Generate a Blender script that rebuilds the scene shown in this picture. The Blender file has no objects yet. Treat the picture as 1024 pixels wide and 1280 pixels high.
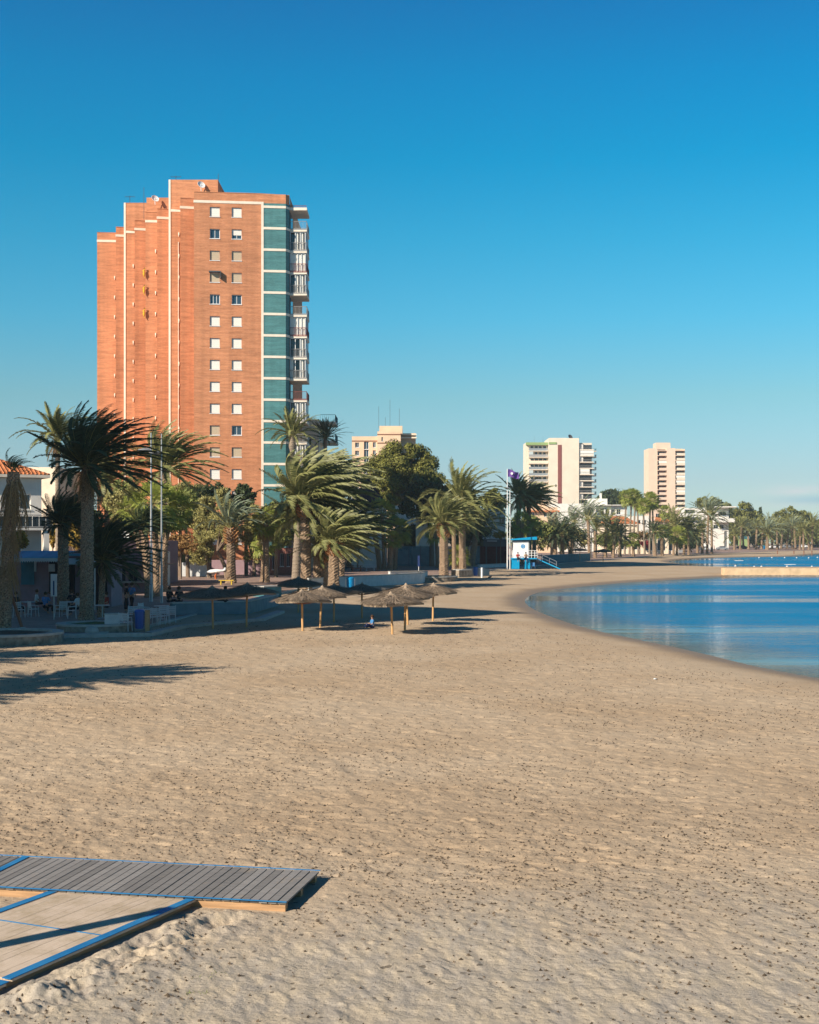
import bpy, math, random
import numpy as np
from mathutils import Vector, Matrix, Euler
R = math.radians
C = bpy.context.scene.collection
sc = bpy.context.scene

# ------------------------------------------------------------------ camera, sky, sun, exposure
F = 1700.0          # focal length in pixels of the 1024 px wide photograph
CH = 4.5            # camera height (standing on the promenade steps)
HY = 672.0          # the row of the horizon
cam_d = bpy.data.cameras.new("camera"); cam = bpy.data.objects.new("camera", cam_d); C.objects.link(cam)
cam.location = (0, 0, CH); cam.rotation_euler = (R(90), 0, 0)
cam_d.sensor_width = 36; cam_d.sensor_fit = 'AUTO'; cam_d.lens = 36 * F / 1280
cam_d.shift_y = (HY - 640) / 1280; cam_d.clip_start = 0.1; cam_d.clip_end = 20000
sc.camera = cam

SUN_EL = 29.5
LX, LY = 0.75, 0.66            # ground direction the light travels in
az = math.atan2(-LX, -LY)      # direction towards the sun, measured from +Y to +X
w = bpy.data.worlds.new("World"); sc.world = w; w.use_nodes = True
nt = w.node_tree; nt.nodes.clear()
sky = nt.nodes.new('ShaderNodeTexSky'); sky.sky_type = 'NISHITA'; sky.sun_disc = False
sky.sun_elevation = R(SUN_EL); sky.sun_rotation = az
sky.altitude = 0; sky.air_density = 1.35; sky.dust_density = 0.25; sky.ozone_density = 3.0
bg = nt.nodes.new('ShaderNodeBackground'); bg.inputs[1].default_value = 0.085
tint = nt.nodes.new('ShaderNodeMix'); tint.data_type = 'RGBA'; tint.blend_type = 'MULTIPLY'
tint.inputs[0].default_value = 1.0
# clear winter air: the blue deepens quickly with height above the horizon
tcz = nt.nodes.new('ShaderNodeTexCoord'); spz = nt.nodes.new('ShaderNodeSeparateXYZ'); nt.links.new(tcz.outputs['Generated'], spz.inputs[0])
grd = nt.nodes.new('ShaderNodeValToRGB'); nt.links.new(spz.outputs[2], grd.inputs[0]); nt.links.new(grd.outputs[0], tint.inputs[7])
stops = [(0.004, (.504, .757, 1.15)), (0.042, (.442, .632, .96)), (0.101, (.355, .632, .78)), (0.158, (.185, .665, .865)), (0.214, (.085, .65, .85)),
         (0.268, (.012, .61, .836)), (0.319, (.008, .565, .834)), (0.368, (.022, .48, .778)), (0.45, (.02, .27, .47)), (0.9, (.02, .13, .26))]
while len(grd.color_ramp.elements) < len(stops): grd.color_ramp.elements.new(0.5)
for e_, (p_, c_) in zip(grd.color_ramp.elements, stops): e_.position = p_; e_.color = (*c_, 1)
nt.links.new(sky.outputs[0], tint.inputs[6])
# thin bank of low cloud in the east, a fixed part of the sky dome
tc = nt.nodes.new('ShaderNodeTexCoord'); sep = nt.nodes.new('ShaderNodeSeparateXYZ')
nt.links.new(tc.outputs['Generated'], sep.inputs[0])
def wm(op, a, b=None, c=None, clamp=False):
    n = nt.nodes.new('ShaderNodeMath'); n.operation = op; n.use_clamp = clamp
    for i, v in enumerate((a, b, c)):
        if v is None: continue
        if isinstance(v, (int, float)): n.inputs[i].default_value = v
        else: nt.links.new(v, n.inputs[i])
    return n.outputs[0]
def gauss(x, mu, s):
    d = wm('DIVIDE', wm('SUBTRACT', x, mu), s)
    return wm('POWER', 2.718, wm('MULTIPLY', wm('MULTIPLY', d, d), -1.0))
mp = nt.nodes.new('ShaderNodeMapping'); mp.inputs['Scale'].default_value = (26, 26, 120)
nt.links.new(tc.outputs['Generated'], mp.inputs[0])
nz = nt.nodes.new('ShaderNodeTexNoise'); nz.inputs['Scale'].default_value = 1.0; nz.inputs['Detail'].default_value = 5
nt.links.new(mp.outputs[0], nz.inputs[0])
nf = wm('MULTIPLY', wm('SUBTRACT', nz.outputs[0], 0.26), 3.0, clamp=True)
m1 = wm('MULTIPLY', gauss(sep.outputs[2], 0.0335, 0.0036), gauss(sep.outputs[0], 0.275, 0.022))
m2 = wm('MULTIPLY', gauss(sep.outputs[2], 0.0235, 0.004), gauss(sep.outputs[0], 0.30, 0.05))
mm = wm('MULTIPLY', wm('ADD', m1, wm('MULTIPLY', m2, 0.5)), nf, clamp=True)
mm = wm('MULTIPLY', mm, 0.75)
cl = nt.nodes.new('ShaderNodeMix'); cl.data_type = 'RGBA'
cl.inputs[7].default_value = (5.2, 5.3, 5.5, 1)
cl0 = nt.nodes.new('ShaderNodeMix'); cl0.data_type = 'RGBA'; cl0.inputs[7].default_value = (2.2, 3.9, 4.9, 1)
nt.links.new(wm('MULTIPLY', wm('MULTIPLY', gauss(sep.outputs[2], 0.0265, 0.0032), gauss(sep.outputs[0], 0.292, 0.034)), 0.6, clamp=True), cl0.inputs[0]); nt.links.new(tint.outputs[2], cl0.inputs[6])
nt.links.new(mm, cl.inputs[0]); nt.links.new(cl0.outputs[2], cl.inputs[6])
nt.links.new(cl.outputs[2], bg.inputs[0])
wo = nt.nodes.new('ShaderNodeOutputWorld'); nt.links.new(bg.outputs[0], wo.inputs[0])

sd = bpy.data.lights.new("sun", 'SUN'); sd.energy = 4.6; sd.angle = R(0.5); sd.color = (1.0, 0.89, 0.74)
so = bpy.data.objects.new("sun", sd); C.objects.link(so)
tl = math.tan(R(SUN_EL)); hl = math.hypot(LX, LY)
so.rotation_euler = Vector((LX / hl, LY / hl, -tl)).to_track_quat('-Z', 'Y').to_euler()
so.location = (-30, -30, 60)
sc.view_settings.view_transform = 'Standard'; sc.view_settings.look = 'None'
sc.view_settings.exposure = 0.75; sc.view_settings.gamma = 1.0

rnd = random.Random(7)
def PX(x, D): return (x - 512.0) * D / F
def PZ(y, D): return CH - (y - HY) * D / F
def DG(y, z=0.0): return F * (CH - z) / (y - HY)      # distance of a ground point seen on row y
def GP(x, y, z=0.0):
    D = DG(y, z); return (PX(x, D), D, z)

# ------------------------------------------------------------------ object helpers
class MB:
    def __init__(s): s.v = []; s.f = []
    def add(s, v, f):
        n = len(s.v); s.v += [tuple(p) for p in v]; s.f += [tuple(i + n for i in q) for q in f]
    def quad(s, a, b, c, d): s.add((a, b, c, d), ((0, 1, 2, 3),))
    def tri(s, a, b, c): s.add((a, b, c), ((0, 1, 2),))
    def box(s, x0, x1, y0, y1, z0, z1, M=None):
        v = [(x, y, z) for z in (z0, z1) for x, y in ((x0, y0), (x1, y0), (x1, y1), (x0, y1))]
        if M is not None: v = [tuple(M @ Vector(p)) for p in v]
        s.add(v, ((3, 2, 1, 0), (4, 5, 6, 7), (0, 1, 5, 4), (1, 2, 6, 5), (2, 3, 7, 6), (3, 0, 4, 7)))
    def prism(s, poly, z0, z1):
        n = len(poly); v = [(p[0], p[1], z0) for p in poly] + [(p[0], p[1], z1) for p in poly]
        f = [tuple(range(n))[::-1], tuple(range(n, 2 * n))] + [(i, (i + 1) % n, (i + 1) % n + n, i + n) for i in range(n)]
        s.add(v, f)
    def tube(s, pts, rads, n=8, cap=True):
        pts = [Vector(p) for p in pts]; rings = []
        if isinstance(rads, (int, float)): rads = [rads] * len(pts)
        ref = Vector((0.13, 0.97, 0.2))
        v = []
        for i, p in enumerate(pts):
            d = (pts[min(i + 1, len(pts) - 1)] - pts[max(i - 1, 0)])
            d = d.normalized() if d.length > 1e-9 else Vector((0, 0, 1))
            r_ = ref if abs(d.dot(ref)) < 0.9 else Vector((1, 0, 0))
            a = d.cross(r_).normalized(); b = d.cross(a)
            for k in range(n):
                t = 2 * math.pi * k / n; v.append(p + (a * math.cos(t) + b * math.sin(t)) * rads[i])
        f = []
        for i in range(len(pts) - 1):
            for k in range(n):
                f.append((i * n + k, i * n + (k + 1) % n, (i + 1) * n + (k + 1) % n, (i + 1) * n + k))
        if cap:
            f.append(tuple(range(n))); f.append(tuple(range((len(pts) - 1) * n, len(pts) * n))[::-1])
        s.add(v, f)
    def lathe(s, prof, n=16, c=(0, 0, 0), sy=1.0):
        v = []; f = []
        for r, z in prof:
            for k in range(n):
                t = 2 * math.pi * k / n; v.append((c[0] + r * math.cos(t), c[1] + r * math.sin(t) * sy, c[2] + z))
        m = len(prof)
        for i in range(m - 1):
            for k in range(n):
                f.append((i * n + k, i * n + (k + 1) % n, (i + 1) * n + (k + 1) % n, (i + 1) * n + k))
        f.append(tuple(range(n))[::-1]); f.append(tuple(range((m - 1) * n, m * n)))
        s.add(v, f)
    def build(s, name, mat, parent=None, smooth=False, loc=None):
        me = bpy.data.meshes.new(name); me.from_pydata(s.v, [], s.f)
        if mat: me.materials.append(mat)
        if smooth: me.polygons.foreach_set('use_smooth', [True] * len(me.polygons))
        me.update()
        o = bpy.data.objects.new(name, me); C.objects.link(o)
        if parent: o.parent = parent
        if loc: o.location = loc
        return o

def tag(o, label=None, cat=None, group=None, kind=None):
    if label: o['label'] = label
    if cat: o['category'] = cat
    if group: o['group'] = group
    if kind: o['kind'] = kind
    return o
def empty(name, loc, rz=0.0, label=None, cat=None, group=None):
    o = bpy.data.objects.new(name, None); C.objects.link(o); o.location = loc; o.rotation_euler = (0, 0, rz)
    o.empty_display_size = 0.3
    return tag(o, label, cat, group)
def inst(src, parent=None, loc=None, rz=None, scale=None):
    o = src.copy(); C.objects.link(o); o.parent = parent
    if loc is not None: o.location = loc
    if rz is not None: o.rotation_euler = (0, 0, rz)
    if scale is not None: o.scale = scale
    return o
def from_mesh(name, me, parent, loc=(0, 0, 0), rz=0, scale=(1, 1, 1)):
    o = bpy.data.objects.new(name, me); C.objects.link(o); o.parent = parent
    o.location = loc; o.rotation_euler = (0, 0, rz); o.scale = scale
    return o
def copy_tree(o, parent=None):
    c = o.copy(); C.objects.link(c); c.parent = parent
    for ch in list(o.children): copy_tree(ch, c)
    return c

# ------------------------------------------------------------------ materials
def mat(name, col, rough=0.85, spec=0.25, var=0.0, vscale=3.0, bump=0.0, bscale=20.0, island=0.0, trans=0.0,
        metal=0.0, col2=None, stretch=(1, 1, 1), alpha=None):
    m = bpy.data.materials.new(name); m.use_nodes = True; t = m.node_tree; b = t.nodes['Principled BSDF']
    b.inputs['Roughness'].default_value = rough; b.inputs['Specular IOR Level'].default_value = spec
    b.inputs['Metallic'].default_value = metal
    b.inputs['Base Color'].default_value = (*col, 1)
    out = None
    if var or col2 or bump:
        g = t.nodes.new('ShaderNodeTexCoord'); mpn = t.nodes.new('ShaderNodeMapping'); mpn.inputs['Scale'].default_value = stretch
        t.links.new(g.outputs['Object'], mpn.inputs[0])
    if var or col2:
        n = t.nodes.new('ShaderNodeTexNoise'); n.inputs['Scale'].default_value = vscale; n.inputs['Detail'].default_value = 6
        t.links.new(mpn.outputs[0], n.inputs['Vector'])
        r = t.nodes.new('ShaderNodeValToRGB'); r.color_ramp.elements[0].position = 0.32; r.color_ramp.elements[1].position = 0.68
        c2 = col2 if col2 else tuple(min(1, c * (1 + var)) for c in col)
        c1 = col if col2 else tuple(c * (1 - var) for c in col)
        r.color_ramp.elements[0].color = (*c1, 1); r.color_ramp.elements[1].color = (*c2, 1)
        t.links.new(n.outputs[0], r.inputs[0]); out = r.outputs[0]
    if island:
        gi = t.nodes.new('ShaderNodeNewGeometry'); mul = t.nodes.new('ShaderNodeMapRange')
        mul.inputs[3].default_value = 1 - island; mul.inputs[4].default_value = 1 + island
        t.links.new(gi.outputs['Random Per Island'], mul.inputs[0])
        mx = t.nodes.new('ShaderNodeVectorMath'); mx.operation = 'SCALE'
        if out: t.links.new(out, mx.inputs[0])
        else: mx.inputs[0].default_value = col
        t.links.new(mul.outputs[0], mx.inputs['Scale']); out = mx.outputs[0]
    if out: t.links.new(out, b.inputs['Base Color'])
    if bump:
        n2 = t.nodes.new('ShaderNodeTexNoise'); n2.inputs['Scale'].default_value = bscale; n2.inputs['Detail'].default_value = 5
        t.links.new(mpn.outputs[0], n2.inputs['Vector'])
        bp = t.nodes.new('ShaderNodeBump'); bp.inputs['Strength'].default_value = bump; bp.inputs['Distance'].default_value = 0.05
        t.links.new(n2.outputs[0], bp.inputs['Height']); t.links.new(bp.outputs[0], b.inputs['Normal'])
    if trans:
        tr = t.nodes.new('ShaderNodeBsdfTranslucent'); ms = t.nodes.new('ShaderNodeMixShader'); ms.inputs[0].default_value = trans
        if out: t.links.new(out, tr.inputs[0])
        else: tr.inputs[0].default_value = (*col, 1)
        mo = t.nodes['Material Output']
        t.links.new(b.outputs[0], ms.inputs[1]); t.links.new(tr.outputs[0], ms.inputs[2]); t.links.new(ms.outputs[0], mo.inputs[0])
    return m

def brick_mat(name, c1, c2, mortar, rowh=0.075, w_=0.26, msize=0.009, contrast_scale=0.12):
    m = bpy.data.materials.new(name); m.use_nodes = True; t = m.node_tree; b = t.nodes['Principled BSDF']
    b.inputs['Roughness'].default_value = 0.85; b.inputs['Specular IOR Level'].default_value = 0.2
    g = t.nodes.new('ShaderNodeTexCoord'); s = t.nodes.new('ShaderNodeSeparateXYZ'); t.links.new(g.outputs['Object'], s.inputs[0])
    ad = t.nodes.new('ShaderNodeMath'); ad.operation = 'ADD'; t.links.new(s.outputs[0], ad.inputs[0]); t.links.new(s.outputs[1], ad.inputs[1])
    cb = t.nodes.new('ShaderNodeCombineXYZ'); t.links.new(ad.outputs[0], cb.inputs[0]); t.links.new(s.outputs[2], cb.inputs[1])
    br = t.nodes.new('ShaderNodeTexBrick'); br.inputs['Scale'].default_value = 1; br.inputs['Brick Width'].default_value = w_
    br.inputs['Row Height'].default_value = rowh; br.inputs['Mortar Size'].default_value = msize; br.inputs['Bias'].default_value = -0.1
    br.inputs['Color1'].default_value = (*c1, 1); br.inputs['Color2'].default_value = (*c2, 1); br.inputs['Mortar'].default_value = (*mortar, 1)
    t.links.new(cb.outputs[0], br.inputs[0])
    # courses fired and weathered unevenly: long horizontal streaks
    mp_ = t.nodes.new('ShaderNodeMapping'); mp_.inputs['Scale'].default_value = (contrast_scale * 2.5, contrast_scale * 2.5, 2.6)
    t.links.new(g.outputs['Object'], mp_.inputs[0])
    n = t.nodes.new('ShaderNodeTexNoise'); n.inputs['Scale'].default_value = 1.5; n.inputs['Detail'].default_value = 6; n.inputs['Roughness'].default_value = 0.65
    t.links.new(mp_.outputs[0], n.inputs[0])
    mr = t.nodes.new('ShaderNodeMapRange'); mr.inputs[1].default_value = 0.3; mr.inputs[2].default_value = 0.7; mr.inputs[3].default_value = 0.74; mr.inputs[4].default_value = 1.2
    t.links.new(n.outputs[0], mr.inputs[0])
    n3 = t.nodes.new('ShaderNodeTexNoise'); n3.inputs['Scale'].default_value = 0.12; n3.inputs['Detail'].default_value = 3
    t.links.new(g.outputs['Object'], n3.inputs[0])
    mr3 = t.nodes.new('ShaderNodeMapRange'); mr3.inputs[1].default_value = 0.3; mr3.inputs[2].default_value = 0.7; mr3.inputs[3].default_value = 0.88; mr3.inputs[4].default_value = 1.1
    t.links.new(n3.outputs[0], mr3.inputs[0])
    mlt0 = t.nodes.new('ShaderNodeMath'); mlt0.operation = 'MULTIPLY'; t.links.new(mr.outputs[0], mlt0.inputs[0]); t.links.new(mr3.outputs[0], mlt0.inputs[1])
    # rain streaks and repointed patches
    mp5 = t.nodes.new('ShaderNodeMapping'); mp5.inputs['Scale'].default_value = (1.3, 1.3, .045); t.links.new(g.outputs['Object'], mp5.inputs[0])
    n5 = t.nodes.new('ShaderNodeTexNoise'); n5.inputs['Scale'].default_value = 1.0; n5.inputs['Detail'].default_value = 5; t.links.new(mp5.outputs[0], n5.inputs[0])
    mr5 = t.nodes.new('ShaderNodeMapRange'); mr5.inputs[1].default_value = .35; mr5.inputs[2].default_value = .65; mr5.inputs[3].default_value = .90; mr5.inputs[4].default_value = 1.06; t.links.new(n5.outputs[0], mr5.inputs[0])
    mlt = t.nodes.new('ShaderNodeMath'); mlt.operation = 'MULTIPLY'; t.links.new(mlt0.outputs[0], mlt.inputs[0]); t.links.new(mr5.outputs[0], mlt.inputs[1])
    vs = t.nodes.new('ShaderNodeVectorMath'); vs.operation = 'SCALE'; t.links.new(br.outputs[0], vs.inputs[0]); t.links.new(mlt.outputs[0], vs.inputs['Scale'])
    t.links.new(vs.outputs[0], b.inputs['Base Color'])
    return m

M = {}
M['brick'] = brick_mat('orange_brick', (0.56, 0.218, 0.10), (0.47, 0.165, 0.075), (0.56, 0.31, 0.18))
M['teal_brick'] = brick_mat('teal_brick', (0.060, 0.185, 0.20), (0.042, 0.150, 0.165), (0.14, 0.29, 0.27))
M['cream'] = mat('cream_render', (0.80, 0.66, 0.50), var=0.08, vscale=1.5)
M['cream_band'] = mat('cream_paint', (0.76, 0.66, 0.54), var=0.06, vscale=2)
M['white'] = mat('white_render', (0.72, 0.68, 0.62), var=0.09, vscale=1.0, bump=0.1)
M['white2'] = mat('white_painted_metal', (0.75, 0.75, 0.74), rough=0.5, var=0.05)
M['plastic'] = mat('white_plastic', (0.50, 0.51, 0.51), rough=0.4, spec=0.5)
M['blind'] = mat('ivory_blind', (0.78, 0.75, 0.68), rough=0.6, var=0.05, stretch=(0.2, 0.2, 12))
M['blind_tan'] = mat('tan_blind', (0.50, 0.40, 0.28), rough=0.7, var=0.08, stretch=(0.2, 0.2, 12))
M['glass'] = mat('window_glass', (0.03, 0.06, 0.09), rough=0.08, spec=0.8)
M['darkglass'] = mat('dark_glass', (0.012, 0.02, 0.03), rough=0.12, spec=0.6)
M['pale_peach'] = mat('peach_render', (0.70, 0.50, 0.34), var=0.07, vscale=0.5)
M['pale_peach2'] = mat('pale_peach_render', (0.69, 0.52, 0.40), var=0.05, vscale=0.3)
M['ivory'] = mat('ivory_render', (0.69, 0.60, 0.48), var=0.06, vscale=0.3)
M['maroon'] = mat('maroon_tile', (0.22, 0.07, 0.06), var=0.1)
M['green_paint'] = mat('green_paint', (0.26, 0.36, 0.15), var=0.1)
M['dark'] = mat('unlit_inside', (0.012, 0.014, 0.018), rough=0.9)
M['metal'] = mat('galvanised_steel', (0.42, 0.43, 0.43), rough=0.45, metal=0.6, var=0.1)
M['dark_metal'] = mat('dark_grey_metal', (0.09, 0.10, 0.11), rough=0.5, metal=0.3)
M['rail'] = mat('railing_grey', (0.35, 0.34, 0.33), rough=0.5, metal=0.2)
M['roof_tile'] = mat('terracotta_tiles', (0.46, 0.17, 0.07), var=0.35, vscale=2.5, stretch=(1, 1, 1), bump=0.5, bscale=6)
M['roof_plum'] = mat('plum_tiles', (0.06, 0.035, 0.055), var=0.2, vscale=3)
M['mauve'] = mat('mauve_render', (0.30, 0.20, 0.22), var=0.08)
M['rosebrick'] = mat('rose_brick', (0.30, 0.13, 0.10), var=0.2, vscale=4)
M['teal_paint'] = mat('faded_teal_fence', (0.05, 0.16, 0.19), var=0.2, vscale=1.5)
M['darkred'] = mat('dark_red_shutter', (0.10, 0.02, 0.02), var=0.2)
M['hutblue'] = mat('lifeguard_blue', (0.0, 0.27, 0.52), rough=0.55, var=0.08)
M['binblue'] = mat('bin_blue_plastic', (0.01, 0.10, 0.36), rough=0.4, spec=0.4)
M['bincyan'] = mat('bin_cyan_plastic', (0.0, 0.22, 0.50), rough=0.4, spec=0.4)
M['wood'] = mat('pine_post', (0.52, 0.30, 0.13), var=0.2, vscale=3, stretch=(8, 8, 0.6))
M['old_wood'] = mat('brown_wood', (0.22, 0.10, 0.06), var=0.25, stretch=(8, 8, 0.6))
M['blue_trim'] = None
M['stone'] = mat('rubble_stone', (0.16, 0.13, 0.10), col2=(0.38, 0.32, 0.25), vscale=3.5, bump=0.9, bscale=5)
M['stone_cap'] = mat('pale_coping_stone', (0.42, 0.40, 0.36), var=0.12, vscale=4)
M['wall_white'] = mat('whitewashed_wall', (0.55, 0.56, 0.55), var=0.10, vscale=2.2)
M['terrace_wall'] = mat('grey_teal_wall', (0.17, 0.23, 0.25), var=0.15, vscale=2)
M['groyne'] = mat('sandstone_groyne', (0.62, 0.44, 0.27), var=0.14, vscale=1.2, bump=0.4, bscale=3)
M['orange_plastic'] = mat('orange_plastic', (0.55, 0.13, 0.03), rough=0.5, var=0.2)
M['awning'] = mat('blue_white_awning', (0.10, 0.34, 0.50), var=0.15, vscale=0.6, stretch=(3, 0.2, 0.2))
M['awning_val'] = mat('awning_valance', (0.46, 0.52, 0.52), var=0.06)
M['purple'] = mat('purple_flag', (0.17, 0.08, 0.33), rough=0.8, trans=0.3, var=0.15, vscale=2)
M['skin'] = mat('skin', (0.42, 0.23, 0.15), rough=0.6)
M['black_cloth'] = mat('black_cloth', (0.02, 0.02, 0.025)); M['navy_cloth'] = mat('navy_cloth', (0.015, 0.035, 0.12))
M['white_cloth'] = mat('white_cloth', (0.6, 0.6, 0.6)); M['red_cloth'] = mat('red_cloth', (0.35, 0.04, 0.03))
M['blue_cloth'] = mat('blue_cloth', (0.06, 0.20, 0.42)); M['hair'] = mat('brown_hair', (0.06, 0.03, 0.015))
M['rubber'] = mat('black_rubber', (0.015, 0.015, 0.015)); M['tan_cloth'] = mat('tan_cloth', (0.42, 0.28, 0.16))
M['yellow'] = mat('yellow_paint', (0.60, 0.42, 0.05)); M['soil'] = mat('dark_soil', (0.07, 0.055, 0.035), var=0.3, vscale=6, bump=0.6)
M['gold'] = mat('golden_yellow_cloth', (0.62, 0.38, 0.03), var=0.4, vscale=6)
# foliage
M['fr_dark'] = mat('palm_frond_dark', (0.055, 0.080, 0.035), rough=0.55, spec=0.35, island=0.35, trans=0.18)  # darker copy of the frond green, with the crowns' shade put into it
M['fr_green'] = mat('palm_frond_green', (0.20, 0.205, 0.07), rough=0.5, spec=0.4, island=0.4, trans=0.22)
M['fr_blue'] = mat('palm_frond_grey_green', (0.20, 0.24, 0.16), rough=0.5, spec=0.35, island=0.3, trans=0.2)
M['fr_fan'] = mat('fan_palm_green', (0.26, 0.29, 0.06), rough=0.5, spec=0.35, island=0.35, trans=0.3)
M['fr_dead'] = mat('dead_frond', (0.30, 0.20, 0.095), rough=0.8, island=0.35, trans=0.1)
M['stalk'] = mat('frond_stalk', (0.26, 0.24, 0.09), rough=0.6)
M['trunk'] = mat('palm_trunk_bark', (0.085, 0.052, 0.03), col2=(0.42, 0.30, 0.20), vscale=15, bump=0.8, bscale=9)
M['trunk_smooth'] = mat('palm_trunk_smooth', (0.19, 0.145, 0.105), col2=(0.30, 0.24, 0.18), vscale=4, stretch=(1, 1, 3.5), bump=0.6, bscale=8)
M['boss'] = mat('palm_boot_orange', (0.36, 0.15, 0.05), col2=(0.48, 0.26, 0.12), vscale=9, bump=0.8, bscale=12)
M['bark'] = mat('tree_bark', (0.13, 0.09, 0.06), col2=(0.24, 0.17, 0.12), vscale=5, stretch=(3, 3, 0.7), bump=0.6)
M['leaf_pine'] = mat('pine_needles', (0.165, 0.165, 0.035), rough=0.65, island=0.4, trans=0.12)
M['leaf_olive'] = mat('olive_leaves', (0.31, 0.28, 0.10), rough=0.6, island=0.4, trans=0.2)
M['leaf_green'] = mat('green_leaves', (0.18, 0.20, 0.055), rough=0.6, island=0.4, trans=0.2)
M['leaf_dark'] = mat('dark_leaves', (0.06, 0.08, 0.03), rough=0.6, island=0.4, trans=0.12)
M['leaf_rust'] = mat('rusty_leaves', (0.30, 0.17, 0.06), rough=0.7, island=0.4, trans=0.25)
M['leaf_gold'] = mat('golden_leaves', (0.38, 0.26, 0.05), rough=0.7, island=0.4, trans=0.3)
M['leaf_red'] = mat('red_flowers', (0.30, 0.04, 0.05), rough=0.7, island=0.4, trans=0.2)
M['grass'] = mat('short_grass', (0.10, 0.13, 0.04), var=0.3, vscale=3)
M['straw'] = mat('heather_thatch', (0.23, 0.175, 0.125), rough=0.9, island=0.5, trans=0.0)
# ------------------------------------------------------------------ noise on arrays
def hash2(ix, iy, seed):
    n = (ix.astype(np.int64) * 374761393 + iy.astype(np.int64) * 668265263 + seed * 1442695041) & 0x7fffffff
    n = ((n ^ (n >> 13)) * 1274126177) & 0x7fffffff
    n = ((n ^ (n >> 15)) * 2246822519) & 0x7fffffff
    return ((n ^ (n >> 16)) & 0xffffff) / float(0xffffff)
def vnoise(x, y, seed):
    ix = np.floor(x); iy = np.floor(y); fx = x - ix; fy = y - iy
    ux = fx * fx * (3 - 2 * fx); uy = fy * fy * (3 - 2 * fy)
    a = hash2(ix, iy, seed); b = hash2(ix + 1, iy, seed); c = hash2(ix, iy + 1, seed); d = hash2(ix + 1, iy + 1, seed)
    return (a * (1 - ux) + b * ux) * (1 - uy) + (c * (1 - ux) + d * ux) * uy - 0.5
def fbm(x, y, seed, oct=4):
    s = 0; a = 1.0
    for i in range(oct):
        s = s + a * vnoise(x * 2 ** i + 13.7 * i, y * 2 ** i - 7.1 * i, seed + i); a *= 0.5
    return s
def pits(x, y, cell, prob, rmin, rmax, seed, asp=1.0, ang=0.0):
    ca, sa = math.cos(ang), math.sin(ang)
    X_ = (x * ca + y * sa); Y_ = (-x * sa + y * ca) * asp
    ix = np.floor(X_ / cell); iy = np.floor(Y_ / cell); out = np.zeros_like(x)
    for dx in (-1, 0, 1):
        for dy in (-1, 0, 1):
            jx = ix + dx; jy = iy + dy
            h = hash2(jx, jy, seed); cx = (jx + 0.2 + 0.6 * hash2(jx, jy, seed + 1)) * cell; cy = (jy + 0.2 + 0.6 * hash2(jx, jy, seed + 2)) * cell
            r = rmin + (rmax - rmin) * hash2(jx, jy, seed + 3)
            d = np.sqrt((X_ - cx) ** 2 + (Y_ - cy) ** 2) / r
            k = np.where(h < prob, 1.0, 0.0) * r
            prof = np.where(d < 1.0, -(1 - d * d), 0.0) + 0.14 * np.exp(-((d - 1.15) / 0.28) ** 2)
            out = out + prof * k
    return out

# ------------------------------------------------------------------ shoreline (the water lies 0.3 m below the dry beach)
WZ = -0.3
def smooth_line(P, n=6):
    out = []
    for i in range(len(P) - 1):
        p0 = P[max(i - 1, 0)]; p1 = P[i]; p2 = P[i + 1]; p3 = P[min(i + 2, len(P) - 1)]
        for k in range(n):
            t = k / n
            out.append(tuple(0.5 * ((2 * p1[j]) + (-p0[j] + p2[j]) * t + (2 * p0[j] - 5 * p1[j] + 4 * p2[j] - p3[j]) * t * t +
                                    (-p0[j] + 3 * p1[j] - 3 * p2[j] + p3[j]) * t ** 3) for j in (0, 1)))
    out.append(P[-1]); return out
near = [(1024, 848), (985, 841), (940, 832), (870, 815), (800, 800), (740, 787), (700, 775), (672, 764), (657, 754), (660, 746), (680, 739), (720, 734), (780, 728.5), (840, 724.8), (885, 722.2), (915, 720.5)]
lineA = [GP(x, y, WZ)[:2] for x, y in near]
lineA = [(19.5, 33.0), (16.5, 38.5)] + lineA
lineA = smooth_line(lineA, 5)
polyA = [(19.5, -200), (600, -200), (600, 168.5)] + lineA[::-1]
far = [(1400, 709.6), (1024, 709.6), (900, 709.2), (865, 707.0), (842, 703.6), (836, 701.8), (850, 699.4), (885, 697.4), (930, 696.3), (985, 695.5), (1020, 692.6), (1060, 690.8)]
lineB = [GP(x, y, WZ)[:2] for x, y in far]
lineB = [lineB[0]] + smooth_line(lineB[1:], 5) + [(900, 460)]
polyB = lineB + [(900, lineB[0][1])]
def sdist(px, py, poly):
    d2 = np.full(px.shape, 1e18); inside = np.zeros(px.shape, bool); n = len(poly)
    for i in range(n):
        x1, y1 = poly[i]; x2, y2 = poly[(i + 1) % n]
        ex, ey = x2 - x1, y2 - y1; L = ex * ex + ey * ey + 1e-9
        t = np.clip(((px - x1) * ex + (py - y1) * ey) / L, 0, 1)
        d2 = np.minimum(d2, (px - x1 - t * ex) ** 2 + (py - y1 - t * ey) ** 2)
        c = ((y1 > py) != (y2 > py)) & (px < (x2 - x1) * (py - y1) / (y2 - y1 + 1e-12) + x1)
        inside ^= c
    d = np.sqrt(d2); return np.where(inside, -d, d)

# boardwalk frames (origin, length direction, width direction)
A_R1 = Vector((-1.18, 17.88, 0)); A_u = Vector((-0.981, 0.192, 0)).normalized(); A_v = Vector((-0.192, -0.981, 0)).normalized()
B_o = Vector((-2.585, 16.62, 0)); B_v = Vector((-0.415, -0.91, 0)).normalized(); B_u = Vector((-0.91, 0.415, 0)).normalized()

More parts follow.
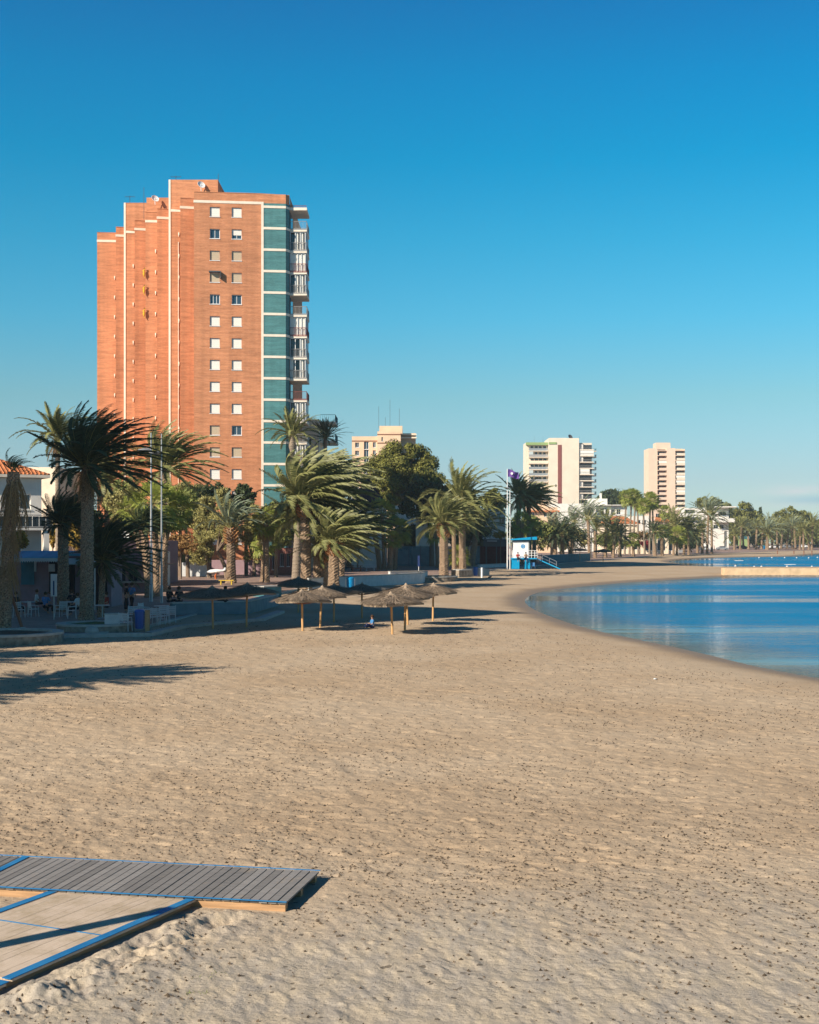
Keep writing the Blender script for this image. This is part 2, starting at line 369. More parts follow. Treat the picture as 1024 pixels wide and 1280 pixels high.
def ground_height(x, y):
    sA = sdist(x, y, polyA); sB = sdist(x, y, polyB); s = np.minimum(sA, sB)
    h = np.where(s > 0, WZ + 0.30 * (1 - np.exp(-s / 2.6)), WZ + s * 0.09)
    h = np.maximum(h, -1.6)
    dry = np.clip((s - 0.8) / 4.0, 0, 1)
    D = np.maximum(y, 1.0)
    h = h + dry * (0.10 * fbm(x * 0.06, y * 0.06, 3, 3) + 0.035 * fbm(x * 0.5, y * 0.5, 11, 3)) * np.clip(1.6 - D / 400, 0.2, 1)
    nearm = np.clip((19.0 - y) / 3.0 + 0.4 * vnoise(x * 0.4, y * 0.4, 71), 0, 1)       # wind-smoothed belt close by
    fine = np.clip((130 - y) / 60.0, 0, 1) * dry * (y > 5)
    hump = 0.034 * fbm(x * 3.6 + 0.8 * y, y * 3.4, 21, 4)
    rip = 0.020 * fbm((x * .93 + y * .37) * 9.0, (x * .37 - y * .93) * 4.0, 31, 3) + 0.012 * fbm(x * 1.4, y * 1.4, 33, 2)
    h = h + fine * (hump * (1 - nearm) + rip * nearm)
    p = pits(x, y, 0.27, 0.42, 0.035, 0.085, 41, 1.3, 0.7) * -0.22
    p2 = pits(x, y, 0.62, 0.5, 0.08, 0.17, 51, 1.8, -0.5) * 0.13
    p3 = pits(x, y, 0.42, 0.22, 0.03, 0.06, 61, 0.8, 0.5) * -0.3
    h = h + fine * ((1 - nearm) * (p + p2) + nearm * p3)
    # sand thrown up beside the ramp
    q = (x - B_o.x) * B_u.x + (y - B_o.y) * B_u.y; l = (x - B_o.x) * B_v.x + (y - B_o.y) * B_v.y
    side = np.exp(-((q + 0.50) / 0.40) ** 2) * np.clip((l + 0.8) / 0.8, 0, 1) * np.clip((4.6 - l) / 0.8, 0, 1)
    h = h + side * (0.035 + 0.15 * fbm(x * 3.2 - y * 2.2, y * 3.4, 81, 4) + 0.05 * vnoise(x * 15, y * 15, 5))
    # flat bed under the boardwalks
    qa = (x - A_R1.x) * A_u.x + (y - A_R1.y) * A_u.y; la = (x - A_R1.x) * A_v.x + (y - A_R1.y) * A_v.y
    under = np.clip(1 - np.maximum(np.maximum(-qa, 0), np.maximum(-la, la - 1.62)) / 0.25, 0, 1)
    ub = np.clip(1 - np.maximum(np.maximum(-q, q - 1.9), np.maximum(-l, l - 7.0)) / 0.12, 0, 1)
    under = np.maximum(under, ub)
    h = h * (1 - under) + under * np.minimum(h, -0.005)
    # under the promenade paving the ground is a touch lower
    return h, s

def edge_x(y):     # x of the paving edge as a function of y (paving lies to the left)
    ys = [-300, 50, 58, 66, 76, 100, 121, 153, 191, 232, 348, 478, 700, 3000]
    xs = [-20, -19.5, -17.5, -13.5, -12.8, -11.2, -9.6, 0.6, 12.0, 25.0, 64.0, 140.0, 400.0, 2500.0]
    return np.interp(y, ys, xs)

t_in = np.arange(-0.33, 0.3301, 0.0016)
t_out = np.array([0.36, 0.39, 0.43, 0.48, 0.55, 0.65, 0.8, 1.0, 1.4, 2.0, 3.5, 6.0, 12.0])
tt = np.concatenate([-t_out[::-1], t_in, t_out])
ys = [-400, -150, -60, -25, -8, 0, 4, 7, 9.0]
y_ = 10.5
while y_ < 95: ys.append(y_); y_ *= 1.0015
while y_ < 620: ys.append(y_); y_ *= 1.0075
while y_ < 1080: ys.append(y_); y_ *= 1.04
ys.append(1085.0)
ys = np.array(ys)
YY, TT = np.meshgrid(ys, tt, indexing='ij'); XX = np.clip(TT * np.maximum(np.abs(YY), 10.5), -1180, 1280)
ZZ, SS = ground_height(XX.ravel(), YY.ravel())
paved = XX.ravel() < edge_x(YY.ravel()) - 0.8
ZZ = np.where(paved, np.minimum(ZZ, -0.06) - 0.04, ZZ)
nr, nc = XX.shape
me = bpy.data.meshes.new('sand_beach')
co = np.stack([XX.ravel(), YY.ravel(), ZZ], 1).astype(np.float32)
idx = np.arange(nr * nc).reshape(nr, nc)
q = np.stack([idx[:-1, :-1], idx[:-1, 1:], idx[1:, 1:], idx[1:, :-1]], -1).reshape(-1, 4)
me.vertices.add(len(co)); me.vertices.foreach_set('co', co.ravel())
me.loops.add(q.size); me.loops.foreach_set('vertex_index', q.ravel().astype(np.int32))
me.polygons.add(len(q)); me.polygons.foreach_set('loop_start', np.arange(0, q.size, 4, dtype=np.int32))
me.update(calc_edges=True)
me.polygons.foreach_set('use_smooth', np.ones(len(q), bool))
at = me.attributes.new('shore', 'FLOAT', 'POINT'); at.data.foreach_set('value', np.clip(SS, -20, 60).astype(np.float32))
me.update()

def sand_material():
    m = bpy.data.materials.new('beach_sand'); m.use_nodes = True; t = m.node_tree; b = t.nodes['Principled BSDF']
    L = t.links.new
    def N(k, **kw):
        n = t.nodes.new(k)
        for a, v in kw.items(): setattr(n, a, v)
        return n
    def mth(op, a, b_=None, clamp=False):
        n = N('ShaderNodeMath', operation=op, use_clamp=clamp)
        for i, v in enumerate((a, b_)):
            if v is None: continue
            if isinstance(v, (int, float)): n.inputs[i].default_value = v
            else: L(v, n.inputs[i])
        return n.outputs[0]
    g = N('ShaderNodeNewGeometry'); P = g.outputs['Position']
    def noise(scale, detail=4, rough=0.5, sx=1, sy=1, rot=0):
        mp_ = N('ShaderNodeMapping'); mp_.inputs['Scale'].default_value = (sx, sy, 1); mp_.inputs['Rotation'].default_value = (0, 0, rot); L(P, mp_.inputs[0])
        n = N('ShaderNodeTexNoise'); n.inputs['Scale'].default_value = scale; n.inputs['Detail'].default_value = detail; n.inputs['Roughness'].default_value = rough
        L(mp_.outputs[0], n.inputs[0]); return n.outputs[0]
    def mixc(f, a, b_):
        n = N('ShaderNodeMix', data_type='RGBA'); 
        if isinstance(f, float): n.inputs[0].default_value = f
        else: L(f, n.inputs[0])
        for i, v in ((6, a), (7, b_)):
            if isinstance(v, tuple): n.inputs[i].default_value = (*v, 1)
            else: L(v, n.inputs[i])
        return n.outputs[2]
    big = mth('MULTIPLY', mth('SUBTRACT', noise(0.16, 4, 0.6), 0.38), 4.0, True)
    c = mixc(big, (0.475, 0.365, 0.252), (0.425, 0.312, 0.204))
    # paler grey, wind-rippled sand in the belt nearest the steps
    sp = N('ShaderNodeSeparateXYZ'); L(P, sp.inputs[0])
    belt = mth('MULTIPLY', mth('ADD', mth('SUBTRACT', 19.0, sp.outputs[1]), mth('MULTIPLY', mth('SUBTRACT', noise(0.5, 3), 0.5), 6.0)), 0.22, True)
    patch = mth('MULTIPLY', mth('SUBTRACT', noise(1.5, 5, 0.6, 2.6, 1, -0.38), 0.38), 4.0, True)  # cream and grey patches put lit and shaded ripples into the colour
    c2 = mixc(patch, (0.325, 0.30, 0.265), (0.47, 0.40, 0.30))
    c = mixc(mth('MULTIPLY', belt, 0.75), c, c2)
    # a darker, coarser strip across the middle of the beach
    strip = mth('MULTIPLY', mth('SUBTRACT', 1.0, mth('ABSOLUTE', mth('DIVIDE', mth('SUBTRACT', sp.outputs[1], mth('ADD', 21.5, mth('MULTIPLY', sp.outputs[0], 0.25))), 3.6)), True), noise(0.9, 4, 0.7))
    c = mixc(mth('MULTIPLY', strip, 0.8, True), c, (0.33, 0.235, 0.15))
    # dried weed specks, mixed with shade of small dents put into the colour
    vo = N('ShaderNodeTexVoronoi'); vo.inputs['Scale'].default_value = 4.2
    dst = N('ShaderNodeMix', data_type='VECTOR'); nzz = N('ShaderNodeTexNoise'); nzz.inputs['Scale'].default_value = 9; L(P, nzz.inputs[0]); dst.inputs[0].default_value = 0.06; L(P, dst.inputs[4]); L(nzz.outputs[1], dst.inputs[5]); L(dst.outputs[1], vo.inputs[0])
    speck = mth('MULTIPLY', mth('LESS_THAN', vo.outputs['Distance'], mth('MULTIPLY', noise(1.1, 3, .7), 0.24)), mth('GREATER_THAN', noise(1.3, 3), 0.42))
    c = mixc(mth('MULTIPLY', speck, 0.72), c, (0.075, 0.06, 0.045))
    grain = noise(60, 3, 0.8)
    gm = N('ShaderNodeMapRange'); gm.inputs[1].default_value = 0.3; gm.inputs[2].default_value = 0.7; gm.inputs[3].default_value = 0.86; gm.inputs[4].default_value = 1.12; L(grain, gm.inputs[0])
    vs = N('ShaderNodeVectorMath', operation='SCALE'); L(c, vs.inputs[0]); L(gm.outputs[0], vs.inputs['Scale']); c = vs.outputs[0]
    # wet margin
    a = N('ShaderNodeAttribute', attribute_name='shore')
    sh = mth('ADD', a.outputs['Fac'], mth('MULTIPLY', mth('SUBTRACT', noise(0.35, 3), 0.5), 1.6))
    wet = N('ShaderNodeMapRange'); wet.inputs[1].default_value = 0.5; wet.inputs[2].default_value = 2.5; wet.inputs[3].default_value = 1; wet.inputs[4].default_value = 0; wet.interpolation_type = 'SMOOTHSTEP'; L(sh, wet.inputs[0])
    wf = wet.outputs[0]
    c = mixc(mth('MULTIPLY', wf, 0.92), c, (0.235, 0.165, 0.105))
    L(c, b.inputs['Base Color'])
    rg = N('ShaderNodeMapRange'); rg.inputs[3].default_value = 0.95; rg.inputs[4].default_value = 0.5; L(wf, rg.inputs[0]); L(rg.outputs[0], b.inputs['Roughness'])
    b.inputs['Specular IOR Level'].default_value = 0.15
    h = mth('ADD', mth('MULTIPLY', noise(14, 6, 0.65), 0.03), mth('MULTIPLY', noise(3.5, 3, 0.5, 1, 1.6), 0.03))
    bp = N('ShaderNodeBump'); bp.inputs['Strength'].default_value = 0.8; bp.inputs['Distance'].default_value = 1.0; L(h, bp.inputs['Height'])
    L(bp.outputs[0], b.inputs['Normal'])
    return m
me.materials.append(sand_material())
sand = bpy.data.objects.new('sand_beach', me); C.objects.link(sand); tag(sand, kind='structure')

# ------------------------------------------------------------------ water
def water_material():
    m = bpy.data.materials.new('sea_water'); m.use_nodes = True; t = m.node_tree; b = t.nodes['Principled BSDF']; L = t.links.new
    g = t.nodes.new('ShaderNodeNewGeometry')
    b.inputs['Base Color'].default_value = (0.004, 0.075, 0.16, 1); b.inputs['IOR'].default_value = 1.33
    b.inputs['Roughness'].default_value = 0.06; b.inputs['Specular IOR Level'].default_value = 0.5
    def noise(scale, sx, sy, detail=3, rot=0.0):
        mp_ = t.nodes.new('ShaderNodeMapping'); mp_.inputs['Scale'].default_value = (sx, sy, 1); mp_.inputs['Rotation'].default_value = (0, 0, rot)
        L(g.outputs['Position'], mp_.inputs[0])
        n = t.nodes.new('ShaderNodeTexNoise'); n.inputs['Scale'].default_value = scale; n.inputs['Detail'].default_value = detail; n.inputs['Roughness'].default_value = 0.6
        L(mp_.outputs[0], n.inputs[0]); return n.outputs[0]
    def mth(op, a, b_=None, clamp=False):
        n = t.nodes.new('ShaderNodeMath'); n.operation = op; n.use_clamp = clamp
        for i, v in enumerate((a, b_)):
            if v is None: continue
            if isinstance(v, (int, float)): n.inputs[i].default_value = v
            else: L(v, n.inputs[i])
        return n.outputs[0]
    a = t.nodes.new('ShaderNodeAttribute'); a.attribute_name = 'shore'
    calm = t.nodes.new('ShaderNodeMapRange'); calm.inputs[1].default_value = 2; calm.inputs[2].default_value = 24; calm.inputs[3].default_value = 0.16; calm.inputs[4].default_value = 1
    L(a.outputs['Fac'], calm.inputs[0])
    lanes = mth('MULTIPLY', mth('SUBTRACT', noise(0.05, 0.30, 1.6, 4, 0.06), 0.38), 6.0, True)
    streak = mth('MULTIPLY', mth('SUBTRACT', noise(0.55, 0.16, 1.5, 4, 0.05), 0.40), 5.0, True)
    fine_ = mth('MULTIPLY', mth('SUBTRACT', noise(2.2, 0.35, 1.3, 3, 0.05), 0.38), 4.0, True)
    amp = mth('MULTIPLY', calm.outputs[0], mth('ADD', mth('MULTIPLY', lanes, mth('ADD', 0.30, mth('ADD', mth('MULTIPLY', streak, 0.3), mth('MULTIPLY', fine_, 0.3)))), 0.10))
    hgt = mth('ADD', mth('MULTIPLY', noise(1.3, 0.5, 1.4, 4, 0.1), 0.62), mth('MULTIPLY', noise(5.5, 0.6, 1.3, 3, 0.1), 0.14))
    bp = t.nodes.new('ShaderNodeBump'); bp.inputs['Distance'].default_value = 1.0
    L(mth('MULTIPLY', hgt, amp), bp.inputs['Height']); bp.inputs['Strength'].default_value = 1.0
    L(bp.outputs[0], b.inputs['Normal'])
    # over rippled water the eye meets tilted facets, so far less of the low sky is mirrored than on the calm lanes
    dif = t.nodes.new('ShaderNodeBsdfDiffuse'); glo = t.nodes.new('ShaderNodeBsdfAnisotropic'); fr_ = t.nodes.new('ShaderNodeFresnel'); fr_.inputs[0].default_value = 1.33
    L(bp.outputs[0], glo.inputs['Normal']); L(bp.outputs[0], fr_.inputs['Normal'])
    fk = t.nodes.new('ShaderNodeMapRange'); fk.inputs[3].default_value = 0.92; fk.inputs[4].default_value = 0.0; L(amp, fk.inputs[0])
    msx = t.nodes.new('ShaderNodeMixShader'); L(mth('MULTIPLY', fr_.outputs[0], fk.outputs[0], True), msx.inputs[0]); L(dif.outputs[0], msx.inputs[1]); L(glo.outputs[0], msx.inputs[2])
    L(msx.outputs[0], t.nodes['Material Output'].inputs[0])
    rr = t.nodes.new('ShaderNodeMapRange'); rr.inputs[3].default_value = 0.03; rr.inputs[4].default_value = 0.30; L(amp, rr.inputs[0]); L(rr.outputs[0], glo.inputs['Roughness'])
    ss_ = t.nodes.new('ShaderNodeMapRange'); ss_.inputs[3].default_value = 0.5; ss_.inputs[4].default_value = 0.10; L(amp, ss_.inputs[0]); L(ss_.outputs[0], b.inputs['Specular IOR Level'])
    # sand shows through the first metres of shallows
    sh = t.nodes.new('ShaderNodeMapRange'); sh.inputs[1].default_value = 0; sh.inputs[2].default_value = 5; sh.inputs[3].default_value = 1; sh.inputs[4].default_value = 0; L(a.outputs['Fac'], sh.inputs[0])
    mx = t.nodes.new('ShaderNodeMix'); mx.data_type = 'RGBA'; mx.inputs[6].default_value = (0.002, 0.185, 0.385, 1); mx.inputs[7].default_value = (0.12, 0.12, 0.09, 1)
    L(sh.outputs[0], mx.inputs[0]); L(mx.outputs[2], dif.inputs[0])
    return m
MW = water_material()
def water_sheet(name, x0, x1, y0, y1, nx, ny, poly):
    xs = np.linspace(x0, x1, nx); ysw = np.linspace(y0, y1, ny)
    Yw, Xw = np.meshgrid(ysw, xs, indexing='ij'); s = -sdist(Xw.ravel(), Yw.ravel(), poly)
    mb = MB(); mb.v = [(float(a), float(b), WZ) for a, b in zip(Xw.ravel(), Yw.ravel())]
    S2 = s.reshape(ny, nx)
    for j in range(ny - 1):
        for i in range(nx - 1):
            if max(S2[j, i], S2[j, i + 1], S2[j + 1, i], S2[j + 1, i + 1]) > -4:
                mb.f.append((j * nx + i, j * nx + i + 1, (j + 1) * nx + i + 1, (j + 1) * nx + i))
    o = mb.build(name, MW); at = o.data.attributes.new('shore', 'FLOAT', 'POINT'); at.data.foreach_set('value', s.astype(np.float32))
    return tag(o, kind='structure')
water_sheet('sea_water', 2, 602, -198, 170, 240, 148, polyA)
water_sheet('sea_water', 30, 900, 198, 520, 290, 108, polyB)

# ------------------------------------------------------------------ promenade paving
def paving_material():
    m = mat('pink_paving', (0.34, 0.235, 0.19), rough=0.8, var=0.14, vscale=0.7)
    t = m.node_tree; b = t.nodes['Principled BSDF']; src = b.inputs['Base Color'].links[0].from_socket
    g = t.nodes.new('ShaderNodeNewGeometry'); br = t.nodes.new('ShaderNodeTexBrick'); br.inputs['Scale'].default_value = 1.0
    br.inputs['Brick Width'].default_value = 0.8; br.inputs['Row Height'].default_value = 0.4; br.inputs['Mortar Size'].default_value = 0.012
    br.inputs['Color1'].default_value = (1, 1, 1, 1); br.inputs['Color2'].default_value = (0.85, 0.85, 0.85, 1); br.inputs['Mortar'].default_value = (0.5, 0.5, 0.5, 1)
    t.links.new(g.outputs['Position'], br.inputs[0])
    mx = t.nodes.new('ShaderNodeMix'); mx.data_type = 'RGBA'; mx.blend_type = 'MULTIPLY'; mx.inputs[0].default_value = 1
    t.links.new(src, mx.inputs[6]); t.links.new(br.outputs[0], mx.inputs[7]); t.links.new(mx.outputs[2], b.inputs['Base Color'])
    return m
mb = MB(); yl = [-300, 0, 40] + list(np.arange(50, 130, 2.0)) + list(np.arange(130, 480, 8.0)) + [500, 600, 700]
for a, b in zip(yl[:-1], yl[1:]):
    xa, xb = float(edge_x(a)), float(edge_x(b))
    mb.quad((-900, a, 0.05), (xa, a, 0.05), (xb, b, 0.05), (-900, b, 0.05))
tag(mb.build('promenade_paving', paving_material()), kind='structure')
mb = MB()
for a, b in zip(yl[:-1], yl[1:]):
    xa, xb = float(edge_x(a)), float(edge_x(b))
    mb.add([(xa, a, -0.3), (xa + .3, a, -0.3), (xa + .3, a, .09), (xa, a, .09), (xb, b, -0.3), (xb + .3, b, -0.3), (xb + .3, b, .09), (xb, b, .09)],
           [(1, 5, 6, 2), (2, 6, 7, 3), (3, 7, 4, 0)])
tag(mb.build('promenade_kerb', M['stone_cap']), kind='structure')
# tarmac street behind the promenade, seen between the trunks
# ------------------------------------------------------------------ palms
WIND = Vector((0.9, 0.25, 0.0))
def frond(mb, st, base, azm, el, L, droop, wind, rs, nleaf=22, lw=0.055, ll=0.42, sag=0.0):
    """one feather leaf: a curved stalk with leaflets on both sides, bent by its weight and by the wind"""
    d = Vector((math.cos(azm) * math.cos(el), math.sin(azm) * math.cos(el), math.sin(el)))
    n = 10; pts = [Vector(base)]; dirs = [d.copy()]; step = L / n
    for i in range(n):
        t = (i + 1) / n
        d = d + Vector((0, 0, -1)) * droop * (0.25 + t) / n + WIND * wind * (0.3 + t) / n
        d.normalize(); pts.append(pts[-1] + d * step); dirs.append(d.copy())
    st.tube(pts[:n], [0.035 * (1 - 0.8 * i / n) for i in range(n)], n=3, cap=False)
    up = Vector((0, 0, 1))
    for k in range(nleaf):
        t = 0.16 + 0.84 * (k + 0.5) / nleaf; f = t * n; i = min(int(f), n - 1); a = f - i
        p = pts[i].lerp(pts[i + 1], a); dd = dirs[i].lerp(dirs[i + 1], a).normalized()
        side = dd.cross(up)
        if side.length < 0.05: side = Vector((1, 0, 0))
        side.normalize(); nn = side.cross(dd).normalized()
        ln = L * ll * 0.33 * (math.sin(math.pi * min(1, t * 0.9 + 0.08)) ** 0.6) * rs.uniform(0.8, 1.15)
        for sgn in (-1, 1):
            v = (side * sgn * 0.85 + dd * (0.55 + 0.4 * t) + nn * rs.uniform(0.05, 0.4) + WIND * wind * 0.55 - up * (0.12 + sag)).normalized()
            wv = (dd * 0.9 + nn * 0.35 * sgn).normalized() * lw
            m_ = p + v * ln * 0.5 + wv * 0.6 - up * ln * 0.03; e = p + v * ln - up * ln * (0.14 + 0.3 * sag)
            mb.add((p - wv * 0.4, p + wv * 0.6, m_ + wv * 0.3, e, m_ - wv * 1.0), ((0, 1, 2, 3, 4),))
def feather_crown(seed, L=3.4, nf=60, wind=0.5, droop=1.3, el0=-0.35, el1=1.45, nleaf=22, lw=0.055, ll=0.42, bias=0.0, sag=0.0, asym=0.0):
    rs = random.Random(seed); mb = MB(); st = MB()
    for i in range(nf):
        t = (i + 0.5) / nf; azm = i * 2.39996 + rs.uniform(-0.2, 0.2)
        el = el0 + (el1 - el0) * t ** 0.8 + rs.uniform(-0.12, 0.12)
        l_ = L * (0.80 + 0.3 * math.sin(math.pi * min(1, t * 1.1))) * rs.uniform(0.88, 1.1)
        if asym and math.cos(azm) < 0: l_ *= 1 + asym * math.cos(azm) * (1.2 - el / 1.5)
        wl = wind * (1.25 if math.cos(azm) < 0 else 0.8)
        frond(mb, st, (0.12 * math.cos(azm), 0.12 * math.sin(azm), 0.15 * t), azm, el, l_, droop * rs.uniform(0.75, 1.2), wl, rs, nleaf, lw, ll, sag)
    return mb, st
def fan_leaf(mb, st, base, azm, el, Lp, rad, rs, droop, wind, nseg=13):
    d = Vector((math.cos(azm) * math.cos(el), math.sin(azm) * math.cos(el), math.sin(el)))
    p = Vector(base); n = 5; pts = [p.copy()]
    for i in range(n):
        d = (d + Vector((0, 0, -1)) * droop * 0.5 / n + WIND * wind * 0.5 / n).normalized(); p = p + d * Lp / n; pts.append(p.copy())
    st.tube(pts, [0.025] * len(pts), n=3, cap=False)
    side = d.cross(Vector((0, 0, 1)));
    if side.length < 0.05: side = Vector((1, 0, 0))
    side.normalize(); tw = rs.uniform(-0.5, 0.5); nn = side.cross(d).normalized()
    side = (side * math.cos(tw) + nn * math.sin(tw)).normalized(); nn = side.cross(d).normalized()
    for k in range(nseg):
        a = -1.75 + 3.5 * (k + 0.5) / nseg + rs.uniform(-0.05, 0.05)
        v = (d * math.cos(a) + side * math.sin(a) + nn * 0.12).normalized(); q_ = (d * -math.sin(a) + side * math.cos(a)).normalized()
        r_ = rad * (0.8 + 0.25 * math.cos(a)) * rs.uniform(0.85, 1.1); w_ = rad * 0.075
        m_ = p + v * r_ * 0.6; e = p + v * r_ + Vector((0, 0, -1)) * r_ * rs.uniform(0.1, 0.45) + WIND * wind * r_ * 0.3
        mb.add((p, m_ + q_ * w_, e, m_ - q_ * w_), ((0, 1, 2, 3),))
def fan_crown(seed, nf=42, Lp=0.85, rad=0.85, wind=0.3, el0=-0.7, el1=1.45):
    rs = random.Random(seed); mb = MB(); st = MB()
    for i in range(nf):
        t = (i + 0.5) / nf; azm = i * 2.39996 + rs.uniform(-0.3, 0.3); el = el0 + (el1 - el0) * t + rs.uniform(-0.15, 0.15)
        fan_leaf(mb, st, (0.08 * math.cos(azm), 0.08 * math.sin(azm), 0.2 * t), azm, el, Lp * rs.uniform(0.75, 1.2), rad * rs.uniform(0.8, 1.15), rs, 0.9 - 0.5 * t, wind)
    return mb, st
def dead_skirt(seed, L=1.7, n=22, r=0.2):
    rs = random.Random(seed); mb = MB()
    for i in range(n):
        a = i * 2.4; el = rs.uniform(-1.35, -0.8)
        st = MB(); frond(mb, mb, (r * math.cos(a), r * math.sin(a), rs.uniform(-0.2, 0.05)), a, el, L * rs.uniform(0.6, 1.1), 1.6, 0.25, rs, 9, 0.05, 0.45, 0.6)
    return mb
def crown_mesh(name, mbst, mats):
    mb, st = mbst; v = mb.v + st.v; n = len(mb.v); f = mb.f + [tuple(i + n for i in q) for q in st.f]
    me = bpy.data.meshes.new(name); me.from_pydata(v, [], f)
    for m_ in mats: me.materials.append(m_)
    me.polygons.foreach_set('material_index', [0] * len(mb.f) + [1] * len(st.f)); me.update(); return me
def simple_mesh(name, mb, m_, smooth=False):
    me = bpy.data.meshes.new(name); me.from_pydata(mb.v, [], mb.f); me.materials.append(m_)
    if smooth: me.polygons.foreach_set('use_smooth', [True] * len(me.polygons))
    me.update(); return me

CR = {}
def crown(kind):
    if kind in CR: return CR[kind]
    spec = {
        'date_dark':  lambda: crown_mesh('crown', feather_crown(1, 3.7, 88, 1.1, 1.05, -0.35, 1.52, 46, 0.046, 0.5, asym=.36), [M['fr_dark'], M['stalk']]),
        'date_wind':  lambda: crown_mesh('crown', feather_crown(2, 3.6, 74, 1.15, 1.25, -0.3, 1.5, 42, 0.048, 0.5), [M['fr_green'], M['stalk']]),
        'date_wind2': lambda: crown_mesh('crown', feather_crown(12, 3.6, 84, 1.6, 1.35, -0.35, 1.5, 44, 0.05, 0.58, sag=0.2, asym=.35), [M['fr_green'], M['stalk']]),
        'date_open':  lambda: crown_mesh('crown', feather_crown(3, 3.4, 44, 0.35, 1.5, -0.1, 1.45, 28, 0.075, 0.42), [M['fr_green'], M['stalk']]),
        'date_lit':   lambda: crown_mesh('crown', feather_crown(4, 4.0, 60, 0.7, 1.6, -0.5, 1.5, 30, 0.075, 0.42), [M['fr_green'], M['stalk']]),
        'butia':      lambda: crown_mesh('crown', feather_crown(5, 3.2, 46, 1.0, 1.8, 0.4, 1.5, 32, 0.06, 0.42), [M['fr_blue'], M['stalk']]),
        'round_dark': lambda: crown_mesh('crown', feather_crown(6, 2.8, 54, 0.1, 0.9, -0.3, 1.5, 18, 0.07, 0.36), [M['fr_dark'], M['stalk']]),
        'torn_dark':  lambda: crown_mesh('crown', feather_crown(7, 3.4, 24, 1.9, 1.2, 0.1, 1.45, 20, 0.08), [M['fr_dark'], M['stalk']]),
        'far_date':   lambda: crown_mesh('crown', feather_crown(8, 3.4, 34, 0.6, 1.4, -0.3, 1.5, 12, 0.11, 0.45), [M['fr_green'], M['stalk']]),
        'far_date2':  lambda: crown_mesh('crown', feather_crown(9, 3.4, 34, 1.0, 1.2, -0.2, 1.5, 12, 0.11, 0.45), [M['fr_blue'], M['stalk']]),
        'far_dark':   lambda: crown_mesh('crown', feather_crown(10, 3.4, 44, 0.4, 1.6, -0.5, 1.5, 12, 0.12, 0.48), [M['fr_dark'], M['stalk']]),
        'fan':        lambda: crown_mesh('crown', fan_crown(21, 44, 0.85, 0.85), [M['fr_fan'], M['stalk']]),
        'fan2':       lambda: crown_mesh('crown', fan_crown(22, 36, 1.0, 0.8, 0.5), [M['fr_fan'], M['stalk']]),
        'fan_tall':   lambda: crown_mesh('crown', fan_crown(23, 40, 0.9, 0.9, 0.2, -1.2), [M['fr_fan'], M['stalk']]),
    }
    CR[kind] = spec[kind](); return CR[kind]
SK = {}
def skirt(kind):
    if not SK:
        SK['feather'] = simple_mesh('dead_fronds', dead_skirt(31), M['fr_dead'])
        mb = MB(); rs = random.Random(5); 
        for i in range(30):
            fan_leaf(mb, mb, (0.1 * math.cos(i), 0.1 * math.sin(i), -0.05 * (i % 6)), i * 2.4, rs.uniform(-1.4, -0.7), 0.5, 0.75, rs, 1.2, 0.1, 9)
        SK['fan'] = simple_mesh('dead_fronds', mb, M['fr_dead'])
        SK['long'] = simple_mesh('dead_fronds', dead_skirt(33, 3.2, 46, 0.22), M['fr_dead'])
    return SK[kind]
def trunk_mb(H, dx, r0, r1, rough=True, flare=1.25, bulge=0.0, seed=0, lean_y=0.0):
    """tapered trunk from the base to (dx, lean_y, H), ringed with cut leaf bases"""
    rs = random.Random(seed); mb = MB(); n = 14; rows = max(8, int(H / 0.13)); v = []; f = []
    for i in range(rows + 1):
        t = i / rows; r = r0 + (r1 - r0) * t; r *= 1 + (flare - 1) * math.exp(-t * H / 0.35)
        if bulge: r *= 1 + bulge * math.exp(-((t - 0.93) * H / 0.55) ** 2)
        cx = dx * (0.6 * t + 0.4 * t * t); cy = lean_y * t
        for k in range(n):
            a = 2 * math.pi * (k + 0.5 * (i % 2)) / n
            rr = r * (1 + (0.16 * ((i + k) % 2) + rs.uniform(-0.05, 0.07) if rough else 0.05 * (i % 3 == 0) + rs.uniform(-0.015, 0.02)))
            v.append((cx + rr * math.cos(a), cy + rr * math.sin(a), t * H + (0.03 * ((k + i) % 2) if rough else 0)))
    for i in range(rows):
        for k in range(n):
            f.append((i * n + k, i * n + (k + 1) % n, (i + 1) * n + (k + 1) % n, (i + 1) * n + k))
    f.append(tuple(range(n))[::-1]); f.append(tuple(range(rows * n, rows * n + n)))
    mb.add(v, f); return mb
PALMS = {}
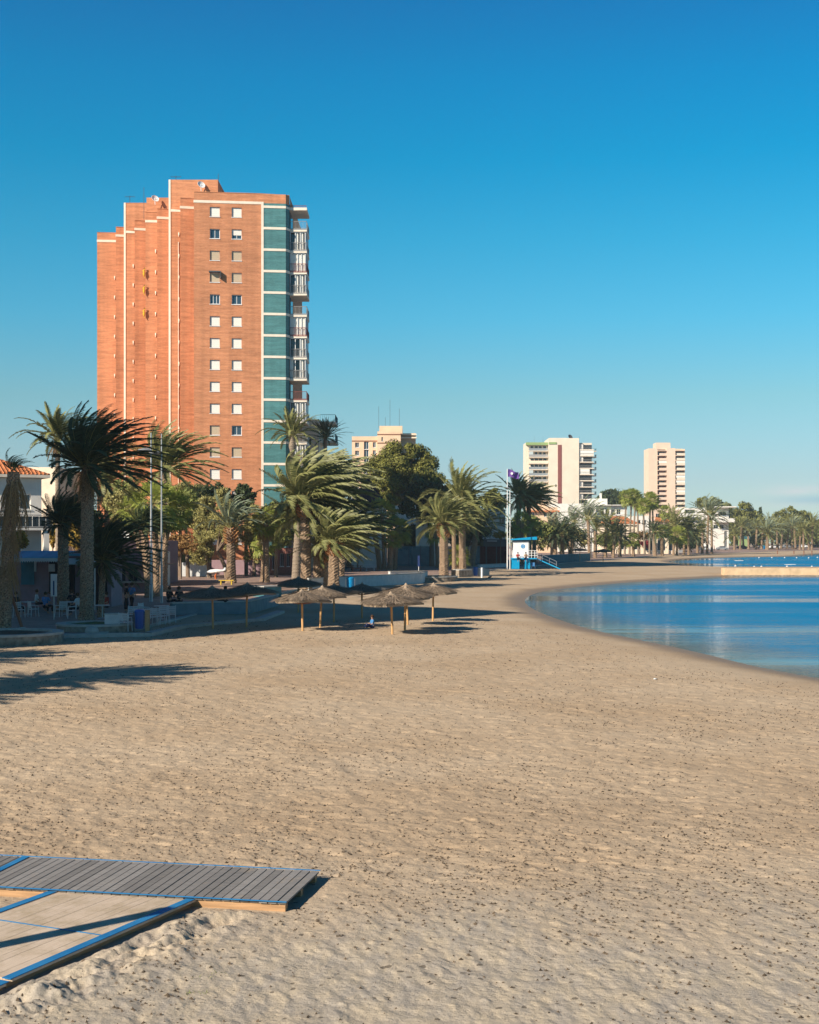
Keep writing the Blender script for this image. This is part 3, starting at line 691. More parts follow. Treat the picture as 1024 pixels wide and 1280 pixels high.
def palm(label, xb, yb, xt, yt, kind, w_px, R_, rough=True, sk=None, group=None, z0=0.05, D=None, rz=0.0, bulge=0.0, flare=1.25, boss=False, cat='palm tree', name='palm_tree', zs=1.0):
    """base seen at (xb, yb), top of trunk at (xt, yt) in the photograph; w_px trunk width, R_ crown scale"""
    if D is None: D = DG(yb, z0)
    X = PX(xb, D); H = PZ(yt, D) - z0; dx = PX(xt, D) - X; r = w_px * D / F / 2
    root = empty(name, (X, D, z0), 0, label, cat, group)
    trunk_mb(H, dx, r, r * (0.9 if rough else 0.78), rough, flare, bulge, int(xb)).build('trunk', M['trunk'] if rough else M['trunk_smooth'], root, smooth=False)
    if boss:
        b = MB(); rs = random.Random(int(xb)); h_ = min(1.6, H * 0.3)
        for i in range(70):
            t = i / 70; a = i * 2.4; z = H - h_ + h_ * t; c = (dx * (0.6 * z / H + 0.4 * (z / H) ** 2)); rr = r * (1.12 + 0.25 * math.sin(t * 3.1))
            p = Vector((c + rr * 0.8 * math.cos(a), rr * 0.8 * math.sin(a), z)); q_ = Vector((c + rr * 1.5 * math.cos(a), rr * 1.5 * math.sin(a), z + 0.22))
            b.tube([p, q_], [0.07, 0.03], n=4)
        b.build('leaf_bases', M['boss'], root)
    if kind:
        from_mesh('crown', crown(kind), root, (dx, 0, H - 0.05), rz, (R_, R_, R_ * zs))
    if sk:
        s_ = R_ if sk != 'long' else 1.0
        from_mesh('dead_fronds', skirt(sk), root, (dx, 0, H - 0.1), 0.4 * xb, (s_, s_, s_))
    return root

# ------------------------------------------------------------------ broadleaf trees and bushes
def foliage_mb(lobes, n, size, seed, flat=0.0, hang=0.0):
    """leaf clumps spread through the outer shell of several uneven lobes (cx, cy, cz, rx, ry, rz)"""
    rs = random.Random(seed); mb = MB(); wts = [l[3] * l[5] + l[3] * l[4] for l in lobes]; tot = sum(wts)
    for (cx, cy, cz, rx, ry, rz), wt in zip(lobes, wts):
        # small clusters give gaps and a broken outline
        nc_ = 18; cl = []
        for i in range(nc_):
            z = rs.uniform(-0.75, 1); a = rs.uniform(0, 6.283); q_ = math.sqrt(max(0, 1 - z * z)); k = rs.uniform(0.72, 1.0)
            cl.append((cx + rx * q_ * math.cos(a) * k, cy + ry * q_ * math.sin(a) * k, cz + rz * z * k, rs.uniform(0.30, 0.55)))
        m_ = int(n * wt / tot)
        for i in range(m_):
            c = cl[int(rs.random() ** 0.9 * len(cl)) % len(cl)]; rr = c[3] * (rx + ry + rz) / 3
            u = Vector((rs.gauss(0, 1), rs.gauss(0, 1), rs.gauss(0, 1))).normalized() * rr * rs.random() ** 0.4
            p = Vector((c[0] + u.x, c[1] + u.y, c[2] + u.z * 0.8))
            nrm = (u.normalized() + Vector((rs.uniform(-1, 1), rs.uniform(-1, 1), rs.uniform(-1, 1) + flat)) * 0.8).normalized()
            t = nrm.cross(Vector((rs.uniform(-1, 1), rs.uniform(-1, 1), rs.uniform(-1, 1)))).normalized()
            if hang: t = (t + Vector((0.3, 0, -hang))).normalized(); nrm = (nrm - t * nrm.dot(t)).normalized()
            b = nrm.cross(t); s_ = size * rs.uniform(0.6, 1.3); k2 = 0.5 if not hang else 0.3
            mb.add((p - t * s_, p - b * s_ * k2 + t * s_ * 0.1, p + t * s_, p + b * s_ * k2), ((0, 1, 2, 3),))
    return mb
def tree(name, label, x, yb, x0, x1, y0, y1, leaf, n, size, seed, D=None, z0=0.05, cat='tree', group=None, trunk_r=0.16, lobes=None, hang=0.0, lean=0.0, nl=7, flat=0.0, depth=0.8, limbs=4):
    """crown fills photo box x0..x1, y0..y1; trunk foot at (x, yb)"""
    if D is None: D = DG(yb, z0)
    k = D / F; X = PX(x, D); root = empty(name, (X, D, z0), 0, label, cat, group)
    cx = (x0 + x1) / 2; W = (x1 - x0) * k / 2; zt = PZ(y0, D) - z0; zb = PZ(y1, D) - z0; Hh = (zt - zb) / 2; cxm = (cx - x) * k; cz = (zt + zb) / 2
    rs = random.Random(seed); lb = []
    if lobes:
        for (u, v, ru, rv) in lobes:
            lb.append((cxm + u * W, rs.uniform(-0.25, 0.25) * W * depth, cz + v * Hh, ru * W, ru * W * depth, rv * Hh))
    else:
        for i in range(nl):
            a = i * 2.4 + rs.random(); q_ = rs.uniform(0.25, 0.62)
            ru = rs.uniform(0.38, 0.55)
            lb.append((cxm + q_ * math.cos(a) * W, rs.uniform(-0.5, 0.5) * W * depth, cz + q_ * math.sin(a) * Hh, ru * W, ru * W * depth, ru * Hh))
    foliage_mb(lb, n, size, seed, flat, hang).build('crown', M[leaf], root)
    t = MB(); fork = Vector((cxm * 0.35 + lean, 0, max(0.3, zb + Hh * 0.25)))
    t.tube([(0, 0, -0.1), (cxm * 0.1 + lean * 0.3, 0, fork.z * 0.5), fork], [trunk_r * 1.25, trunk_r, trunk_r * 0.8], n=9)
    for l in lb[:limbs + 3]:
        e = Vector((l[0], l[1], l[2])); m_ = fork.lerp(e, 0.5) + Vector((0, 0, -0.08 * Hh)); t.tube([fork, m_, e], [trunk_r * 0.6, trunk_r * 0.38, trunk_r * 0.15], n=6)
    t.build('trunk', M['bark'], root, smooth=True)
    return root
# ------------------------------------------------------------------ walls with real openings
def facade(mb, o, u, L, z0, z1, holes, dep=0.22):
    ux, uy = u; nx, ny = uy, -ux
    def P(a, z, d=0.0): return (o[0] + ux * a - nx * d, o[1] + uy * a - ny * d, z)
    us = sorted({0.0, L} | {round(h[0], 4) for h in holes} | {round(h[1], 4) for h in holes})
    zs = sorted({z0, z1} | {round(h[2], 4) for h in holes} | {round(h[3], 4) for h in holes})
    for a, b in zip(us[:-1], us[1:]):
        for c, d in zip(zs[:-1], zs[1:]):
            m, n = (a + b) / 2, (c + d) / 2
            if any(h[0] < m < h[1] and h[2] < n < h[3] for h in holes): continue
            mb.quad(P(a, c), P(b, c), P(b, d), P(a, d))
    for h in holes:
        a, b, c, d = h[:4]
        mb.quad(P(a, c), P(a, d), P(a, d, dep), P(a, c, dep)); mb.quad(P(b, c), P(b, c, dep), P(b, d, dep), P(b, d))
        mb.quad(P(a, d), P(b, d), P(b, d, dep), P(a, d, dep)); mb.quad(P(a, c), P(a, c, dep), P(b, c, dep), P(b, c))
def wbox(mb, o, u, a, b, c, d, d0, d1):
    """box on a wall: along a..b, height c..d, from d0 (towards viewer positive) to d1"""
    ux, uy = u; nx, ny = uy, -ux
    v = []
    for z in (c, d):
        for (s, t) in ((a, d0), (b, d0), (b, d1), (a, d1)):
            v.append((o[0] + ux * s + nx * t, o[1] + uy * s + ny * t, z))
    mb.add(v, ((3, 2, 1, 0), (4, 5, 6, 7), (0, 1, 5, 4), (1, 2, 6, 5), (2, 3, 7, 6), (3, 0, 4, 7)))
def window(root, o, u, a, b, c, d, style='glass', dep=0.22, frame='white2', split=2):
    """window set into its reveal: frame as part, pane / shutter as sub-part"""
    fr = MB(); t = min(0.07, (b - a) * 0.09); e = 0.003
    wbox(fr, o, u, a + e, a + t, c + e, d - e, -dep + 0.01, -dep + 0.08); wbox(fr, o, u, b - t, b - e, c + e, d - e, -dep + 0.01, -dep + 0.08)
    wbox(fr, o, u, a + t, b - t, c + e, c + t, -dep + 0.01, -dep + 0.08); wbox(fr, o, u, a + t, b - t, d - t, d - e, -dep + 0.01, -dep + 0.08)
    for i in range(1, split):
        m = a + (b - a) * i / split; wbox(fr, o, u, m - t * 0.4, m + t * 0.4, c + t, d - t, -dep + 0.012, -dep + 0.07)
    wbox(fr, o, u, a - 0.04, b + 0.04, c - 0.07, c - 0.003, -0.02, 0.06)
    f = fr.build('window', M[frame], root)
    pn = MB(); wbox(pn, o, u, a + 0.01, b - 0.01, c + 0.01, d - 0.01, -dep - 0.04, -dep + 0.02)
    pn.build('pane', M['glass' if style in ('glass', 'half') else 'darkglass'], f)
    if style in ('white', 'tan', 'half'):
        s = MB(); zb = c + t if style != 'half' else c + (d - c) * 0.4; n = 9
        for i in range(n):
            za = zb + (d - t - zb) * i / n; zc = zb + (d - t - zb) * (i + 1) / n
            wbox(s, o, u, a + t * 0.6, b - t * 0.6, za, zc - 0.006, -dep + 0.082, -dep + 0.10 + 0.008 * (i % 2))
        s.build('shutter', M['blind' if style != 'tan' else 'blind_tan'], f)
    return f
def shell(name, root, m_, W, Dp, z0, z1, holes_f=(), holes_r=(), par=0.0, dep=0.22, x0=0.0, y0=0.0):
    """box building body with a front (towards -y) and a right side (towards +x) that carry openings"""
    mb = MB(); facade(mb, (x0, y0), (1, 0), W, z0, z1, list(holes_f), dep); facade(mb, (x0 + W, y0), (0, 1), Dp, z0, z1, list(holes_r), dep)
    facade(mb, (x0 + W, y0 + Dp), (-1, 0), W, z0, z1, []); facade(mb, (x0, y0 + Dp), (0, -1), Dp, z0, z1, [])
    zt = z1 - par; mb.quad((x0, y0, zt), (x0 + W, y0, zt), (x0 + W, y0 + Dp, zt), (x0, y0 + Dp, zt))
    if par:
        p = 0.2; q = [(x0 + p, y0 + p), (x0 + W - p, y0 + p), (x0 + W - p, y0 + Dp - p), (x0 + p, y0 + Dp - p)]; o_ = [(x0, y0), (x0 + W, y0), (x0 + W, y0 + Dp), (x0, y0 + Dp)]
        for i in range(4):
            j = (i + 1) % 4; mb.quad((*o_[i], z1), (*o_[j], z1), (*q[j], z1), (*q[i], z1)); mb.quad((*q[i], zt), (*q[i], z1), (*q[j], z1), (*q[j], zt))
    mb.box(x0 + 0.3, x0 + W - 0.3, y0 + 0.5, y0 + Dp - 0.5, z0, z0 + 0.05)
    return mb.build(name, m_, root)
def railing(mb, p0, p1, z, h=1.0, step=0.13, bar=0.015, top=0.03):
    p0 = Vector(p0); p1 = Vector(p1); L = (p1 - p0).length; n = max(2, int(L / step))
    mb.tube([(p0.x, p0.y, z + h), (p1.x, p1.y, z + h)], top, n=5); mb.tube([(p0.x, p0.y, z + 0.08), (p1.x, p1.y, z + 0.08)], top * 0.7, n=4)
    for i in range(n + 1):
        p = p0.lerp(p1, i / n); mb.tube([(p.x, p.y, z + 0.08), (p.x, p.y, z + h)], bar, n=3, cap=False)
def antenna(root, x, y, z, h, kind=0):
    mb = MB(); mb.tube([(x, y, z), (x, y, z + h)], 0.035, n=5)
    if kind:
        mb.tube([(x - 0.7, y, z + h * 0.92), (x + 0.7, y, z + h * 0.92)], 0.025, n=4)
        for i in range(6): mb.tube([(x - 0.6 + i * 0.24, y - 0.35, z + h * 0.92), (x - 0.6 + i * 0.24, y + 0.35, z + h * 0.92)], 0.018, n=3)
    return mb.build('antenna', M['dark_metal'], root)
def dish(root, x, y, z, r, m_='white2', az_=0.6):
    mb = MB(); prof = [(0.02, 0.0), (r * 0.5, r * 0.07), (r * 0.85, r * 0.2), (r, r * 0.3), (r * 0.97, r * 0.33), (r * 0.8, r * 0.22), (r * 0.4, r * 0.09), (0.02, 0.05)]
    mb.lathe(prof, 20); mt = Matrix.Rotation(az_, 4, 'Z') @ Matrix.Rotation(R(62), 4, 'X')
    mb.v = [tuple(mt @ Vector(p) + Vector((x, y, z))) for p in mb.v]
    mb.tube([(x, y + 0.1, z), (x, y + 0.25, z - r * 1.25)], 0.05, n=6)
    d = mt.to_3x3() @ Vector((0, 0, 1)); mb.tube([(x, y, z), Vector((x, y, z)) + d * r * 0.8], 0.03, n=5)
    return mb.build('satellite_dish', M[m_], root, smooth=False)

# ------------------------------------------------------------------ the tall brick apartment tower
D0 = 168.0; k0 = D0 / F
TX, TY = PX(242.5, D0), D0
tw = empty('apartment_tower', (TX, TY, 0.0), 0, 'tall orange brick apartment tower with stepped side, teal brick strip and white floor bands', 'apartment building')
hroof = 47.2; band = 46.05; zg = 0.0
fac = [(121.5, 145, 190.4), (145, 155.5, 187.0), (155.5, 168.5, 184.8), (168.5, 182, 183.1), (182, 196.5, 178.6), (196.5, 211.5, 176.6), (211.5, 225.5, 172.7), (225.5, 242.5, 171.0)]
sl = math.tan(R(6.5))
steps = []
for a, b, D in fac:
    xa, xb = PX(a, D) - TX, PX(b, D) - TX; steps.append((xa, D - TY, xb, D - TY + (xb - xa) * (0.09 if len(steps) % 2 == 0 else 0.24)))
Wf = PX(325.6, D0) - TX; yr = Wf * sl                     # brick front, slightly turned away on the right
ff = (math.cos(math.atan(sl)), math.sin(math.atan(sl))); Lf = math.hypot(Wf, yr)
Wt = PX(361.5, D0 + 1.4) - TX; back = 20.0
wins = []; rowsY = [264 + 27.35 * i for i in range(14)]
zc = [PZ(y, D0) for y in rowsY]
holes = []
for z in zc:
    for xc in (268.3, 295.3):
        a = (PX(xc - 6.2, D0) - TX) / ff[0]; b = (PX(xc + 6.2, D0) - TX) / ff[0]; holes.append((a, b, z - 0.6, z + 0.6))
zz = zc[-1] - 2.7
while zz > 2.2:
    for xc in (268.3, 295.3):
        a = (PX(xc - 6.2, D0) - TX) / ff[0]; b = (PX(xc + 6.2, D0) - TX) / ff[0]; holes.append((a, b, zz - 0.6, zz + 0.6))
    zz -= 2.7
mb = MB(); facade(mb, (0, 0), ff, Lf, zg, hroof, holes, 0.26)
for (xa, ya, xb, yb_) in steps: facade(mb, (xa, ya), ((xb - xa) / math.hypot(xb - xa, yb_ - ya), (yb_ - ya) / math.hypot(xb - xa, yb_ - ya)), math.hypot(xb - xa, yb_ - ya), zg, hroof, [])
# returns between the steps, the far left wall, the back
ends = steps + [(0, 0, Wf, yr)]
for s_, t_ in zip(ends[:-1], ends[1:]):
    mb.quad((t_[0], t_[1], zg), (s_[2], s_[3], zg), (s_[2], s_[3], hroof), (t_[0], t_[1], hroof))
xl, yl_ = steps[0][0], steps[0][1]
facade(mb, (xl, yl_ + 18), (0, -1), 18, zg, hroof, [])
bx_, by_ = xl - Wt, yl_ + 18 - 22.0; bl_ = math.hypot(bx_, by_); facade(mb, (Wt, 22.0), (bx_ / bl_, by_ / bl_), bl_, zg, hroof, [])
facade(mb, (Wt, yr + 1.6), (0, 1), 22.0 - yr - 1.6, zg, hroof, [])
poly = [(xl, yl_)]
for s_ in steps: poly += [(s_[0], s_[1]), (s_[2], s_[3])]
poly += [(0, 0), (Wf, yr), (Wt, yr + 0.8), (Wt, 22.0), (xl, yl_ + 18)]
mb.add([(p[0], p[1], hroof - 1.0) for p in poly], [tuple(range(len(poly)))])
mb.build('brick_wall', M['brick'], tw)
for (xa, ya, xb, yb_) in [(s_[0], s_[1], s_[2], s_[3]) for s_ in steps] + [(0, 0, Wf, yr), (Wf, yr, Wt, yr + 0.9)]:
    cop = MB(); L_ = math.hypot(xb - xa, yb_ - ya); wbox(cop, (xa, ya), ((xb - xa) / L_, (yb_ - ya) / L_), 0, L_, hroof, hroof + 0.06, -0.3, 0.05); cop.build('coping', M['brick'], tw)
# roof blocks
ph = MB()
def blk(xa, xb, ya, dep, zt): ph.box(xa, xb, ya, ya + dep, hroof - 1.0, zt)
blk(PX(155.5, 184.8) - TX + 0.01, PX(210.8, 176.6) - TX, 184.8 - TY + 0.003, 9, 50.0)
ph.box(PX(182.2, 178.6) - TX, PX(211.0, 176.6) - TX, 178.6 - TY + 0.6, 16.5, hroof - 1, 49.3)
blk(PX(211.6, 172.7) - TX, PX(273.5, 173.4) - TX, 172.7 - TY + 0.003, 9, 49.95)
pp = ph.build('roof_block', M['brick'], tw)
# white bands under the parapet and down two corners
bn = MB()
for (xa, ya, xb, yb_) in steps + [(0, 0, Wf, yr)]:
    L_ = math.hypot(xb - xa, yb_ - ya); wbox(bn, (xa, ya), ((xb - xa) / L_, (yb_ - ya) / L_), -0.03, L_ + 0.02, band - 0.16, band + 0.16, 0.0, 0.05)
for s_, t_ in zip(ends[:-1], ends[1:]):
    bn.box(t_[0] - 0.05, t_[0] - 0.003, t_[1] + 0.003, s_[3] - 0.05, band - 0.16, band + 0.16)
bn.build('parapet_band', M['cream_band'], tw)
vb = MB()
for i, zt in ((2, 50.0), (6, 49.95)):
    xa, ya = steps[i][0], steps[i][1]; vb.box(xa - 0.05, xa + 0.2, ya - 0.055, ya + 0.2, zg, zt)
vb.build('corner_strip', M['cream_band'], tw)
vb = MB(); L1 = 0.30; wbox(vb, (Wf, yr), ff, 0.0, L1, zg, band + 0.16, -0.3, 0.05); vb.build('corner_strip', M['cream_band'], tw)
# teal brick bay: a flat piece and a chamfer that turns away from the sun
tx0 = Wf + L1 * ff[0]; ty0 = yr + L1 * ff[1]; tx1 = PX(357.3, D0 + 1.2) - TX; ty1 = ty0 + (tx1 - tx0) * sl
tb = MB()
def slab(mb, a, b, c, d, z0, z1, th):
    dx, dy = b[0] - a[0], b[1] - a[1]; L_ = math.hypot(dx, dy); wbox(mb, a, (dx / L_, dy / L_), c, L_ + d, z0, z1, -0.3, th)
L_ = math.hypot(tx1 - tx0, ty1 - ty0); facade(tb, (tx0, ty0), ((tx1 - tx0) / L_, (ty1 - ty0) / L_), L_, zg, band, [])
tx2, ty2 = Wt, ty1 + 0.75; L2 = math.hypot(tx2 - tx1, ty2 - ty1); facade(tb, (tx1, ty1), ((tx2 - tx1) / L2, (ty2 - ty1) / L2), L2, zg, band, [])
tb.build('teal_brick_wall', M['teal_brick'], tw)
up = MB(); facade(up, (Wf, yr), ff, L1, band + .16, hroof, []); facade(up, (tx0, ty0), ((tx1 - tx0) / L_, (ty1 - ty0) / L_), L_, band, hroof, []); facade(up, (tx1, ty1), ((tx2 - tx1) / L2, (ty2 - ty1) / L2), L2, band, hroof, [])
up.build('parapet_wall', M['brick'], tw)
fl = [PZ(256.0 + 26.95 * i, D0) for i in range(18)]
ub = (tx1 - tx0) / L_, (ty1 - ty0) / L_; uc = (tx2 - tx1) / L2, (ty2 - ty1) / L2
for i, z in enumerate(fl):
    if z < 0.5: break
    fb = MB(); wbox(fb, (tx0, ty0), ub, 0.0, L_, z - 0.15, z + 0.15, 0.0, 0.055); wbox(fb, (tx1, ty1), uc, 0.01, L2, z - 0.148, z + 0.148, 0.0, 0.05)
    fb.build('floor_band', M['cream_band'], tw)
# balconies on the sea side
st_b = ['open', 'glass', 'curtain', 'glass', 'open', 'curtain', 'glass', 'glass2', 'open', 'glass', 'open', 'glass', 'curtain', 'glass', 'open', 'glass', 'open', 'open']
bl = 4.6; bw = 2.15; by0 = ty2 + 0.05
for i, z in enumerate(fl):
    if z < 2.5: break
    bs = MB(); bs.box(Wt + 0.003, Wt + bw, by0, by0 + bl, z - 0.17, z + 0.17)
    s_ = bs.build('balcony', M['cream_band'], tw)
    if i == 0:
        e = MB(); railing(e, (Wt + 0.1, by0 + 0.05, 0), (Wt + bw - 0.05, by0 + 0.05, 0), z + 0.17, 0.25); e.build('roof_rail', M['maroon'], s_); continue
    # slab i is the floor, slab i-1 the ceiling
    st = st_b[i - 1]; r_ = MB()
    railing(r_, (Wt + 0.05, by0 + 0.03, 0), (Wt + bw - 0.04, by0 + 0.03, 0), z + 0.17, 0.95, 0.16, 0.016, 0.035)
    railing(r_, (Wt + bw - 0.04, by0 + 0.03, 0), (Wt + bw - 0.04, by0 + bl - 0.05, 0), z + 0.17, 0.95, 0.16, 0.016, 0.035)
    r_.box(Wt + 0.02, Wt + bw + 0.02, by0 - 0.03, by0 + 0.0, z + 0.05, z + 0.16)
    r_.build('railing', M['rail' if i % 3 else 'maroon'], s_)
    zt = fl[i - 1] - 0.17; zb = z + 0.17
    if st != 'open':
        g = MB(); fr = MB(); n = 3 if st != 'curtain' else 4
        for j in range(n + 1):
            x = Wt + 0.08 + (bw - 0.3) * j / n; fr.box(x - 0.04, x + 0.04, by0 + 0.14, by0 + 0.22, zb, zt)
            y = by0 + 0.3 + (bl - 0.5) * j / n; fr.box(Wt + bw - 0.2, Wt + bw - 0.12, y - 0.04, y + 0.04, zb, zt)
        fr.box(Wt + 0.05, Wt + bw - 0.12, by0 + 0.14, by0 + 0.22, zt - 0.1, zt - 0.003); fr.box(Wt + bw - 0.2, Wt + bw - 0.12, by0 + 0.22, by0 + bl - .1, zt - 0.1, zt - 0.003); fr.build('glazing_frame', M['white2'], s_)
        cur = MB(); gm = MB()
        for j in range(n):
            xa = Wt + 0.12 + (bw - 0.3) * j / n; xb = Wt + 0.04 + (bw - 0.3) * (j + 1) / n
            if st == 'curtain' or (st == 'glass' and j >= 1 + i % 2) or (st == 'glass2' and j != 1):
                w_ = (xb - xa) * (1.0 if st == 'curtain' else 0.62); m_ = 6
                for t in range(m_):
                    x_a = xa + w_ * t / m_; x_b = xa + w_ * (t + 1) / m_; dy = 0.03 * (t % 2)
                    cur.box(x_a, x_b, by0 + 0.26 + dy, by0 + 0.30 + dy, zb, zt - 0.1)
            gm.box(xa, xb, by0 + 0.17, by0 + 0.19, zb, zt - 0.1)

        if cur.v: cur.build('curtain', M['blind'], s_)
        rm = MB(); rm.box(Wt + 0.05, Wt + bw - 0.25, by0 + 0.6, by0 + 0.7, zb, zt); rm.build('dark_backing', M['darkglass'], s_)  # dark sheet stands for the dim inside behind the glazing
    else:
        rm = MB(); rm.box(Wt + 0.02, Wt + 0.1, by0 + 0.5, by0 + 3.5, zb, zt - 0.2); rm.build('balcony_door', M['darkglass'], s_)
sty = {0: ('white', 'white'), 1: ('glass', 'half'), 2: ('tan', 'tan'), 3: ('tan', 'tan'), 4: ('glass', 'glass'), 8: ('white', 'white'), 9: ('white', 'white'), 10: ('tan', 'glass')}
for i, z in enumerate(zc):
    for j in (0, 1):
        h = holes[2 * i + j]; s_ = sty.get(i, ('white', 'white'))[j]
        if i == 11 : s_ = 'tan' if j == 0 else 'tan'
        window(tw, (0, 0), ff, h[0], h[1], h[2], h[3], s_, 0.26, split=3 if i == 4 and j == 0 else 2)
for h in holes[2 * len(zc):]: window(tw, (0, 0), ff, h[0], h[1], h[2], h[3], 'white', 0.26)
h = holes[6]; aw = MB(); wbox(aw, (0, 0), ff, h[0] - 0.12, h[1] + 0.12, h[3] - 0.02, h[3] + 0.12, 0.0, 0.5)
wbox(aw, (0, 0), ff, h[1] + 0.05, h[1] + 0.12, h[2] + 0.4, h[3] - 0.02, 0.0, 0.5); aw.build('window_canopy', M['dark_metal'], tw)
# extractor cowls up the returns
for i, off in ((0, 0.0), (2, 1.2), (4, 0.5), (6, 1.2)):
    xb, yb_ = steps[i][2] - 0.12, steps[i][3]
    z = 42.5 - off + (1.6 if i == 6 else 0)
    if i == 0: z = 40.8
    while z > 14:
        c = MB(); c.box(xb - 0.14, xb + 0.0, yb_ - 0.2, yb_ - 0.003, z, z + 0.34); c.tube([(xb - 0.07, yb_ - 0.1, z - 0.16), (xb - 0.07, yb_ - 0.1, z)], 0.06, n=6)
        c.build('wall_vent', M['cream_band'], tw); z -= 2.74 if i != 2 else 2.6
pip = MB(); xb, yb_ = steps[6][2] - 0.24, steps[6][3]; pip.tube([(xb, yb_ - 0.1, 0), (xb, yb_ - 0.1, band - 4)], 0.05, n=6); pip.build('drain_pipe', M['cream_band'], tw)
dish(tw, PX(252, 172.7) - TX, 172.2 - TY, 49.1, 0.52); dish(tw, PX(194, 178.6) - TX, 178.4 - TY, 48.9, 0.52)
antenna(tw, PX(220, 176) - TX, 8, 49.9, 1.4, 1); antenna(tw, PX(273, 176) - TX, 8, 49.9, 1.7); antenna(tw, PX(180, 184) - TX, 16, 47.5, 4.4); antenna(tw, PX(160.5, 186) - TX, 19, 49.9, 1.6, 1); antenna(tw, PX(208, 180) - TX, 14, 49.8, 2.5)
# three golden hanging figures in a row down the return
for j, y in enumerate((341, 362.5, 391)):
    D = 178.6; g = MB(); rs = random.Random(90 + j); x = PX(180.5, D); z = PZ(y, D)
    root = empty('hanging_decoration', (x, D - 0.3, z), 0, ['topmost yellow decoration hanging on the side of the brick tower', 'middle yellow decoration hanging on the side of the brick tower', 'lowest yellow decoration hanging on the side of the brick tower'][j], 'decoration', 'yellow decorations climbing the brick tower'); root.scale = (.62, .62, .8)
    g.tube([(0, 0, -0.65), (0.06, 0, -0.2), (0, 0, 0.25), (0.12, 0, 0.5)], [0.12, 0.24, 0.2, 0.08], n=7)
    g.tube([(0.05, 0, 0.3), (0.32, 0, 0.75)], [0.1, 0.06], n=6); g.tube([(-0.05, 0, 0.2), (-0.36, 0, 0.3)], [0.1, 0.05], n=6); g.tube([(0, 0, -0.5), (-0.25, 0, -0.15)], [0.1, 0.06], n=6)
    g.tube([(0, 0, -0.6), (0.22, 0, -0.95)], [0.1, 0.05], n=6)
    g.build('body', M['gold'], root); hd = MB(); hd.lathe([(0.02, -0.14), (0.13, -0.05), (0.13, 0.06), (0.02, 0.15)], 8, (0.08, 0, 0.66)); hd.build('head', M['old_wood'], root)

# ------------------------------------------------------------------ generic building helper for the rest
def house(name, label, x0, x1, ytop, D, Dp, m_, rows=(), cat='building', holes_px=(), rot=0.0, par=0.35, right_holes=(), group=None, style='dark', ztop=None, zb=0.0, frame='white2'):
    """flat-roofed building whose front spans photo columns x0..x1 at distance D; holes_px are windows in photo pixels"""
    k = D / F; root = empty(name, (PX(x0, D), D, 0), rot, label, cat, group); W = (x1 - x0) * k / math.cos(rot)
    H = ztop if ztop is not None else PZ(ytop, D)
    hs = []
    for (a, b, c, d, *s_) in holes_px: hs.append((max(0.02, (a - x0) * k), min(W - 0.02, (b - x0) * k), max(zb + .02, PZ(d, D)), min(H - .05, PZ(c, D)), s_[0] if s_ else style))
    shell('wall', root, m_, W, Dp, zb, H, [h[:4] for h in hs], right_holes, par, 0.3)
    for h in hs: window(root, (0, 0), (1, 0), h[0], h[1], h[2], h[3], h[4], 0.3, frame)
    for h in right_holes: window(root, (W, 0), (0, 1), h[0], h[1], h[2], h[3], style, 0.3, frame)
    return root, W, H
def hip_roof(root, W, Dp, z, h, over, m_, x0=0.0, y0=0.0, ridge=0.4):
    a, b, c, d = x0 - over, x0 + W + over, y0 - over, y0 + Dp + over; mx = W * (1 - ridge) / 2 + over; mb = MB()
    r0 = (a + mx, (c + d) / 2, z + h); r1 = (b - mx, (c + d) / 2, z + h)
    v = [(a, c, z), (b, c, z), (b, d, z), (a, d, z), r0, r1]
    mb.add(v, [(0, 1, 5, 4), (1, 2, 5), (2, 3, 4, 5), (3, 0, 4), (3, 2, 1, 0)])
    # rows of curved tiles, as raised ribs
    for i in range(int((b - a) / 0.3)):
        x = a + 0.15 + i * 0.3; t = min(1.0, (x - a) / mx, (b - x) / mx)
        mb.tube([(x, c, z + 0.03), (x, c + ((c + d) / 2 - c) * t, z + h * t + 0.03)], 0.06, n=4, cap=False)
    for i in range(int((d - c) / 0.3)):
        y = c + 0.15 + i * 0.3; t = min(y - c, d - y) / ((d - c) / 2); mb.tube([(b, y, z + 0.03), (b - mx * t, y, z + h * t + 0.03)], 0.06, n=4, cap=False)
    e = MB(); e.box(a, b, c, d, z - 0.22, z - 0.005)
    e.build('eaves', M['cream_band'], root)
    return mb.build('roof', m_, root)

# peach block behind the pine
DP = 300.0; kp = DP / F
pe = empty('apartment_building', (PX(440, DP), DP, 0), 0, 'peach orange apartment block rising behind the big pine', 'apartment building'); x_ = lambda p: (p - 440) * kp
hl_ = []
for i in range(9):
    z = PZ(556 + i * 10.2, DP)
    if z > 2: hl_ += [(x_(444), x_(449), z - 0.6, z + 0.5), (x_(455), x_(461), z - 1.0, z + 0.7), (x_(466), x_(470), z - 0.6, z + 0.6)]
shell('wall', pe, M['pale_peach'], x_(472), 14, 0, PZ(545.5, DP), hl_, (), 0.5, 0.3)
for h in hl_: window(pe, (0, 0), (1, 0), *h, 'glass', 0.3)
shell('wall', pe, M['pale_peach'], x_(501) - x_(472) - 0.01, 16, 0, PZ(540, DP), [(x_(477) - x_(472), x_(479) - x_(472), PZ(552, DP), PZ(547, DP))], (), 0.5, 0.3, x_(472) + 0.005, -1.6)
window(pe, (x_(472), -1.6), (1, 0), x_(477) - x_(472), x_(479) - x_(472), PZ(552, DP), PZ(547, DP), 'glass', 0.3)
mb = MB(); mb.box(x_(474), x_(503), 3, 14.0, PZ(541, DP), PZ(531, DP)); mb.build('roof_block', M['pale_peach'], pe)
mb = MB(); mb.box(x_(501) + 0.01, x_(520), 6, 15.0, 0, PZ(539, DP)); mb.build('side_wing', M['pale_peach'], pe)
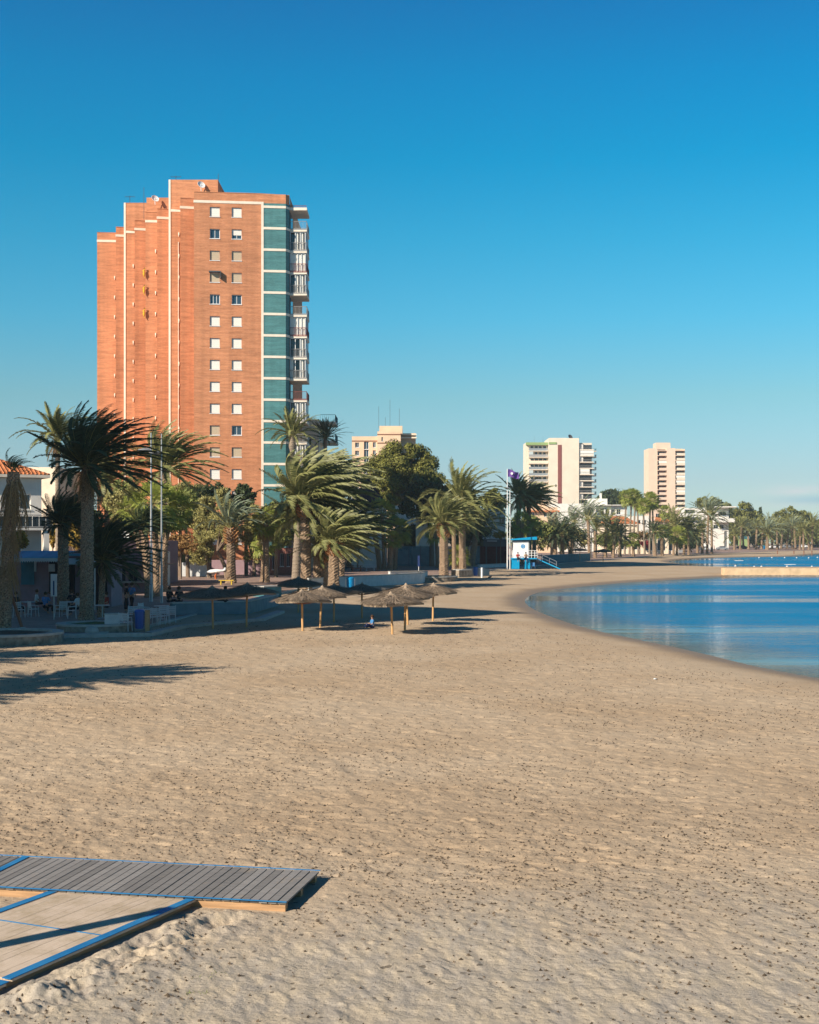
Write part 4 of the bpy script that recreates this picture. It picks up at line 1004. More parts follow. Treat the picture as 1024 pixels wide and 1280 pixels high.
for z in (PZ(541, DP), PZ(545, DP), PZ(555, DP), PZ(564, DP), PZ(573, DP)):
    mb = MB(); mb.box(x_(501), x_(521), 4.8, 6.0, z - 0.15, z + 0.15); mb.build('balcony', M['cream'], pe)
mb = MB()
for (a, b, y) in ((440, 472, 551.3), (472, 501, 543.8), (472, 501, 554.5), (440, 472, 584), (440, 472, 595)):
    mb.box(x_(a) - 0.01, x_(b) + 0.01, -1.65 if a > 450 else -0.05, -0.003 if a < 450 else -1.603, PZ(y, DP) - 0.12, PZ(y, DP) + 0.12)
mb.build('string_course', M['old_wood'], pe)
for x, h in ((472.5, 5.0), (487, 6.5), (499, 4.5), (481, 2.6)): antenna(pe, x_(x), 8, PZ(532, DP), h, 0)

# ------------------------------------------------------------------ the two far towers
DB = 600.0; kb = DB / F
tB = empty('apartment_tower', (PX(657.5, DB), DB, 0), 0, 'broad cream tower block with green roof edge, maroon stripe and stacked balconies', 'apartment building'); xb = lambda p: (p - 657.5) * kb
zT = PZ(554, DB); zL = PZ(553, DB); fh = 7.72 * kb
shell('wall', tB, M['ivory'], xb(685), 14, 0, zL, (), (), 0.6)                                  # left wing behind the balconies
shell('wall', tB, M['ivory'], xb(722.5) - xb(685) - .01, 20, 0, PZ(548.5, DB), (), (), 0.6, 0.3, xb(685) + .005, -4)
mb = MB(); mb.box(xb(696.2), xb(701), -4.12, -4.003, PZ(642, DB), PZ(556.8, DB)); mb.build('maroon_stripe', M['maroon'], tB)
mb = MB(); mb.box(xb(657.5) - .1, xb(685) - .05, -1.6, 0, PZ(556.5, DB), PZ(553.2, DB)); mb.box(xb(685), xb(694.5), -4.3, -4.003, PZ(556, DB), PZ(553.5, DB)); mb.build('green_fascia', M['green_paint'], tB)
mb = MB(); mb.box(xb(722.5) + .01, xb(741), 3.0, 18, 0, PZ(553, DB)); mb.box(xb(687), xb(710), 2, 12, PZ(548.5, DB) - .5, PZ(547, DB)); mb.build('inner_wing', M['ivory'], tB)
mb = MB(); mb.box(xb(693.0), xb(694.5), -4.06, -4.003, PZ(609, DB), PZ(606, DB)); mb.build('window', M['darkglass'], tB)
for i in range(12):
    z = PZ(564.0, DB) - i * fh
    if z < 6: break
    rs = random.Random(i + 3)
    mb = MB(); mb.box(xb(660.5), xb(684.5), -2.4, 0.0, z - 0.2, z + 0.12); s_ = mb.build('balcony', M['cream_band'], tB)
    mb = MB(); mb.box(xb(660.5), xb(684.5), -2.45, -2.405, z + 0.13, z + 1.15)
    mb.build('balcony_parapet', M[['metal', 'rail', 'cream', 'metal'][i % 4]], s_)
    mb = MB()
    for j in range(4):
        a = xb(663.5 + j * 5.2); mb.box(a, a + rs.uniform(0.9, 1.5), -0.05, -0.003, z + 0.15, z + 2.2)
    mb.build('window', M['darkglass'], s_)
    if i % 3 == 1: mb = MB(); mb.box(xb(661), xb(666), -2.3, -2.2, z + 1.1, z + 2.4); mb.build('awning', M['awning_val'], s_)
for i in range(12):
    z = PZ(562.6, DB) - i * fh
    if z < 6: break
    rs = random.Random(i + 30)
    mb = MB(); mb.box(xb(722.5) + .02, xb(741), -3.6, 2.9, z - 0.22, z + 0.12); s_ = mb.build('balcony', M['cream_band'], tB)
    mb = MB(); railing(mb, (xb(722.8), -3.55, 0), (xb(741) - .1, -3.55, 0), z + .12, 1.0, 0.5, 0.03, 0.05); mb.build('railing', M['rail'], s_)
    mb = MB(); mb.box(xb(722.5) + .05, xb(741), 2.9, 2.99, z + .13, z + fh - .3); mb.build('window_wall', M['darkglass'], s_)
    if i in (1, 4): mb = MB(); mb.box(xb(723), xb(741 if i == 1 else 736), -3.4, -3.3, z + .1, z + fh - .3); mb.build('enclosure', M['blind'], s_)
    elif i % 2 == 0: mb = MB(); mb.box(xb(723), xb(728), -2.9, -2.8, z + .1, z + fh - .4); mb.build('awning', M['white'], s_)
    mb = MB(); mb.box(xb(741) + .01, xb(746.5), 2.0, 7.0, z - 0.5, z - 0.2); mb.build('side_balcony', M['cream_band'], tB)
    mb = MB(); railing(mb, (xb(741) + .1, 2.05, 0), (xb(746.3), 2.05, 0), z - .2, 1.0, 0.4, 0.03, 0.05); railing(mb, (xb(746.3), 2.05, 0), (xb(746.3), 6.9, 0), z - .2, 1.0, 0.4, 0.03, 0.05); mb.build('railing', M['teal_paint'], tB)
for x in (670, 681, 717, 727): antenna(tB, xb(x), 8, zL - .5, 4)
dish(tB, xb(712), -2, PZ(547, DB), 1.2, 'dark_metal')

DC = 780.0; kc = DC / F
tC = empty('apartment_tower', (PX(811, DC), DC, 0), 0, 'slim pale pink tower block furthest right, with two columns of balconies', 'apartment building'); xc = lambda p: (p - 811) * kc
zC = PZ(560.5, DC); fc = 6.1 * kc
shell('wall', tC, M['pale_peach2'], xc(822), 16, 0, zC, (), (), 0.5)
shell('wall', tC, M['pale_peach2'], xc(843.5) - xc(833), 18, 0, zC, (), (), 0.5, .3, xc(833), -2)
mb = MB(); mb.box(xc(822) + .02, xc(833) - .02, 4.5, 16, 0, zC); mb.build('recess_wall', M['pale_peach'], tC)
mb = MB(); mb.box(xc(843.5) + .02, xc(855.5), 3.5, 16, 0, zC); mb.build('recess_wall', M['pale_peach'], tC)
mb = MB(); mb.box(xc(821), xc(839), 2, 12, zC - .5, PZ(553, DC)); mb.build('roof_block', M['pale_peach2'], tC)
for i in range(13):
    z = zC - 1.3 - i * fc
    if z < 5: break
    for (a, b, y0_, y1_, dp, nm) in ((822, 833, -1.8, 4.4, 0, 'balcony'), (843.5, 855.5, -2.6, 3.4, 1, 'balcony')):
        mb = MB(); mb.box(xc(a) + .04, xc(b) - .04, y0_, y1_, z - .2, z + .1); s_ = mb.build(nm, M['pale_peach2'], tC)
        mb = MB(); zz_ = z - fc + .1; mb.box(xc(a + 1.5), xc(b) - .06, y0_ + .02, y0_ + .2, zz_ + .01, zz_ + 1.15); mb.build('balcony_parapet', M['pale_peach2' if dp == 0 else 'ivory'], s_)
        mb = MB(); mb.box(xc(a) + .1, xc(b) - .1, y1_ - .08, y1_ - .003, zz_ + 0.1, zz_ + fc - .6); mb.build('window_wall', M['maroon' if i % 3 else 'darkglass'] if not dp else M['darkglass'], s_)
        if (dp and i in (2, 5, 6, 8)) or (not dp and i == 2): mb = MB(); mb.box(xc(a + 1), xc(b) - .1, y0_ + .25, y0_ + .4, zz_ + 1.2, zz_ + fc - .35); mb.build('enclosure', M['blind'], s_)
mb = MB(); mb.box(xc(855.5) + .01, xc(856.3), 0, 14, 0, zC - .3); mb.build('side_wall', M['pale_peach2'], tC)

# ------------------------------------------------------------------ low buildings along the front, left to right
# neighbouring block just out of the picture on the left: its shade lies over the terrace
ea = Vector((.6, .8)); Hn = 28.5; Ls = Hn / tl * 1.0
Sx, Sy = LX / hl * Ls, LY / hl * Ls; T_ = Vector((7.2, 84.2)); C0 = Vector((T_.x - Sx, T_.y - Sy))
nb = empty('apartment_block', (C0.x, C0.y, 0), math.atan2(.8, .6), 'cream seafront apartment block standing just left of the view', 'apartment building')
La, Lb = 30.0, 40.0
hf = []
for i in range(9):
    for j in range(7): hf.append((2 + j * 4.0, 4.2 + j * 4.0, 1.2 + i * 3.05, 3.1 + i * 3.05))
mb = MB(); facade(mb, (-La, 0), (1, 0), La, 0, Hn, hf, .25); facade(mb, (0, 0), (0, 1), Lb, 0, Hn, []); facade(mb, (0, Lb), (-1, 0), La, 0, Hn, []); facade(mb, (-La, Lb), (0, -1), Lb, 0, Hn, [])
mb.quad((-La, 0, Hn), (0, 0, Hn), (0, Lb, Hn), (-La, Lb, Hn)); mb.build('wall', M['cream'], nb)
for h in hf: wn = MB(); wbox(wn, (-La, 0), (1, 0), h[0] + .02, h[1] - .02, h[2] + .02, h[3] - .02, -.24, -.2); wn.build('window', M['darkglass'], nb)

# white house with tiled roof at the left edge: its front is turned away from the sun
DH = 104.0
hr, Wh, Hh_ = None, None, None
hroot = empty('house', (PX(52, DH), DH, 0), R(28), 'white two storey house with red tiled roof and glazed balcony at the left edge', 'house')
WhL = 13.0; zE = PZ(598, DH)
hs = [(8.6, 9.9, zE - 2.4, zE - 1.1), (3.2, 5.0, zE - 2.5, zE - .9), (10.6, 12.2, zE - 2.4, zE - 1.2), (2.5, 5.5, .3, 2.4), (8, 10.5, .3, 2.4)]
shell('wall', hroot, M['white'], WhL, 9, 0, zE, hs, (), 0.0, .25, -WhL, 0)
for h in hs: window(hroot, (-WhL, 0), (1, 0), *h, 'glass', .25)
hip_roof(hroot, WhL, 9, zE + .25, 1.9, .55, M['roof_tile'], -WhL, 0, .35)
mb = MB(); mb.box(-6.2, -4.0, 2.2, 4.2, zE + 1.1, PZ(569, DH + 3)); mb.build('chimney', M['cream_band'], hroot)
mb = MB(); mb.box(-WhL + .2, 0.4, -2.2, -.003, PZ(663, DH), PZ(660, DH)); s_ = mb.build('balcony', M['white'], hroot)
mb = MB(); railing(mb, (-WhL + .3, -2.1, 0), (.35, -2.1, 0), PZ(660, DH), .95, .5, .02, .035); mb.build('railing', M['metal'], s_)
mb = MB(); mb.box(-WhL + .3, .3, -2.05, -2.0, PZ(660, DH), PZ(646, DH)); mb.build('glass_screen', M['darkglass'], s_)
mb = MB(); mb.box(-.3, .1, -2.1, -1.7, 0, PZ(663, DH)); mb.build('pillar', M['white'], hroot); mb = MB(); mb.box(-6.5, -6.1, -2.1, -1.7, 0, PZ(663, DH)); mb.build('pillar', M['white'], hroot)

house('house', 'plain cream house wall rising behind the tiled house on the left', 24, 72, 584, 150, 12, M['cream'], holes_px=[(58, 62, 632, 640)])
house('house', 'dim rose brick house behind the terrace palms, with satellite dish on roof', 128, 200, 676, 128, 10, M['mauve'], holes_px=[(140, 172, 711, 727), (176, 190, 712, 727)])
r_, W_, H_ = house('kiosk', 'low mauve beach bar with dark serving hatch and thin flat roof', 134, 182, 690, 112, 4, M['mauve'], holes_px=[(138, 157, 709, 727), (160, 172, 709, 727)], cat='kiosk', frame='dark_metal')
mb = MB(); mb.box(-.6, W_ + 1.8, -1.6, 4.2, PZ(706.5, 112), PZ(705, 112)); mb.build('canopy', M['dark_metal'], r_)
mb = MB(); mb.box(-.2, W_ + .2, -1.0, -.003, PZ(728, 112), PZ(726.6, 112)); mb.build('counter', M['stone_cap'], r_)
dd = empty('dish_mast', (PX(158, 126), 126, PZ(676, 126)), 0, 'pale round satellite dish on the roof behind the beach bar', 'satellite dish')
mb = MB(); mb.lathe([(.02, 0), (.25, .04), (.36, .12), (.34, .13), (.2, .06), (.02, .03)], 18); mt = Matrix.Rotation(R(80), 4, 'X'); mb.v = [tuple(mt @ Vector(p) + Vector((0, 0, .55))) for p in mb.v]; mb.build('dish', M['white2'], dd)
mb = MB(); mb.tube([(0, .1, 0), (0, .1, .5)], .04, n=6); mb.build('mast', M['metal'], dd)
house('outbuilding', 'small white rendered hut between the lamp posts and rusty tree', 172, 203, 690, 124, 4, M['white'], holes_px=[(173, 182, 697, 702)], cat='hut')
house('garden_wall', 'long pale grey garden wall with mesh top behind the rusty tree', 206, 262, 703, 156, .5, M['wall_white'], cat='wall', par=0)
house('garden_wall', 'dark block wall running behind the olive green tree', 262.3, 330, 700, 164, .5, M['mauve'], cat='wall', par=0)
ms = empty('mesh_fence', (PX(206, 155.5), 155.5, 0), 0, 'dark green mesh fence standing on the grey garden wall', 'fence')
mb = MB(); L_ = 56 * 155.5 / F
for i in range(10): mb.tube([(L_ * i / 9, .6, 0), (L_ * i / 9, .6, PZ(689, 155.5))], .04, n=4)
mb.build('post', M['dark_metal'], ms)
mb = MB(); mb.box(0, L_, .62, .66, PZ(703, 155.5), PZ(690, 155.5)); mb.build('mesh', M['leaf_dark'], ms)
house('house', 'pink brick ground floor with tall dark windows left of the palm group', 326, 368, 685, 162, 5, M['rosebrick'], holes_px=[(340, 345, 692, 712), (350, 355, 692, 708), (358.5, 362.5, 692, 708)])
# building stepping out behind the tower balconies
r_, W_, H_ = house('apartment_building', 'cream apartment block half hidden behind the tower balconies and palms', 374, 399, 524, 195, 16, M['cream'], cat='apartment building', holes_px=[(385, 389, 548, 556), (385, 389, 572, 580)])
for i in range(8):
    z = PZ(527 + i * 24, 195); mb = MB(); mb.box(W_ + .01, W_ + 2.3, 1, 8, z - .2, z + .1); s_ = mb.build('balcony', M['cream_band'], r_)
    mb = MB(); railing(mb, (W_ + .1, 1.05, 0), (W_ + 2.25, 1.05, 0), z + .1, 1, .3); railing(mb, (W_ + 2.25, 1.05, 0), (W_ + 2.25, 7.9, 0), z + .1, 1, .3); mb.build('railing', M['teal_paint'], s_)
# plum roofed house
DQ = 205.0
q_, Wq, Hq = house('house', 'house with steep plum coloured pyramid roof behind the palm group', 436, 482, 636, DQ, 8, M['white'], holes_px=[(455, 466, 641, 650), (470, 478, 641, 652)], par=0)
hip_roof(q_, Wq, 8, Hq + .2, PZ(598, DQ) - Hq, .5, M['roof_plum'], 0, 0, .02)
house('house', 'white villa glimpsed in the dark gap under the big pine', 494, 520, 632, 230, 7, M['white'], holes_px=[(500, 504, 636, 642), (508, 513, 636, 641)])
house('house', 'small white house with balcony right of the big pine trunks', 520, 546, 648, 215, 7, M['white'], holes_px=[(524, 530, 652, 658), (534, 540, 652, 660)])
def panel_fence(label, x0, x1, ytop, D, m_, pitch=14):
    k = D / F; L_ = (x1 - x0) * k; root = empty('panel_fence', (PX(x0, D), D, 0), 0, label, 'fence'); H = PZ(ytop, D); n = max(1, int((x1 - x0) / pitch))
    for i in range(n):
        a = L_ * i / n; b = L_ * (i + 1) / n; mb = MB(); m = int((b - a) / .16)
        for j in range(m): mb.box(a + .06 + (b - a - .1) * j / m, a + .05 + (b - a - .1) * (j + .93) / m, 0, .04 + .02 * (j % 2), .1, H - .1)
        mb.build('fence_panel', m_, root)
    mb = MB()
    for i in range(n + 1): mb.box(L_ * i / n - .05, L_ * i / n + .05, -.03, .1, 0, H)
    mb.build('post', M['dark_metal'], root)
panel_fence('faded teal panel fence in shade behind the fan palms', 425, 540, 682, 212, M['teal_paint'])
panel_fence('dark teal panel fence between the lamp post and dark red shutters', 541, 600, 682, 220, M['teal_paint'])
r_, W_, H_ = house('house', 'modern white house with one square grey window left of the flagpoles', 590, 632, 637, 235, 8, M['white'], holes_px=[(624, 631, 646, 656)])
r_, W_, H_ = house('garage', 'low building with dark red roller shutters under the white house', 598, 634, 674, 228, 4, M['dark_metal'], cat='garage', par=0)
for a, b in ((600, 607), (609, 620), (621.5, 633)):
    mb = MB(); 
    for j in range(12): mb.box((a - 598) * 228 / F, (b - 598) * 228 / F, -.06 - .01 * (j % 2), -.003, j * .25, j * .25 + .24)
    mb.build('roller_shutter', M['darkred'], r_)
mb = MB(); mb.box((609 - 598) * 228 / F, (621 - 598) * 228 / F, -.5, -.003, PZ(677, 228), PZ(675.5, 228)); mb.build('canopy', M['metal'], r_)
r_, W_, H_ = house('house', 'peach terracotta terrace house below the broad cream tower', 660, 697, 634, 400, 9, M['pale_peach'], holes_px=[(664, 668, 640, 645), (680, 684, 641, 646), (688, 692, 641, 646)])
mb = MB(); k = 400 / F; mb.box(0, 8 * k, 1, 5, H_ - .4, PZ(623.5, 400)); mb.box(12 * k, 24 * k, 2, 6, H_ - .4, PZ(625, 400)); mb.build('roof_block', M['pale_peach'], r_)
mb = MB(); mb.box(-.5, W_ + .5, -1.2, -.003, PZ(640, 400), PZ(638, 400)); mb.build('canopy', M['roof_tile'], r_)
house('house', 'long plain white wall building in front of the broad cream tower', 692, 745, 629.5, 430, 10, M['white'], holes_px=[(698, 701, 640, 645)])
r_, W_, H_ = house('house', 'white terraced villa with roof rooms and dark glazed upper floor', 745, 784, 632, 440, 10, M['white'], holes_px=[(751, 755, 636, 643), (757, 762, 636, 643), (764, 769, 637, 643), (771, 776, 637, 643)])
k = 440 / F; mb = MB(); mb.box(-6 * k, 16 * k, 3, 9, H_ - .4, PZ(623, 440)); mb.box(7 * k, 9.5 * k, 4, 4.6, PZ(623, 440), PZ(616, 440)); mb.build('roof_block', M['white'], r_)
mb = MB(); mb.box(-2, W_ + .6, -1.5, 3, H_ + .003, H_ + .25); mb.build('roof_slab', M['white'], r_)
r_, W_, H_ = house('house', 'cream house with low sloping terracotta roof behind the beach palms', 752, 798, 656, 395, 9, M['cream'], holes_px=[(758, 762, 662, 668), (770, 775, 662, 668)], par=0)
hip_roof(r_, W_, 9, H_ + .2, 2.4, .6, M['roof_tile'], 0, 0, .3)
r_, W_, H_ = house('house', 'white two storey house with grey balcony between the tall fan palms', 790, 812, 645, 410, 8, M['white'], holes_px=[(796, 801, 650, 656), (803, 808, 650, 656), (796, 801, 664, 670)])
r_, W_, H_ = house('house', 'cream building with terracotta awning under the slim pink tower', 812, 850, 637, 470, 10, M['pale_peach2'], holes_px=[(820, 825, 642, 647), (832, 838, 642, 647), (820, 826, 655, 662)])
mb = MB(); mb.box(2, W_ - 2, -1.5, -.003, PZ(652, 470), PZ(646.5, 470)); mb.build('awning', M['roof_tile'], r_)
r_, W_, H_ = house('shop', 'row of small shopfronts with pale awning behind the far sand', 773, 848, 672, 372, 6, M['cream'], cat='shop', holes_px=[(776, 784, 676, 687), (793, 801, 676, 687), (806, 816, 676, 688), (822, 832, 675, 688), (836, 844, 675, 688)])
mb = MB(); mb.box(3 * 372 / F, 10 * 372 / F, -1.5, -.003, PZ(676, 372), PZ(675, 372)); mb.build('awning', M['awning_val'], r_)
r_, W_, H_ = house('house', 'white house with shaded roof terrace right of the slim tower', 850, 879, 635, 560, 10, M['white'], holes_px=[(856, 869, 637, 642), (858, 864, 646, 650)])
mb = MB(); mb.box(4 * 560 / F, 26 * 560 / F, -2, 2, PZ(648, 560), PZ(646.5, 560)); mb.build('canopy', M['dark_metal'], r_)
r_, W_, H_ = house('house', 'white modernist villa with cantilevered roof slabs below the far pines', 884, 911, 634.5, 520, 10, M['white'], holes_px=[(899, 908, 640, 644.5), (892, 898, 656, 661), (900, 905, 656, 661), (905.5, 909, 664, 684)])
k = 520 / F; mb = MB(); mb.box(5 * k, W_ + 6.5 * k, -4, 9, H_ + .003, H_ + .4); mb.build('roof_slab', M['white'], r_)
mb = MB(); mb.box(7 * k, W_ + 5 * k, -3.5, -.003, PZ(653, 520), PZ(648, 520)); mb.build('balcony', M['white'], r_)
mb = MB(); mb.box(W_ + .003, W_ + 2 * k, .5, 8, PZ(652, 520), PZ(637, 520)); mb.build('side_wall', M['darkglass'], r_)
house('garden_wall', 'white garden wall at the far right end of the promenade', 1012, 1060, 680.5, 640, 1, M['white'], cat='wall', par=0)
# ------------------------------------------------------------------ boardwalks
def plank_mat(name, c1, c2, streak, isl=.2, s0=.46, s1=.66):
    m = bpy.data.materials.new(name); m.use_nodes = True; t = m.node_tree; b = t.nodes['Principled BSDF']; L = t.links.new
    b.inputs['Roughness'].default_value = .8; b.inputs['Specular IOR Level'].default_value = .2
    g = t.nodes.new('ShaderNodeTexCoord'); gi = t.nodes.new('ShaderNodeNewGeometry')
    mp_ = t.nodes.new('ShaderNodeMapping'); mp_.inputs['Scale'].default_value = streak; L(g.outputs['Object'], mp_.inputs[0])
    n = t.nodes.new('ShaderNodeTexNoise'); n.inputs['Scale'].default_value = 4; n.inputs['Detail'].default_value = 7; n.inputs['Roughness'].default_value = .7; L(mp_.outputs[0], n.inputs[0])
    r = t.nodes.new('ShaderNodeValToRGB'); r.color_ramp.elements[0].position = .3; r.color_ramp.elements[1].position = .7
    r.color_ramp.elements[0].color = (*c1, 1); r.color_ramp.elements[1].color = (*c2, 1); L(n.outputs[0], r.inputs[0])
    mr = t.nodes.new('ShaderNodeMapRange'); mr.inputs[3].default_value = 1 - isl; mr.inputs[4].default_value = 1 + isl; L(gi.outputs['Random Per Island'], mr.inputs[0])
    vs = t.nodes.new('ShaderNodeVectorMath'); vs.operation = 'SCALE'; L(r.outputs[0], vs.inputs[0]); L(mr.outputs[0], vs.inputs['Scale']); L(vs.outputs[0], b.inputs['Base Color'])
    # sand blown over the boards
    n2 = t.nodes.new('ShaderNodeTexNoise'); n2.inputs['Scale'].default_value = 1.7; n2.inputs['Detail'].default_value = 8; n2.inputs['Roughness'].default_value = .75; L(g.outputs['Object'], n2.inputs[0])
    m2 = t.nodes.new('ShaderNodeMapRange'); m2.inputs[1].default_value = s0; m2.inputs[2].default_value = s1; L(n2.outputs[0], m2.inputs[0])
    mx = t.nodes.new('ShaderNodeMix'); mx.data_type = 'RGBA'; mx.inputs[7].default_value = (.40, .31, .21, 1); L(m2.outputs[0], mx.inputs[0]); L(vs.outputs[0], mx.inputs[6]); L(mx.outputs[2], b.inputs['Base Color'])
    bp = t.nodes.new('ShaderNodeBump'); bp.inputs['Strength'].default_value = .35; bp.inputs['Distance'].default_value = .01; L(n.outputs[0], bp.inputs['Height']); L(bp.outputs[0], b.inputs['Normal'])
    return m
M['plank_grey'] = plank_mat('weathered_grey_planks', (.155, .145, .14), (.275, .26, .245), (1, 14, 1), .2, .56, .8)
M['plank_pale'] = plank_mat('sandy_pale_planks', (.50, .395, .30), (.62, .50, .39), (1.0, 14, 1), .03)
M['blue_trim'] = mat('worn_blue_paint', (.012, .14, .34), rough=.6, var=.25, vscale=3, col2=(.03, .20, .42))
M['beam'] = mat('pale_timber_beam', (.42, .25, .13), var=.2, vscale=4, stretch=(.6, 8, 8))
def boardwalk(name, label, o, u, v, L, Wd, sets, z0, across, pm, mid_trim=()):
    """o: corner, u: length direction, v: width direction; planks run across (v) or along the length"""
    root = empty(name, (o.x, o.y, 0), 0, label, 'boardwalk'); rs = random.Random(int(L * 10))
    ang = math.atan2(u.y, u.x); root.rotation_euler = (0, 0, ang); vs_ = 1 if (u.x * v.y - u.y * v.x) > 0 else -1
    mb = MB(); top = z0 + .12; pitch = .118
    if across:
        n = int(L / pitch)
        for i in range(n):
            a = i * pitch + .004; b_ = (i + 1) * pitch - .012; dz = rs.uniform(-.003, .003); ya, yb_ = sorted((0.03 * vs_, (Wd - .03) * vs_))
            mb.box(a, b_, ya + rs.uniform(-.006, .006), yb_ + rs.uniform(-.006, .006), top - .025, top + dz)
    else:
        n = int(Wd / pitch); w_ = Wd / n
        for i in range(n):
            ya, yb_ = sorted(((i * w_ + .002) * vs_, ((i + 1) * w_ - .002) * vs_))
            mb.box(.03, L - .03, ya, yb_, top - .025, top + rs.uniform(-.0015, .0015))
    pl = mb.build('planks', pm, root)
    # a little blue paint on the plank ends / along the edges
    for k in (0, 1):
        tr = MB(); wv = .022 if across else .11; ya, yb_ = sorted(((0 - .002 if k == 0 else Wd - wv) * vs_, (wv if k == 0 else Wd + .002) * vs_)); tr.box(-.01, L, ya, yb_, top + .004, top + .012); tr.build('edge_strip', M['blue_trim'], root)
    for m_ in mid_trim:
        tr = MB(); ya, yb_ = sorted((.04 * vs_, (Wd - .04) * vs_)); tr.box(m_ - (.05 if across else .008), m_ + (.05 if across else .008), ya, yb_, top + .004, top + .010); tr.build('joint_strip', M['blue_trim'], root)
    for q in ((.06, .16), (Wd / 2 - .05, Wd / 2 + .05), (Wd - .16, Wd - .06)):
        bm_ = MB(); ya, yb_ = sorted((q[0] * vs_, q[1] * vs_)); bm_.box(0.02, L, ya, yb_, z0 - .06, top - .028); bm_.build('beam', M['beam'], root)
    return root
boardwalk('boardwalk', 'weathered grey plank boardwalk ending on the open sand at right', A_R1, A_u, A_v, 8.2, 1.60, [], 0.0, True, M['plank_grey'], (4.15, 6.2))
wB = boardwalk('boardwalk_ramp', 'pale sandy boardwalk ramp with bright blue edges running towards the viewer', B_o, B_v, B_u, 3.36, 1.87, [], -.032, False, M['plank_pale'], (1.75,))
wB2 = boardwalk('boardwalk_ramp', 'last pale boardwalk section cut by the left edge of the view', B_o + B_v * 1.92 * 0 + B_v * 3.39, B_v, B_u, 2.6, 1.9, [], -.05, False, M['plank_pale'], ())
# tufts of grass near the ramp
mb = MB(); rs = random.Random(3)
for cx_, cy_ in ((585, 1241), (640, 1190), (600, 1200)):
    pass
for (x, y, nn_) in ((241, 1241, 30), (244, 1221, 12), (270, 1216, 10)):
    X, D, _ = GP(x, y)
    for i in range(nn_):
        a = rs.uniform(0, 6.28); r_ = rs.uniform(0, .10); p = Vector((X + r_ * 1.6 * math.cos(a), D + r_ * math.sin(a), -.02)); e = p + Vector((rs.uniform(-.06, .06), rs.uniform(-.06, .06), rs.uniform(.02, .05)))
        w_ = Vector((math.cos(a), math.sin(a), 0)) * .008; mb.add((p - w_, p + w_, e), ((0, 1, 2),))
tag(mb.build('beach_weeds', M['leaf_green'], None), kind='stuff')

# wooden mast standing left of the view; its shade crosses the ramp
ms = empty('wooden_post', (-2.99 - LX / hl * 5.6, 16.0 - LY / hl * 5.6, 0), 0, 'thick wooden beach post standing left of the boardwalk', 'post')
mb = MB(); H_ = 5.6 * tl + .12; mb.tube([(0, 0, -.3), (0, 0, H_)], .12, n=12); mb.build('post', M['wood'], ms)
mb = MB(); mb.lathe([(.14, 0), (.16, .04), (.02, .08)], 12, (0, 0, H_)); mb.build('cap', M['metal'], ms)


# scraps of dried weed and small clods strewn over the beach, too many to count
nr_ = np.random.RandomState(12)
nS = 40000; dS = 12.0 * (75.0 / 12.0) ** nr_.rand(nS); xS = (nr_.rand(nS) * 2 - 1) * .36 * dS
keep = ((vnoise(xS * .35, dS * .35, 91) + .5) * (vnoise(xS * 1.5, dS * 1.1, 93) + .6) * 2.0 > nr_.rand(nS)) & (nr_.rand(nS) < np.clip((dS - 9) / 9, .22, 1)) & (xS > edge_x(dS) + .6)
qa = (xS - A_R1.x) * A_u.x + (dS - A_R1.y) * A_u.y; la = (xS - A_R1.x) * A_v.x + (dS - A_R1.y) * A_v.y; qb = (xS - B_o.x) * B_u.x + (dS - B_o.y) * B_u.y; lb_ = (xS - B_o.x) * B_v.x + (dS - B_o.y) * B_v.y
keep &= ~((qa > -.1) & (la > -.1) & (la < 1.7)) & ~((qb > -.15) & (qb < 2.0) & (lb_ > -.1))
xS, dS = xS[keep], dS[keep]; hS, sS = ground_height(xS, dS); mb = MB()
for x, y, h, s_ in zip(xS, dS, hS, sS):
    if s_ < 3: continue
    r = rnd.uniform(.006, .019) * (1 + y / 150); l = r * rnd.uniform(1.0, 2.4); a = rnd.uniform(-.9, .3); ca, sa = math.cos(a) * l, math.sin(a) * l; t_ = r * rnd.uniform(.8, 1.5)
    mb.add([(x - ca, y - sa, h - .01), (x + sa * r / l, y - ca * r / l, h - .01), (x + ca, y + sa, h - .01), (x - sa * r / l, y + ca * r / l, h - .01), (x + rnd.uniform(-.3, .3) * r, y, h + t_)],
           [(0, 1, 4), (1, 2, 4), (2, 3, 4), (3, 0, 4)])
tag(mb.build('dried_seaweed', mat('dried_seaweed', (.085, .062, .042), island=.5), None), kind='stuff')

